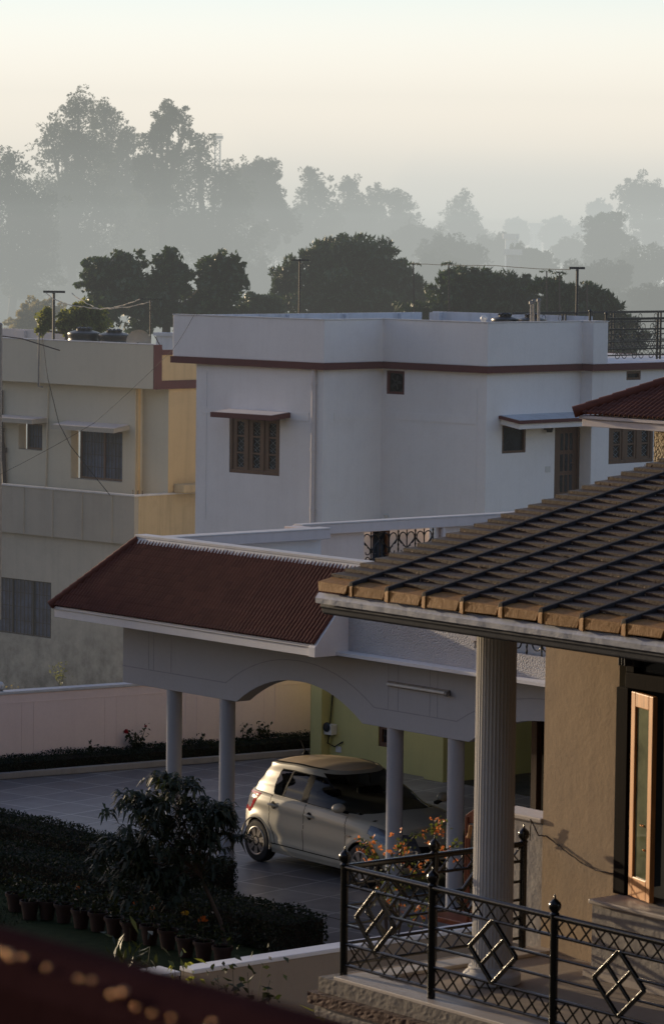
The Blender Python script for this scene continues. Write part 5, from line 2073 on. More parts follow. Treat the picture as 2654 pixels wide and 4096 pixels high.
def angles(n):
    """Outline angles spread evenly along a typical outline."""
    m = 8000
    pts = [plan(2 * PI * i / m, -.62, 3.2, .84, 5.0, 3.6) for i in range(m + 1)]
    acc = [0.0]
    for p, q in zip(pts[:-1], pts[1:]): acc.append(acc[-1] + math.hypot(q[0] - p[0], q[1] - p[1]))
    out, j = [], 0
    for i in range(n):
        tgt = acc[-1] * i / n
        while acc[j + 1] < tgt: j += 1
        out.append(2 * PI * (j + (tgt - acc[j]) / (acc[j + 1] - acc[j])) / m)
    return out


def plan(a, xr, xf, w, pr, pf):
    c, s = math.cos(a), math.sin(a)
    p = pf if c > 0 else pr
    xc = (xr + xf) / 2
    x = xc + (xf - xr) / 2 * math.copysign(abs(c) ** (2 / p), c)
    y = w * math.copysign(abs(s) ** (2 / p), s)
    return x, y


UA = angles(NU)
NL, NG = 52, 44
LOW = []
for i in range(NL + 1):
    t = i / NL
    row = []
    for a in UA:
        x, y = plan(a, lerp_tab(T_XR, t), lerp_tab(T_XF, t), lerp_tab(T_W, t), 5.0, 3.4)
        zb = 0.185 + (0.05 if x > 2.8 or x < -.3 else 0)
        z = zb + (lerp_tab(T_SH, x) - zb) * t
        # slight waist crease and hollow along the doors
        if abs(y) > 0.5 and -.2 < x < 2.6:
            y *= 1 - 0.010 * math.exp(-((t - 0.30) / 0.09) ** 2) + 0.006 * math.exp(-((t - 0.80) / 0.05) ** 2)
        for wx in (0.0, 2.43):          # flared arches
            dd = math.hypot(x - wx, z - 0.30)
            if abs(y) > 0.5: y *= 1 + 0.016 * math.exp(-((dd - 0.37) / 0.06) ** 2)
        row.append((x, y, z))
    LOW.append(row)
LID = []
for i in range(13):
    s = i / 12
    LID.append([(x, y * (1 - s), z + 0.065 * (1 - (1 - s) ** 2.4)) for x, y, z in LOW[-1]])
GRH = []
for i in range(NG + 1):
    t = i / NG
    row = []
    for a in UA:
        x, y = plan(a, lerp_tab(T_GR, t), lerp_tab(T_GF, t), lerp_tab(T_GW, t), 4.4, 3.0)
        zb = lerp_tab(T_SH, x) - 0.012
        zt = lerp_tab(T_RZ, x)
        row.append((x, y, zb + (zt - zb) * t))
    GRH.append(row)
ROOF = []
for i in range(13):
    s = i / 12
    ROOF.append([(x * (1 - 0.10 * s) + 0.05 * s, y * (1 - s), z + 0.055 * (1 - (1 - s) ** 2.2)) for x, y, z in GRH[-1]])


class Skin:
    def __init__(self): self.mb, self.ix = MB(), {}

    def add(self, tagv, grid, i, j, inset=0.0):
        f = []
        for (a, b) in ((i, j), (i, (j + 1) % NU), (i + 1, (j + 1) % NU), (i + 1, j)):
            k = (tagv, a, b)
            if k not in self.ix:
                x, y, z = grid[a][b]
                if inset: y, x = y * (1 - inset), 0.95 + (x - 0.95) * (1 - inset * 0.7)
                self.ix[k] = len(self.mb.v)
                self.mb.v.append((x, y, z - inset * 0.3))
            f.append(self.ix[k])
        self.mb.f.append(tuple(f))


parts = {}


def put(name, tagv, grid, i, j, inset=0.0):
    parts.setdefault(name, Skin()).add(tagv, grid, i, j, inset)


def side(y): return 'a' if y < 0 else 'b'


for i in range(NL):
    t = (i + .5) / NL
    for j in range(NU):
        q = [LOW[i][j], LOW[i + 1][(j + 1) % NU]]
        x, y, z = [(q[0][k] + q[1][k]) / 2 for k in range(3)]
        w = lerp_tab(T_W, t)
        dr_, df_ = math.hypot(x, z - .30), math.hypot(x - 2.43, z - .30)
        if abs(y) > .45 and (dr_ < .338 or df_ < .338): continue
        if abs(y) > .7 and t > .13:
            sr = .27 + .05 * t
            gap = 0.0065
            if abs(x - 1.10 - 0.03 * t) < gap and t > .16: continue
            if abs(x - 2.10 + 0.05 * t) < gap and t > .16: continue
            rear_edge = abs(x - sr) < gap and dr_ > .43 or abs(dr_ - .43) < gap and x > sr - .01 and x < 1.0
            if rear_edge and t > .16: continue
            if abs(t - .165) < .010 and x > .3 and x < 2.10: continue
            if t > .165 and x > sr and dr_ > .43 and x < 1.10 + .03 * t:
                put('door_rear_' + side(y), 'l', LOW, i, j)
                continue
            if t > .165 and 1.10 + .03 * t < x < 2.10 - .05 * t:
                put('door_front_' + side(y), 'l', LOW, i, j)
                continue
        # lamps
        if x > 2.50 and abs(y) > .36 and t > .56 + (3.1 - x) * .42 and t < .965 - (x - 2.5) * .05 and x < 3.16 and t > .60:
            put('headlight_' + side(y), 'l', LOW, i, j, 0.004)
            continue
        if x < .05 and abs(y) > .60 and .62 < t < .985 and x < .03 - (0.95 - t) * .75:
            inner = x < -.075 - (0.95 - t) * .60 and .70 < t < .945
            put(('lamp_clear_' if inner else 'taillight_') + side(y), 'l', LOW, i, j, -0.004)
            continue
        if x > 2.9 and abs(y) < .62 and .20 < t < .42:
            put('grille', 'l', LOW, i, j, 0.012)
            continue
        if x > 2.9 and abs(y) < .40 and .60 < t < .76:
            put('grille', 'l', LOW, i, j, 0.008)
            continue
        put('body', 'l', LOW, i, j)
for i in range(12):
    for j in range(NU):
        x, y, z = LID[i][j]
        if abs(abs(y) - 0.66 + (3 - x) * 0.02) < 0.006 and x > 2.0 and i > 0: continue
        put('body', 'h', LID, i, j)
for i in range(NG):
    t = (i + .5) / NG
    for j in range(NU):
        q = [GRH[i][j], GRH[i + 1][(j + 1) % NU]]
        x, y, z = [(q[0][k] + q[1][k]) / 2 for k in range(3)]
        w = lerp_tab(T_GW, t)
        yy = abs(y) / w
        xa = lerp_tab(T_GF, t)
        if x > .9 and yy < .86 and .03 < t < .95 and x > xa - .42:
            put('windscreen', 'g', GRH, i, j, 0.006)
            continue
        if x < .2 and yy < .84 and .36 < t < .90 and x < .05:
            put('rear_window', 'g', GRH, i, j, 0.006)
            continue
        if yy > .80 and .035 < t < .865:
            lim = xa - .30 - .03 * t
            lo = .30 + .16 * max(0, t - .55) + .30 * max(0, .16 - t)
            if lo < x < lim:
                bp_ = 1.04 + 0.02 * t
                if abs(x - bp_) < .065 or abs(x - .535 - .10 * t) < .018 or t < .06 or t > .845:
                    put('window_trim', 'g', GRH, i, j, 0.001)
                elif x > bp_:
                    put('front_window_' + side(y), 'g', GRH, i, j, 0.006)
                else:
                    put('back_window_' + side(y), 'g', GRH, i, j, 0.006)
                continue
            if x >= lim and yy > .80 and x > .9:
                put('window_trim', 'g', GRH, i, j, 0.001)
                continue
        put('body', 'g', GRH, i, j)
for i in range(12):
    for j in range(NU):
        x, y, z = ROOF[i][j]
        if i == 1 and abs(y) > .45: continue
        put('roof' if i > 1 else 'body', 'r', ROOF, i, j)

contact = PZ(1046, 3443, 0.0)
hd = Vector((0.60, -0.80, 0)).normalized()
lat = Vector((-hd.y, hd.x, 0))
org = contact + lat * 0.74
car = thing('parked_car', (org.x, org.y, 0), 'silver beige hatchback with a dusty roof coloured sun-gold parked under the carport', 'car', rz=math.atan2(hd.y, hd.x))
names = {'body': ('body', 'car'), 'roof': ('roof', 'dust_sun_gold'), 'windscreen': ('windscreen', 'car_glass'), 'rear_window': ('rear_window', 'car_glass'), 'window_trim': ('window_trim', 'car_black'), 'grille': ('grille', 'car_black')}
objs = {}
for key, sk in parts.items():
    if key in names: nm, mt = names[key]
    elif key.startswith('door'): nm, mt = 'door', 'car'
    elif key.startswith('headlight'): nm, mt = 'headlight', 'headlamp'
    elif key.startswith('taillight'): nm, mt = 'taillight', 'lamp_red'
    elif key.startswith('lamp_clear'): nm, mt = 'reverse_lamp', 'lamp_clear'
    else: nm, mt = 'window', 'car_glass'
    objs[key] = sk.mb.build(nm, M[mt], car, False, weld=True)
    me = objs[key].data
    me.polygons.foreach_set('use_smooth', [True] * len(me.polygons))
for key, o in objs.items():
    if key.startswith('front_window_') and 'door_front_' + key[-1] in objs: o.parent = objs['door_front_' + key[-1]]
    if key.startswith('back_window_') and 'door_rear_' + key[-1] in objs: o.parent = objs['door_rear_' + key[-1]]
    if key.startswith('lamp_clear_') and 'taillight_' + key[-1] in objs: o.parent = objs['taillight_' + key[-1]]
# dark shell inside, so that the door gaps and arches read dark
lin = Skin()
for i in range(NL):
    for j in range(0, NU):
        x, y, z = LOW[i][j]
        if abs(y) > .3 and (math.hypot(x, z - .3) < .34 or math.hypot(x - 2.43, z - .3) < .34): continue
        lin.add('x', LOW, i, j, 0.02)
lin.mb.build('inner_shell', M['car_black'], car)
mb = MB()
mb.box(-.45, 2.95, -.70, .70, .20, .24)
mb.box(-.36, .36, -.55, .55, .24, .68)
mb.box(2.07, 2.79, -.55, .55, .24, .66)
mb.build('underbody', M['car_black'], car)
mb = MB()
for x in (.62, 1.42):
    for y in (-.36, .36):
        mb.box(x - .25, x + .25, y - .24, y + .24, .35, .62)
        mb.hexa([(x - .28, y - .24, .60), (x - .14, y - .24, .60), (x - .14, y + .24, .60), (x - .28, y + .24, .60), (x - .42, y - .2, 1.12), (x - .34, y - .2, 1.12), (x - .34, y + .2, 1.12), (x - .42, y + .2, 1.12)])
mb.build('seat', M['car_black'], car, bevel=0.03)
for wx in (0.0, 2.43):
    for s in (-1, 1):
        mb = MB()
        pts = []
        for k in range(25):
            a = math.radians(-12 + 204 * k / 24)
            pts.append((wx + .342 * math.cos(a), s * .848, .30 + .342 * math.sin(a)))
        mb.tube(pts, 0.012, 6)
        mb.build('wheel_arch', M['car'], car, True)
# wheels
for wx in (0.0, 2.43):
    for s in (-1, 1):
        mb = MB()
        mb.lathe([(.20, -.085), (.255, -.092), (.285, -.085), (.299, -.060), (.301, 0), (.299, .060), (.285, .085), (.255, .092), (.20, .085), (.19, .05), (.19, -.05), (.20, -.085)], (wx, s * .755, .30), 40, 'y')
        ty = mb.build('wheel', M['tyre'], car, True)
        mb = MB()
        yo_ = s * .84
        mb.lathe([(.196, s * -.03), (.206, s * .004), (.196, s * .010), (.180, s * .002), (.176, s * -.03)], (wx, yo_, .30), 40, 'y')
        mb.lathe([(.001, s * .004), (.045, s * .006), (.056, s * -.004), (.060, s * -.03)], (wx, yo_, .30), 24, 'y')
        for k in range(7):
            for da in (-.13, .13):
                a = 2 * PI * k / 7 + da + .2
                a2 = 2 * PI * k / 7 + da * 1.35 + .2
                mb.bar((wx + .05 * math.cos(a2), yo_ - s * .012, .30 + .05 * math.sin(a2)), (wx + .19 * math.cos(a), yo_ - s * .006, .30 + .19 * math.sin(a)), .034, .022, (0, 1, 0))
        mb.build('rim', M['alloy'], ty, True)
        mb = MB()
        mb.lathe([(.001, 0), (.185, 0)], (wx, s * .80, .30), 32, 'y')
        mb.build('wheel_disc', M['car_black'], ty)
# mirrors, handles, aerial
for s in (-1, 1):
    mb = MB()
    P = []
    for i in range(11):
        a = PI * i / 10
        row = []
        for j in range(20):
            b = 2 * PI * j / 20
            xx = -.085 * math.cos(a)
            r = math.sin(a) ** .7
            row.append((2.02 + xx * (1.0 if xx > 0 else .75), s * (.915 + .10 * r * math.cos(b)), 1.045 + .068 * r * math.sin(b)))
        row.append(row[0])
        P.append(row)
    mb.grid(P)
    mi = mb.build('mirror', M['car'], car, True, weld=True)
    mb = MB()
    mb.hexa([(1.99, s * .78, .955), (2.07, s * .78, .955), (2.06, s * .90, 1.0), (2.00, s * .90, 1.0), (1.99, s * .77, .99), (2.07, s * .77, .99), (2.06, s * .90, 1.03), (2.00, s * .90, 1.03)])
    mb.build('mirror_stalk', M['car_black'], mi)
    for hx, hz, dk in ((.39, .865, 'door_rear_'), (1.24, .825, 'door_front_')):
        mb = MB()
        mb.lathe([(.001, 0), (.050, 0), (.056, s * -.004)], (hx + .02, s * .852, hz), 18, 'y')
        par = objs.get(dk + ('a' if s < 0 else 'b'), car)
        mb.build('handle_shade_disc', M['car_black'], par)  # black disc paints the shade in the grip hollow
        mb = MB()
        mb.tube([(hx - .085, s * .845, hz + .005), (hx - .06, s * .868, hz + .008), (hx + .02, s * .874, hz + .006), (hx + .10, s * .866, hz), (hx + .12, s * .846, hz - .004)], [.013, .018, .019, .018, .012], 8)
        mb.build('handle', M['car'], par, True)
mb = MB()
mb.lathe([(.05, 0), (.042, .02), (.012, .05)], (.02, 0, 1.472), 12)
mb.tube([(.02, 0, 1.505), (-.10, 0, 1.66)], .0085, 6)
mb.build('aerial', M['car_black'], car, True)
mb = MB()
mb.box(2.09, 2.19, -.852, -.846, .665, .685)
mb.build('fender_badge', M['alloy'], car)
# ------------------------------------------------------------------ driveway, lawn and beds
def cpw(x, y, z=0): return CP.w(x, y, z)


M['paving'] = paving('granite_paving', CP.rz, 0.80, (0.20, 0.19, 0.19), (0.44, 0.42, 0.41), 0.36)
K0, K1 = PZ(0, 3119, 0), PZ(1240, 3020, 0)
kd = (K1 - K0).normalized()
kn = Vector((-kd.y, kd.x, 0))                     # away from the driveway
KA, KB = K0 - kd * 6, K1 + kd * 8
d_ = [cpw(-16, -1.45), cpw(9, -1.45), cpw(9, 7.5), cpw(-16, 7.5)]
_c = [K0 - kd * 14 + kn * 0.95, K1 + kd * 26 + kn * 0.95, (40, 20), (40, -10), (-40, -10), (-40, 30)]
mb = MB()
mb.prism([(p[0], p[1]) for p in _c], 'z', -2.05, -0.02)
tag(mb.build('terrace_ground', M['ground']), kind='structure')
sheet('driveway', d_, -0.004, 'paving')
sheet('lawn', [cpw(-18, -9), cpw(6, -9), cpw(6, -1.46), cpw(-18, -1.46)], -0.012, 'grass_ground')
sheet('path', [cpw(1.5, -2.8), cpw(9, -2.8), cpw(9, -1.47), cpw(1.5, -1.47)], -0.006, 'paving')

mb = MB()
a, b = KA, KB
mb.hexa([a, b, b + kn * 0.12, a + kn * 0.12] + [p + Vector((0, 0, 0.10)) for p in (a, b, b + kn * 0.12, a + kn * 0.12)])
tag(mb.build('kerb', M['grey_plaster'], bevel=0.01), kind='structure')


def hedge(name, label, pts, width, height, n, seed, mat='leaf_hedge', leaf=0.045, group='clipped hedges round the driveway'):
    """Clipped hedge along a line: a dark core and a skin of small leaves."""
    rng = np.random.default_rng(seed)
    a, b = Vector(pts[0]), Vector(pts[1])
    u = (b - a).normalized()
    nrm = Vector((-u.y, u.x, 0))
    L = (b - a).length
    e = thing(name, a, label, 'hedge', group)
    mb = MB()
    q = [Vector((0, 0, 0)) + nrm * 0.05, u * L + nrm * 0.05, u * L + nrm * (width - 0.05), nrm * (width - 0.05)]
    mb.hexa(q + [p + Vector((0, 0, height - 0.05)) for p in q])
    mb.build('hedge_core', M['soil'], e)
    s = rng.random(n) * L
    f = rng.random(n)
    per = np.array([height, width, height])
    cum = np.cumsum(per) / per.sum()
    k = np.searchsorted(cum, f)
    w = np.empty(n)
    z = np.empty(n)
    r1 = rng.random(n)
    w[k == 0], z[k == 0] = 0.0, (r1 * height)[k == 0]
    w[k == 1], z[k == 1] = (r1 * width)[k == 1], height
    w[k == 2], z[k == 2] = width, (r1 * height)[k == 2]
    bump = 0.022 * np.sin(s * 3.1 + seed) + 0.015 * np.sin(s * 7.7 + 1.3 * seed) + 0.018 * rng.normal(size=n)
    z = z + np.where(k == 1, bump, 0)
    w = w + np.where(k == 0, bump, 0) - np.where(k == 2, bump, 0)
    end = rng.random(n) < 0.07
    s = np.where(end, np.where(rng.random(n) < .5, 0.0, L) + bump, s)
    w = np.where(end, rng.random(n) * width, w)
    z = np.where(end, rng.random(n) * height, z)
    P = np.outer(s, np.array(u)) + np.outer(w, np.array(nrm)) + np.outer(z, (0, 0, 1.0))
    N = np.zeros((n, 3))
    N[:, 2] = np.where(k == 1, 1.0, 0.25)
    N += np.outer(np.where(k == 0, -1.0, np.where(k == 2, 1.0, 0)), np.array(nrm))
    quad_mesh('foliage', leaf_quads(P, N, leaf, leaf * 0.6, rng, 0.1), M[mat], e)
    return e


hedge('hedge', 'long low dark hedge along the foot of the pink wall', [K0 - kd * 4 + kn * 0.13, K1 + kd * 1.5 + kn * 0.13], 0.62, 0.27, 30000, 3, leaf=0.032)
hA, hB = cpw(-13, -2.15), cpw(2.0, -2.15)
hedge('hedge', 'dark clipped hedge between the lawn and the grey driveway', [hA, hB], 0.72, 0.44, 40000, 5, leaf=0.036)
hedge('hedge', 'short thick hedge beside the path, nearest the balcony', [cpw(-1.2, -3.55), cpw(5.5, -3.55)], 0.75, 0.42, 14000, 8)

# grass blades on the lawn
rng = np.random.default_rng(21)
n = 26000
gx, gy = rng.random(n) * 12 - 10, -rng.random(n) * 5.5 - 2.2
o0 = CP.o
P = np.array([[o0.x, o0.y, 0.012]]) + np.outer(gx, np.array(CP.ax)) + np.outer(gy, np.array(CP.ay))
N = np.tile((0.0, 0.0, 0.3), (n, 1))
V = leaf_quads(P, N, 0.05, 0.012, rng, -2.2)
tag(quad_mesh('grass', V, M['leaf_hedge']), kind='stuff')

# ------------------------------------------------------------------ pink wall
pw0, pw1 = K0 - kd * 6 + kn * 0.80, K1 + kd * 2 + kn * 0.80
zpw = 0
zs_ = []
for pxx, pyy in ((30, 2772), (300, 2749), (480, 2732)):
    dd = ray(pxx, pyy)
    t_ = (pw0 - CAM).dot(kn) / dd.dot(kn)
    zs_.append((CAM + dd * t_).z)
zpw = sum(zs_) / 3
e = thing('boundary_wall', pw0, 'long pink boundary wall behind the driveway with roses at its foot', 'wall')
L = (pw1 - pw0).length


def kw(s, d, z): return kd * s + kn * d + Vector((0, 0, z))


mb = MB()
mb.hexa([kw(0, 0, 0), kw(L, 0, 0), kw(L, .2, 0), kw(0, .2, 0), kw(0, 0, zpw - .05), kw(L, 0, zpw - .05), kw(L, .2, zpw - .05), kw(0, .2, zpw - .05)])
mb.build('wall', M['pink'], e)
mb = MB()
mb.hexa([kw(0, -.02, zpw - .048), kw(L, -.02, zpw - .048), kw(L, .22, zpw - .048), kw(0, .22, zpw - .048), kw(0, -.02, zpw), kw(L, -.02, zpw), kw(L, .22, zpw), kw(0, .22, zpw)])
mb.build('coping', M['coping'], e, bevel=0.008)
mb = MB()
for s in [k * 1.55 + 0.6 for k in range(int(L / 1.55))]:
    for ds in (0, 0.22):
        mb.hexa([kw(s + ds, -.006, 0), kw(s + ds + .012, -.006, 0), kw(s + ds + .012, .001, 0), kw(s + ds, .001, 0), kw(s + ds, -.006, zpw - .2), kw(s + ds + .012, -.006, zpw - .2), kw(s + ds + .012, .001, zpw - .2), kw(s + ds, .001, zpw - .2)])
mb.hexa([kw(0, -.006, zpw - .2), kw(L, -.006, zpw - .2), kw(L, .001, zpw - .2), kw(0, .001, zpw - .2), kw(0, -.006, zpw - .186), kw(L, -.006, zpw - .186), kw(L, .001, zpw - .186), kw(0, .001, zpw - .186)])
mb.build('plaster_groove', M['pink'], e)


def on_pink(px, py, off=0.0):
    dd = ray(px, py)
    p0 = pw0 + kn * off
    t_ = (p0 - CAM).dot(kn) / dd.dot(kn)
    return CAM + dd * t_


g = on_pink(2, 2743, 0.1)
e = thing('globe_lamp', (g.x, g.y, zpw), 'white globe lamp on top of the pink wall at its end', 'lamp')
mb = MB()
mb.ball((0, 0, max(0.08, g.z - zpw)), 0.068, 16, 10)
mb.build('globe', M['plastic_white'], e, True)
mb = MB()
mb.lathe([(0.05, 0), (0.05, 0.015), (0.03, 0.03)], (0, 0, 0), 12)
mb.build('lamp_base', M['steel'], e)


def small_plant(name, label, cat, base, tips, n, leaf, mat, seed, group=None, stem_r=0.006, aspect=0.5, droop=0.4, flowers=(), spread=0.10):
    """tips: world points the stems reach; leaves scattered along the upper stems; flowers: (point, radius, material)."""
    rng = np.random.default_rng(seed)
    base = Vector(base)
    e = thing(name, base, label, cat, group)
    P, N = [], []
    ms = MB()
    for tp in tips:
        d = Vector(tp) - base
        mid = d * 0.5 + Vector((rng.normal() * .03, rng.normal() * .03, 0.02))
        ms.tube([(0, 0, 0), mid, d], [stem_r, stem_r * .8, stem_r * .4], 5)
        k = max(4, n // len(tips))
        t_ = 0.35 + 0.70 * rng.random(k)
        q = np.outer(t_, np.array(d)) + rng.normal(size=(k, 3)) * spread * (0.4 + 0.6 * t_[:, None])
        P.append(q)
        N.append(np.tile((0, 0, 1.0), (k, 1)))
    ms.build('stem', M['stem'], e)
    P, N = np.concatenate(P), np.concatenate(N)
    quad_mesh('foliage', leaf_quads(P, N, leaf, leaf * aspect, rng, droop), M[mat], e)
    for (fp, fr, fm) in flowers:
        k = 46
        d = rng.normal(size=(k, 3))
        d /= np.linalg.norm(d, axis=1)[:, None]
        c = np.array(Vector(fp) - base) + d * fr * 0.62
        V = leaf_quads(c, d, fr * 1.1, fr * 0.9, rng, 0, 0.3)
        quad_mesh('flower', V, M[fm], e)
    return e


# roses along the pink wall
def rose(px, py, tips, label, n, seed, flowers=()):
    b = on_pink(px, py, -0.20)
    small_plant('rose_bush', label, 'rose bush', (b.x, b.y, 0.1), [on_pink(*t_, -0.18) for t_ in tips], n, 0.075, 'leaf_garden', seed, 'rose bushes along the pink wall', 0.008, 0.6, 0.3, [(on_pink(*f[0], -0.2), f[1], 'rose') for f in flowers], 0.045)


rose(548, 2990, [(512, 2925), (583, 2908), (535, 2930), (570, 2940), (548, 2950), (525, 2955)], 'rose bush with one big red bloom and a red bud', 150, 31, [((505, 2926), 0.042), ((583, 2905), 0.024)])
rose(363, 3010, [(366, 2978), (355, 3000)], 'tiny bare rose shoot, leftmost along the pink wall', 26, 32)
rose(415, 3012, [(412, 2994), (422, 2998)], 'tiny low rose shoot left of the red rose', 20, 33)
rose(806, 2975, [(808, 2940), (800, 2958)], 'small rose shoot between the two left carport columns', 26, 34)
rose(985, 2950, [(972, 2915), (1002, 2912), (990, 2925)], 'low rose bush without blooms left of its taller neighbour', 60, 35)
rose(1055, 2945, [(1035, 2892), (1072, 2895), (1050, 2910), (1078, 2920), (1030, 2925)], 'tall leggy rose bush without blooms near the green post', 90, 36)

# ------------------------------------------------------------------ young mango tree on the lawn
bt = PZ(919, 3836, 0)
Yt = bt.y
blobs = [PB(*b, Yt) for b in ((560, 3280, 150, 110), (690, 3180, 130, 95), (800, 3290, 120, 105), (880, 3330, 85, 110), (640, 3400, 170, 150), (780, 3440, 130, 130), (480, 3450, 130, 120), (560, 3560, 150, 130), (700, 3580, 110, 120))]
rng = np.random.default_rng(77)
mt_ = thing('mango_tree', bt, 'young dark mango tree with drooping leaves leaning over the lawn', 'tree')
# rosettes of long hanging leaves
P, N, D = [], [], []
for c, r in blobs:
    for k in range(30):
        d = rng.normal(size=3)
        d /= np.linalg.norm(d)
        if d[2] < -0.4: d[2] *= -1
        cc = np.array(c) + d * np.array(r) * (0.55 + 0.5 * rng.random())
        m = 15
        a = rng.random(m) * 2 * PI
        out = np.stack([np.cos(a), np.sin(a), 0.30 * rng.normal(size=m)], 1)
        P.append(np.tile(cc, (m, 1)))
        D.append(out)
P, D = np.concatenate(P), np.concatenate(D)
n = len(P)
Lf = 0.19 * (0.7 + 0.6 * rng.random(n))[:, None]
Wf = 0.021 * (0.8 + 0.5 * rng.random(n))[:, None]
s = np.cross(D, (0, 0, 1.0))
s /= np.linalg.norm(s, axis=1)[:, None]
V = np.empty((n, 8, 3))
base_ = P - np.array(bt)
m1 = base_ + D * Lf * 0.5 + np.array((0, 0, 0.015))
tip = base_ + D * Lf * 0.82 - np.array((0, 0, 1.0)) * Lf * (0.10 + 0.38 * rng.random(n))[:, None]
V[:, 0], V[:, 1], V[:, 2], V[:, 3] = base_, m1 + s * Wf, m1 + s * Wf * 0.0 + (tip - m1) * 0.02, m1 - s * Wf
V[:, 4], V[:, 5], V[:, 6], V[:, 7] = m1 - s * Wf, m1 + s * Wf, tip + s * Wf * 0.1, tip - s * Wf * 0.1
quad_mesh('crown', V.reshape(-1, 3), M['leaf_garden'], mt_)
mb = MB()
fk = PY(800, 3500, Yt) - bt
mb.tube([(0, 0, -.02), (PY(880, 3680, Yt) - bt), fk], [.032, .028, .022], 8)
for c, r in blobs:
    cl_ = Vector(c) - bt
    mb.tube([fk, fk.lerp(cl_, .55) + Vector((0, 0, .06)), cl_ + Vector((0, 0, r[2] * .4))], [.018, .012, .004], 5)
    for k in range(6):
        v = Vector(rng.normal(size=3)) * 0.5
        mb.tube([fk.lerp(cl_, .7), cl_ + Vector((v.x * r[0], v.y * r[1], v.z * r[2]))], [.008, .003], 4)
mb.build('trunk', M['bark'], mt_, True)

# ------------------------------------------------------------------ row of flower pots
pot_line = [(62, 3575), (120, 3606), (190, 3606), (256, 3618), (325, 3640), (392, 3652), (458, 3672), (522, 3688), (600, 3704), (672, 3722), (744, 3752), (815, 3768), (890, 3788)]
tops = ['a bare twiggy plant', 'a low leafy plant', 'grey feathery leaves', 'a drooping green plant', 'a small orange marigold', 'a thin green seedling', 'a dark rounded plant', 'an orange marigold behind the mango tree', 'an upright orange marigold', 'a spreading green plant', 'a tall yellow marigold', 'a big orange marigold', 'a short sprouting plant']
flw = {4: ('marigold', (312, 3553), .035), 7: ('marigold', (541, 3613), .03), 8: ('marigold', (609, 3634), .04), 10: ('marigold_yellow', (742, 3655), .05), 11: ('marigold', (811, 3680), .062)}
pot0 = None
for i, (pxx, pyy) in enumerate(pot_line):
    c = PZ(pxx, pyy, 0.23)
    r_ = 0.125
    e = thing('flower_pot', (c.x, c.y, 0), 'terracotta pot holding ' + tops[i] + ' in the lawn row', 'flower pot', 'terracotta pots in a row on the lawn')
    mb = MB()
    mb.lathe([(r_ * .66, 0), (r_ * .92, .20), (r_ * 1.06, .20), (r_ * 1.08, .245), (r_ * .96, .245), (r_ * .9, .21), (.001, .205)], (0, 0, 0), 22)
    pt = mb.build('pot', M['terracotta'], e, True)
    mb = MB()
    mb.lathe([(.001, .222), (r_ * .88, .222)], (0, 0, 0), 16)
    mb.build('potting_soil', M['soil'], e)
    rg = np.random.default_rng(200 + i)
    tall = {10: .62, 11: .55, 4: .45, 8: .5}.get(i, .22 + .16 * rg.random())
    k = 90
    P = np.stack([rg.normal(size=k) * .07, rg.normal(size=k) * .07, .24 + tall * rg.random(k) * .8], 1)
    quad_mesh('foliage', leaf_quads(P, np.tile((0, 0, 1.0), (k, 1)), .075, .03, rg, -.1), M['leaf_garden'], e)
    if i in flw:
        fm, (fx, fy), fr = flw[i]
        w_ = PY(fx, fy, c.y) - Vector((c.x, c.y, 0))
        d = rg.normal(size=(70, 3))
        d /= np.linalg.norm(d, axis=1)[:, None]
        d[:, 2] = np.abs(d[:, 2]) * 0.7
        V = leaf_quads(np.array(w_) + d * fr * .7, d, fr * .9, fr * .7, rg, 0, .3)
        quad_mesh('flower', V, M[fm], e)
        mb = MB()
        mb.tube([(0, 0, .2), (w_.x * .5, w_.y * .5, (w_.z + .2) / 2), w_], .007, 5)
        mb.build('stem', M['stem'], e)
c = PZ(974, 3705, 0.15)
small_plant('marigold_plant', 'yellow marigold growing alone in the lawn right of the pot row', 'flower', (c.x, c.y, 0), [PY(974, 3692, c.y), PY(960, 3720, c.y), PY(985, 3722, c.y)], 60, .06, 'leaf_garden', 91, None, .006, .4, .2, [(PY(973, 3688, c.y), .052, 'marigold_yellow')], .05)

# ------------------------------------------------------------------ garden wall below the balcony
zgw = 1.2
G0 = PZ(775, 3878, zgw)
G1 = PZ(1300, 3798, zgw)
gd = (G1 - G0).normalized()
gd.z = 0
gn = Vector((gd.y, -gd.x, 0))                       # its near face


def garden_wall(name, label, o, L, z, thick=0.22):
    e = thing(name, (o.x, o.y, 0), label, 'wall', 'garden walls below the balcony')

    def q(s, d, zz): return gd * s + gn * d + Vector((0, 0, zz))
    mb = MB()
    mb.hexa([q(0, -thick, 0), q(L, -thick, 0), q(L, 0, 0), q(0, 0, 0), q(0, -thick, z - .05), q(L, -thick, z - .05), q(L, 0, z - .05), q(0, 0, z - .05)])
    mb.build('wall', M['buff_wall'], e)
    mb = MB()
    mb.hexa([q(-.01, -thick - .012, z - .049), q(L + .01, -thick - .012, z - .049), q(L + .01, .012, z - .049), q(-.01, .012, z - .049), q(-.01, -thick - .012, z), q(L + .01, -thick - .012, z), q(L + .01, .012, z), q(-.01, .012, z)])
    mb.build('coping', M['white'], e, bevel=0.008)


garden_wall('garden_wall', 'white-topped buff garden wall running in under the balcony', G0, 7, zgw)
H1 = PZ(717, 3885, 1.22)
garden_wall('garden_wall', 'short white-topped wall end left of the gap in the garden wall', H1 - gd * 4.2, 4.2, 1.22, 0.34)

# plants in front of that wall, catching the low sun
def px_plant(name, label, cat, base_px, Y, tips, n, leaf, mat, seed, zb=0.0, **kw_):
    b = PY(*base_px, Y)
    return small_plant(name, label, cat, (b.x, b.y, zb), [PY(*t_, Y) for t_ in tips], n, leaf, mat, seed, **kw_)


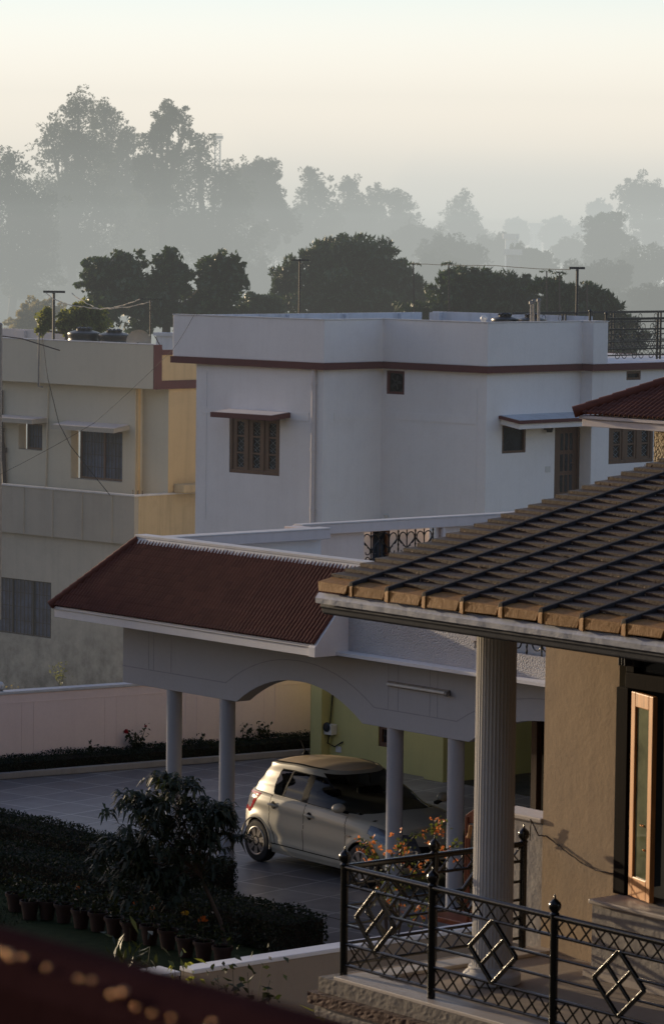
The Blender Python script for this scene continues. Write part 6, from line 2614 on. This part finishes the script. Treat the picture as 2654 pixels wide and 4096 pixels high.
px_plant('sapling', 'slim sapling with long drooping leaves beside the short wall end', 'plant', (525, 4300), 35.0, [(520, 3715), (450, 3770), (600, 3790), (560, 3760), (360, 3800), (500, 3830), (400, 3840), (590, 3850)], 130, .17, 'leaf_garden', 51, aspect=.26, droop=.8, spread=.09)
px_plant('sapling', 'small sunlit sapling with bright hanging leaves in the gap of the wall', 'plant', (735, 4250), 34.5, [(735, 3850), (700, 3880), (770, 3890), (660, 3900), (745, 3940)], 90, .13, 'leaf_lime', 52, aspect=.32, droop=.8, spread=.07)
px_plant('lime_bush', 'dark round-leaved bush in front of the buff garden wall', 'bush', (960, 4300), 34.0, [(930, 3850), (870, 3900), (990, 3890), (1050, 3860), (1080, 3920), (1010, 3960), (940, 3960), (850, 3950), (1000, 4020), (1070, 3990)], 330, .085, 'leaf_garden', 53, aspect=.6, droop=.1, spread=.085)
px_plant('grass_clump', 'tuft of thin yellowing blades under the balcony corner', 'plant', (1335, 4300), 31.5, [(1310, 4000), (1345, 4030), (1400, 4060), (1370, 4010), (1420, 4080), (1290, 4060)], 70, .20, 'leaf_lime', 54, aspect=.08, droop=.1, spread=.06)
px_plant('sapling', 'wispy sunlit plant at the bottom edge below the maroon rail', 'plant', (270, 4400), 30.0, [(250, 4050), (285, 4060), (270, 4085)], 40, .12, 'leaf_lime', 55, aspect=.25, droop=.6, spread=.04)

# bougainvillea behind the balcony
Yb = 38.5
rng = np.random.default_rng(61)
bb = PY(1560, 4050, Yb)
e = thing('bougainvillea', (bb.x, bb.y, 0), 'bougainvillea with orange bracts arching up behind the balcony railing', 'plant')
base = Vector((bb.x, bb.y, 0))
canes = [[(1560, 3900), (1540, 3600), (1560, 3450), (1660, 3340), (1740, 3310), (1780, 3285)],
         [(1560, 3900), (1560, 3650), (1640, 3500), (1750, 3420), (1830, 3370)],
         [(1560, 3900), (1530, 3600), (1500, 3450), (1470, 3390), (1462, 3375)],
         [(1560, 3900), (1600, 3600), (1610, 3480), (1600, 3400), (1590, 3370)],
         [(1560, 3900), (1650, 3700), (1680, 3640), (1720, 3600)],
         [(1560, 3900), (1600, 3700), (1560, 3560), (1530, 3500)]]
mb = MB()
LP, BP = [], []
for ci, cpts in enumerate(canes):
    w_ = [PY(p, q, Yb + (i * .04 - .05) * (1 if ci % 2 else -1)) - base for i, (p, q) in enumerate(cpts)]
    mb.tube(w_, [.014 - .0022 * i for i in range(len(w_))], 5)
    for i in range(1, len(w_) - 1):
        for k in range(26):
            LP.append(np.array(w_[i].lerp(w_[i + 1], rng.random())) + rng.normal(size=3) * .045)
    for k in range(17 if ci < 4 else 7):
        i = len(w_) - 2 - int(rng.random() * 2.2)
        BP.append(np.array(w_[max(1, i)].lerp(w_[max(1, i) + 1], rng.random())) + rng.normal(size=3) * .055)
mb.build('cane', M['bark'], e)
quad_mesh('foliage', leaf_quads(np.array(LP), np.tile((0, 0, 1.0), (len(LP), 1)), .052, .032, rng, .2), M['leaf_bush'], e)
BP = np.array(BP)
B3 = np.repeat(BP, 4, 0) + rng.normal(size=(len(BP) * 4, 3)) * .013
quad_mesh('blossom', leaf_quads(B3, rng.normal(size=B3.shape), .040, .032, rng, 0), M['leaf_bract'], e)

# weeds at the foot of the cream house
for pxx, pyy, lab, sd_ in ((240, 2650, 'green weed growing against the stained wall, right of the window', 71), (55, 2740, 'small yellowing weed behind the pink wall, below the low window', 72)):
    b = LH.onY(pxx, pyy, yf - 0.2)
    q = LH.w(b[0], yf - 0.2, b[1])
    small_plant('weed', lab, 'weed', (q.x, q.y, q.z - (0.6 if sd_ == 71 else 0.4)), [q + Vector((dx, 0, dz)) for dx, dz in ((0, .0), (.12, -.12), (-.12, -.1), (.05, -.25))], 110 if sd_ == 71 else 50, .06, 'leaf_lime' if sd_ == 71 else 'leaf_yellow', sd_, 'weeds by the old wall', spread=.08)

# ------------------------------------------------------------------ swing seat and chair inside the carport house
c = CP.loc(PY(1880, 3330, 44))
e = thing('wooden_sofa', None, 'red-brown wooden sofa back seen between the thin column and the fluted column', 'sofa', frame=CP, at=(c.x, c.y, 0))
mb = MB()
P0_ = [CP.loc(PY(px, py, 44)) - Vector((c.x, c.y, 0)) for px, py in ((1846, 3262), (1900, 3240), (1985, 3215), (1985, 3290), (1900, 3290), (1846, 3298))]
mb.prism([(p.x, p.z) for p in P0_], 'y', -.03, .03)
mb.build('backrest', M['wood_red'], e, bevel=.01)
mb = MB()
xs = [p.x for p in P0_]
zz = min(p.z for p in P0_)
mb.box(min(xs), max(xs) + .6, -.65, .0, .38, .45)
mb.build('seat', M['wood_red'], e, bevel=.01)
for xx in (min(xs) + .04, max(xs) + .5):
    for yy in (-.6, -.03):
        mb = MB()
        mb.tube([(xx, yy, 0), (xx, yy, zz + .1 if yy > -.1 else .6)], .03, 8)
        mb.build('leg', M['wood_red'], e)
c = CP.loc(PY(1875, 3400, 42))
e = thing('wooden_chair', None, 'wooden chair with a curved lit backrest just left of the fluted column', 'chair', frame=CP, at=(c.x, c.y, 0))
Q = [CP.loc(PY(px, py, 42)) - Vector((c.x, c.y, 0)) for px, py in ((1886, 3300), (1880, 3330), (1870, 3348), (1858, 3350))]
mb = MB()
mb.tube([(Q[0].x, 0, Q[0].z), (Q[1].x, 0, Q[1].z), (Q[2].x, 0, Q[2].z), (Q[3].x, 0, Q[3].z)], [.022, .026, .03, .025], 8)
mb.build('armrest', M['wood_orange'], e, True)
mb = MB()
mb.box(Q[2].x - .02, Q[2].x + .45, .35, .40, .4, Q[0].z + .05)
mb.build('backrest', M['wood_red'], e, bevel=.01)
mb = MB()
mb.box(Q[2].x - .02, Q[2].x + .45, -.05, .35, .38, .43)
mb.build('seat', M['wood_red'], e, bevel=.01)
for xx in (Q[2].x, Q[2].x + .42):
    for yy in (0.0, .37):
        mb = MB()
        mb.tube([(xx, yy, 0), (xx, yy, .38 if yy > .1 else Q[2].z)], .02, 7)
        mb.build('leg', M['wood_red'], e)

# ------------------------------------------------------------------ blurred maroon handrail close to the camera
ra = PY(-40, 3712, 4.6)
rb = PY(1420, 4120, 3.9)
rdir = (rb - ra).normalized()
a = ra - rdir * 0.3
b = rb + rdir * 0.8
e = thing('handrail', a, 'out-of-focus maroon handrail with brass balls added for sun glints, across the bottom corner', 'railing')
up = Vector((0, 0, 1))
sd = rdir.cross(up).normalized()
if sd.y > 0: sd = -sd                        # towards the camera
mb = MB()
L = (b - a).length


def hp(s, o, z): return rdir * s + sd * o + up * z


prof = [(0.05, -0.02), (0.062, -0.05), (0.05, -0.16), (-0.05, -0.16), (-0.062, -0.05), (-0.05, -0.02), (-0.025, 0.0), (0.025, 0.0)]
nv = len(mb.v)
mb.v += [tuple(hp(0, o, z)) for o, z in prof] + [tuple(hp(L, o, z)) for o, z in prof]
k = len(prof)
mb.f += [tuple(range(k)), tuple(range(2 * k - 1, k - 1, -1))] + [(i, k + i, k + (i + 1) % k, (i + 1) % k) for i in range(k)]
mb.build('rail', M['rail_maroon'], e, bevel=.008)
mb = MB()
mb.hexa([hp(0, .02, -.6), hp(L, .02, -.6), hp(L, -.02, -.6), hp(0, -.02, -.6), hp(0, .02, -.161), hp(L, .02, -.161), hp(L, -.02, -.161), hp(0, -.02, -.161)])
mb.build('panel', M['rail_maroon'], e)
R5 = random.Random(9)
for (zx, zy) in ((0, 1070), (35, 1085), (55, 1108), (112, 1105), (228, 1152), (375, 1205), (538, 1283), (588, 1273), (648, 1343), (728, 1370), (818, 1392), (1010, 1415), (440, 1215)):
    px, py = zx / 1.186, 2900 + zy / 1.186
    dd = ray(px, py)
    n_ = sd
    t_ = (a + sd * 0.058 - CAM).dot(n_) / dd.dot(n_)
    p = CAM + dd * t_ - a
    mb = MB()
    mb.ball(p, 0.0052 if zx in (35, 55, 538, 588) else 0.0034, 12, 8)
    mb.build('glint_ball', M['brass'], e, True)  # small brass balls made up to give the sun glints on the rail
# ================================================================== TREES BEHIND THE HOUSES
def tree_px(label, Y, blobs, n, leaf, mat, seed, trunk=0.2, base_px=None, group='hazy trees beyond the houses', name='tree', **kw_):
    w_ = [PB(*b, Y=Y, ry_depth=min(b[2], 1.0 * b[2])) for b in blobs]
    cx = sum(c[0] for c, r in w_) / len(w_)
    if base_px is not None: cx = PY(base_px, 1200, Y).x
    return make_tree(name, label, 'tree', w_, (cx, Y, -2.0), trunk, M[mat], n, leaf, seed, group, **kw_)


F1, F2 = 'leaf_far', 'leaf_far2'
# the tall group on the left
tree_px('tallest hazy tree on the left, feathery crown rising to a ragged top', 190,
        [(315, 440, 85, 75), (265, 540, 120, 80), (215, 600, 85, 70), (330, 600, 110, 100), (300, 740, 150, 110), (380, 850, 170, 130), (240, 800, 130, 130), (330, 980, 190, 150), (200, 980, 150, 130)], 28500, .18, F1, 101, .28, lump=.27, nl=34, lumpy=.3)
tree_px('round-topped hazy tree beside the tallest one', 196,
        [(420, 470, 82, 82), (430, 590, 125, 90), (510, 560, 60, 70), (470, 700, 140, 110), (520, 830, 150, 130), (590, 760, 90, 110), (560, 960, 180, 150)], 24700, .18, F1, 102, .28, lump=.28, nl=34)
tree_px('airy hazy tree with bare forked branches showing through its crown', 188,
        [(680, 465, 85, 62), (605, 560, 62, 48), (640, 520, 60, 60), (735, 530, 40, 60), (590, 640, 60, 40), (690, 620, 80, 50), (585, 690, 70, 90), (645, 770, 90, 100)], 11400, .18, F1, 103, .22, base_px=665, lump=.25, nl=26, lumpy=.32, shell=.3)
tree_px('dense hazy tree right of the airy forked tree, by the steel tower', 192,
        [(790, 570, 70, 50), (790, 650, 90, 80), (720, 750, 140, 110), (860, 720, 75, 70), (690, 900, 180, 130), (900, 840, 120, 120), (800, 960, 180, 140), (950, 960, 130, 120), (925, 715, 65, 80), (955, 790, 80, 90)], 24700, .18, F1, 104, .25, lump=.28, nl=34)
tree_px('hazy tree cut by the edge of the picture, lower than the tallest ones', 180,
        [(30, 690, 110, 90), (60, 800, 120, 110), (-60, 760, 120, 110), (110, 920, 140, 130), (20, 1020, 170, 140), (150, 850, 90, 120), (110, 1090, 170, 120)], 24700, .18, F1, 105, .25, lump=.28, nl=34)
tree_px('soft round hazy tree standing alone right of the steel tower', 200,
        [(1050, 690, 78, 75), (985, 700, 55, 55), (1065, 780, 85, 80), (990, 810, 120, 100), (1100, 880, 90, 100)], 22800, .18, F2, 106, .25, lump=.26, nl=34)
tree_px('thin-topped hazy tree with one spindly leader', 215,
        [(1235, 690, 40, 38), (1255, 755, 62, 58), (1290, 780, 45, 60), (1240, 860, 85, 90), (1190, 900, 60, 60), (1150, 880, 75, 80), (1320, 870, 60, 80), (1240, 960, 130, 80)], 15200, .18, F2, 107, .2, lump=.25, nl=30, lumpy=.3)
tree_px('blocky hazy tree between the spindly tree and the wide twin crown', 222,
        [(1390, 755, 52, 52), (1400, 850, 62, 80), (1350, 900, 70, 80), (1450, 880, 50, 80), (1400, 960, 110, 70)], 15200, .18, F2, 108, .2, lump=.28, nl=30)
tree_px('wide hazy tree with a level double crown', 225,
        [(1500, 800, 60, 60), (1590, 805, 75, 62), (1620, 890, 60, 70), (1500, 900, 75, 80), (1570, 920, 90, 80), (1665, 945, 60, 60), (1560, 990, 140, 70)], 20900, .18, F2, 109, .2, lump=.25, nl=34)
tree_px('dome-shaped hazy pine with a pointed top, alone against the sky', 235,
        [(1848, 805, 48, 45), (1835, 860, 78, 50), (1860, 900, 92, 50), (1800, 905, 50, 40), (1900, 925, 55, 40), (1850, 960, 100, 50), (1755, 960, 70, 45), (1960, 965, 60, 40), (1850, 1010, 140, 60)], 18050, .18, F1, 110, .2, lump=.26, nl=34, aspect=.35)
tree_px('small pale hazy tree in the dip, left of the far white block', 300, [(2062, 905, 50, 35), (2075, 950, 62, 40)], 5000, .3, F2, 111, .15)
tree_px('pale hazy tree in the dip, right of the far white block', 290, [(2215, 900, 42, 35), (2240, 940, 62, 50), (2200, 960, 50, 40)], 5500, .3, F2, 112, .15)
tree_px('faint feathery tree just left of the high crown at the picture edge', 290, [(2385, 845, 55, 45), (2410, 890, 62, 50), (2350, 905, 50, 40)], 5500, .3, F2, 113, .15)
tree_px('dark hazy beehive-shaped tree in front of the pale ones', 200, [(2425, 905, 80, 58), (2430, 980, 105, 70), (2450, 1070, 110, 80)], 18050, .18, F1, 114, .2)
tree_px('tall spreading hazy tree cut by the picture edge, opposite the tallest tree', 240,
        [(2560, 760, 85, 62), (2520, 800, 75, 60), (2620, 790, 80, 75), (2690, 800, 80, 80), (2600, 870, 120, 80), (2640, 990, 120, 110)], 24700, .18, F1, 115, .25, base_px=2600, lump=.25, nl=34, lumpy=.3)
# lower trees, deeper in the mist
low = [(180, 1090, 240, 150, 160, 'low misty tree mass under the tallest trees'), (470, 1020, 210, 150, 165, 'broad misty tree under the round-topped tree'), (760, 1000, 190, 150, 165, 'broad misty tree below the steel tower'),
       (1000, 1000, 160, 130, 172, 'misty tree behind the gap between the two near dark trees'), (1200, 985, 140, 120, 178, 'misty tree above the dome of the near mango tree'), (1420, 990, 130, 100, 182, 'misty bush below the blocky tree'),
       (1620, 985, 140, 90, 186, 'misty bush below the wide twin crown'), (1800, 1030, 170, 90, 165, 'long misty bush below the dome-shaped pine'), (2000, 1010, 100, 70, 190, 'small misty bush in the dip below the far block'),
       (2140, 1060, 110, 75, 170, 'misty round bush right of the bright chimney'), (2290, 1020, 100, 75, 200, 'misty bush left of the beehive-shaped tree'), (2560, 1090, 150, 110, 165, 'misty bush under the spreading tree at the edge'),
       (2350, 1120, 160, 90, 150, 'lowest misty bush behind the terrace railing'), (620, 1170, 180, 110, 150, 'misty bush right behind the notched dark tree'), (1000, 1130, 150, 90, 150, 'misty bush low in the gap between the dark trees')]
low += [(40, 1180, 200, 130, 150, 'misty bush low at the picture edge behind the cream roof'), (260, 1200, 200, 120, 152, 'misty bush low behind the bright green shrub'), (1750, 1110, 170, 90, 160, 'misty bush just above the flat-topped dark tree'),
        (2620, 1230, 170, 110, 140, 'misty bush at the edge, low behind the terrace railing'), (2480, 1260, 150, 110, 145, 'dim misty bush behind the end of the dark sloping tree')]
for i, (px, py, rx, ry, Y, lab) in enumerate(low):
    Y = Y + (42 if px < 1500 else 24)
    R6 = random.Random(300 + i)
    bl = [(px, py, rx * .8, ry), (px, py + ry * 1.3, rx, ry)] + [(px + R6.uniform(-.8, .8) * rx, py + R6.uniform(-.5, .4) * ry, rx * R6.uniform(.3, .5), ry * R6.uniform(.35, .6)) for k in range(4)]
    tree_px(lab, Y, bl, 13000, .20, F1 if i % 2 else F2, 300 + i, .15, group='misty lower trees and bushes', limbs=False)

# the dark trees just behind the roofs
G2 = 'dark trees just behind the roofs'
tree_px('dark tree with notched upright tufts behind the black tanks', 104,
        [(400, 1090, 80, 70), (500, 1060, 70, 60), (530, 1150, 120, 90), (370, 1130, 50, 40), (668, 1050, 48, 72), (690, 1120, 80, 80), (725, 1080, 30, 50), (860, 1090, 75, 75), (900, 1080, 70, 70), (870, 1180, 110, 90), (620, 1240, 160, 100), (420, 1220, 100, 90), (830, 1260, 150, 90), (950, 1130, 45, 55)],
        21000, .19, 'leaf_glossy', 201, .16, group=G2, lump=.26, nl=40, lumpy=.24, aspect=.55, droop=-.5)
tree_px('big domed dark mango tree behind the white house', 108,
        [(1400, 1000, 130, 62), (1290, 1030, 100, 75), (1490, 1040, 120, 80), (1180, 1100, 90, 85), (1390, 1120, 190, 110), (1580, 1120, 110, 90), (1660, 1180, 75, 70), (1250, 1200, 160, 90), (1480, 1220, 200, 90), (1120, 1180, 50, 60)],
        23000, .24, 'leaf_mango', 202, .2, group=G2, lump=.24, nl=46, lumpy=.14, aspect=.28, droop=1.1)
tree_px('low dark tree between the notched tree and the domed mango', 106, [(1040, 1215, 75, 40), (1000, 1240, 50, 30), (1085, 1250, 55, 50)], 4500, .18, 'leaf_glossy', 203, .08, group=G2)
tree_px('long flat-topped dark mango tree left of the white roof pole', 102,
        [(1820, 1120, 85, 48), (1900, 1130, 100, 52), (2010, 1150, 90, 50), (2080, 1150, 70, 50), (1800, 1200, 110, 80), (1960, 1220, 170, 80), (1680, 1250, 110, 40), (2100, 1230, 110, 80)],
        17000, .23, 'leaf_mango', 204, .18, group=G2, lump=.24, nl=44, lumpy=.16, aspect=.28, droop=1.0)
tree_px('dark tree sloping down behind the terrace railing', 100,
        [(2190, 1150, 80, 42), (2250, 1170, 70, 45), (2360, 1190, 90, 48), (2420, 1230, 80, 55), (2250, 1250, 120, 80), (2400, 1290, 130, 70), (2500, 1300, 45, 40), (2480, 1360, 110, 70)],
        14000, .23, 'leaf_mango', 205, .16, group=G2, lump=.24, nl=42, lumpy=.18, aspect=.28, droop=1.0)
tree_px('short bright green shrub catching the sun beside the thick pole', 92,
        [(185, 1280, 32, 55), (165, 1320, 25, 30), (290, 1270, 50, 45), (340, 1240, 50, 40), (255, 1300, 35, 35), (370, 1290, 60, 60)], 3600, .15, 'leaf_lime', 206, .06, group=None, name='shrub', lump=.3, aspect=.5, droop=-.5)
tree_px('pale yellowish bush fading into the mist behind the cream roof', 128,
        [(140, 1270, 75, 70), (80, 1310, 60, 50), (200, 1250, 60, 50)], 4500, .16, 'leaf_yellow', 207, .08, group=None, name='bush', lump=.26)
for i, (px, pt, lab) in enumerate(((2184, 1085, 'tall papaya-like shoot rising above the flat-topped tree, leftmost'), (2235, 1092, 'papaya-like shoot above the dark trees, nearest the pole'), (2345, 1130, 'bare-topped shoot above the tree right of the pole'), (1652, 1055, 'small tuft on a stalk at the right end of the domed mango'), (1793, 1055, 'tiny tuft on a stalk above the flat-topped tree'))):
    b = PY(px, 1300, 99)
    tp = PY(px, pt, 99)
    e = thing('young_tree', (b.x, 99, 2.0), lab, 'tree', 'thin shoots standing above the dark trees')
    mb = MB()
    h = tp.z - 2.0
    mb.tube([(0, 0, 0), (.05, 0, h * .5), (tp.x - b.x, 0, h)], [.035, .03, .02], 5)
    mb.build('trunk', M['bark'], e)
    rg = np.random.default_rng(400 + i)
    k = 26
    a = rg.random(k) * 2 * PI
    r = .05 + .16 * rg.random(k)
    P = np.stack([tp.x - b.x + r * np.cos(a), r * np.sin(a), h + .04 - r * .3], 1)
    quad_mesh('crown', leaf_quads(P, np.tile((0, 0, 1.0), (k, 1)), .15, .045, rg, .5), M['leaf_mango'], e)

# unseen house and tree, added to shade the garden and carport
e = thing('sun_blocker_house', (-46, 92, 0), 'unseen flat-roofed house added to block the low sun from the garden', 'house')
mb = MB()
mb.box(-5.5, 18, -4, -1.5, -2.0, 5.75)
mb.box(-6.5, 2.4, -3.9, -1.6, 5.75, 8.7)
mb.build('wall', M['cream'], e)
mb = MB()
mb.box(2.6, 18.2, -4.2, -1.4, 5.752, 6.0)
mb.box(-6.7, 2.59, -4.1, -1.5, 8.702, 8.95)
mb.build('roof', M['white'], e)

make_tree('tree', 'unseen umbrella-shaped tree added to shade the carport from the low sun', 'tree', [((-41.5, 88.6, 8.55), (2.2, 1.3, 1.0)), ((-39.2, 88.7, 8.45), (1.5, 1.2, .85)), ((-43.6, 88.6, 8.5), (1.4, 1.2, .9)), ((-41, 89.3, 8.9), (1.8, 1.0, .8))],
          (-41.3, 88.8, -2.0), .22, M['leaf_mango'], 9000, .30, 411, None)  # unseen crown added to keep the sun off the carport beam
e = thing('sky_blocker_house', (4, -14, 0), 'unseen tall dark house added behind the viewpoint to block sky light', 'house')  # unseen house added to cut sky light from behind the camera
mb = MB()
mb.box(-64, 45, -8, 11.2, -2, 24)
mb.build('wall', M['dark_blocker'], e)
mb = MB()
mb.box(-64.3, 45.3, -8.3, 11.5, 24.002, 24.4)
mb.build('roof', M['white'], e)

# ------------------------------------------------------------------ far things
tw = PY(870, 560, 260)
e = thing('light_tower', (tw.x, 260, 0), 'tall steel lattice tower with a platform of floodlights above the hazy trees', 'tower')
k = 260 / FPX
htop = tw.z
wd = 10 * k
mb = MB()
for sx in (-1, 1):
    for sy in (-1, 1):
        mb.tube([(sx * wd * 1.5, sy * wd * 1.5, 0), (sx * wd, sy * wd, htop)], .05, 5)
z = htop * .35
st = 0
while z < htop - .3:
    f = lambda q: wd * (1.5 - .5 * q / htop)
    a, b = f(z), f(z + .42)
    for sy in (-1, 1):
        mb.bar((-a, sy * a, z), (b, sy * b, z + .42), .04, .04)
        mb.bar((a, sy * a, z), (-b, sy * b, z + .42), .04, .04)
    for sx in (-1, 1): mb.bar((sx * a, -a, z), (sx * b, b, z + .42), .04, .04)
    z += .42
mb.build('lattice', M['steel'], e)
mb = MB()
mb.box(-wd * 2.0, wd * 1.8, -wd * 1.2, wd * 1.2, htop - .04, htop + .02)
for zz in (.22, .42): mb.box(-wd * 2.0, wd * 1.8, -wd * 1.2, -wd * 1.15, htop + zz, htop + zz + .04)
for q in range(6): mb.box(-wd * 2.0 + q * wd * .75, -wd * 2.0 + q * wd * .75 + .03, -wd * 1.2, -wd * 1.15, htop, htop + .45)
mb.build('platform', M['steel'], e)
mb = MB()
for q in range(4): mb.box(-wd * 1.8 + q * wd * .95, -wd * 1.8 + q * wd * .95 + .22, -wd * 1.35, -wd * 1.2, htop + .08, htop + .3)
mb.build('floodlight', M['steel'], e)


def far_block(px0, px1, pyt, pyb, Y, label, floors=2, mat='white'):
    a, b = PY(px0, pyt, Y), PY(px1, pyt, Y)
    e = thing('distant_building', ((a.x + b.x) / 2, Y, 0), label, 'building', 'distant buildings in the mist')
    w = (b.x - a.x) / 2
    zt = a.z
    mb = MB()
    mb.box(-w, w, 0, w * 1.6, -.05, zt)
    mb.build('wall', M[mat], e)
    mb = MB()
    mb.box(-w - .15, w + .15, -.15, w * 1.6 + .15, zt + .001, zt + .3)
    mb.build('roof', M['white_warm'], e)
    for f in range(floors):
        for q in range(3):
            x = -w + (q + .5) * 2 * w / 3
            m2 = MB()
            m2.box(x - w * .13, x + w * .13, -.03, .05, zt - 1.9 - f * 3, zt - .7 - f * 3)
            m2.build('window', M['glass'], e)


far_block(2118, 2165, 905, 1000, 330, 'pale block with a flat roof in the dip of the treeline', 3)
far_block(2020, 2064, 955, 1010, 210, 'small flat building beside the bright sunlit chimney', 1)
c = PY(2066, 955, 205)
e = thing('chimney', (c.x, 205, 0), 'narrow bright sunlit chimney in the mist between the bushes', 'chimney')
mb = MB()
mb.lathe([(.09, 0), (.075, c.z), (.10, c.z + .02), (.10, c.z + .12), (.03, c.z + .2)], (0, 0, 0), 12)
mb.build('shaft', M['plastic_white'], e, True)
far_block(2025, 2075, 1020, 1060, 185, 'low pale building half hidden under the misty bushes', 1, 'white_warm')

# faint far ridge
mb = MB()
R7 = random.Random(4)
P = [[], []]
for i in range(121):
    x = -700 + i * 1400 / 120
    hgt = 15.0 + 3.2 * math.sin(i * .21) + 1.8 * math.sin(i * .53 + 1) + R7.uniform(-.5, .5)
    P[0].append((x, 1500, -5))
    P[1].append((x, 1560, hgt))
mb.grid(P)
tag(mb.build('hills', M['hill']), kind='structure')


# ------------------------------------------------------------------ morning mist as air volumes, its scattered light put in as glow
def haze(name, x0, x1, y0, y1, z0, z1, density, col, strength):
    m, nt, out = nodes('morning_' + name)
    ab = nt.nodes.new('ShaderNodeVolumeAbsorption')
    ab.inputs['Color'].default_value = (0, 0, 0, 1)
    ab.inputs['Density'].default_value = density
    em = nt.nodes.new('ShaderNodeEmission')
    em.inputs['Color'].default_value = (*col, 1)
    em.inputs['Strength'].default_value = strength * density
    ad = nt.nodes.new('ShaderNodeAddShader')
    lk(nt, ab.outputs[0], ad.inputs[0])
    lk(nt, em.outputs[0], ad.inputs[1])
    lk(nt, ad.outputs[0], out.inputs['Volume'])
    mb = MB()
    mb.box(x0, x1, y0, y1, z0, z1)
    o = mb.build(name, m)
    tag(o, kind='stuff')
    return o


haze('haze', -36, 75, 98, 340, -1.9, 22, 0.0039, (0.875, 0.885, 0.815), 0.72)
for k_, (zt_, dn_) in enumerate(((10.0, .0013), (10.9, .0012), (11.9, .0011), (13.0, .0010), (14.3, .0008), (15.8, .0006), (17.6, .0004))):
    haze('haze', -35.9 + .1 * k_, 74.9 - .1 * k_, 112 + 2 * k_, 338 - k_, -1.8 + .01 * k_, zt_, dn_, (0.825, 0.89, 0.86), 0.62)
haze('haze', -5.5, 70, 185, 330, -1.7, 15, 0.0016, (0.84, 0.86, 0.86), 0.84)
haze('haze', 4.5, 69, 205, 329, -1.6, 14, 0.0024, (0.84, 0.86, 0.86), 0.84)
haze('haze', -230, 260, 342, 1700, -1.7, 32, 0.0026, (1.0, 0.86, 0.70), 1.40)
haze('haze', -30, 45, 62, 97, -1.6, 9.2, 0.0026, (0.86, 0.85, 0.82), 0.46)
# ------------------------------------------------------------------ render settings
S.view_settings.view_transform = 'Standard'
S.view_settings.look = 'None'
S.view_settings.exposure = 0
S.render.engine = 'CYCLES'
cy = S.cycles
cy.use_denoising = True
try: cy.denoiser = 'OPENIMAGEDENOISE'
except Exception: pass
cy.max_bounces = 6
cy.diffuse_bounces = 4
cy.glossy_bounces = 3
cy.transmission_bounces = 4
cy.transparent_max_bounces = 40
cy.sample_clamp_indirect = 6
cy.caustics_reflective = False
cy.caustics_refractive = False
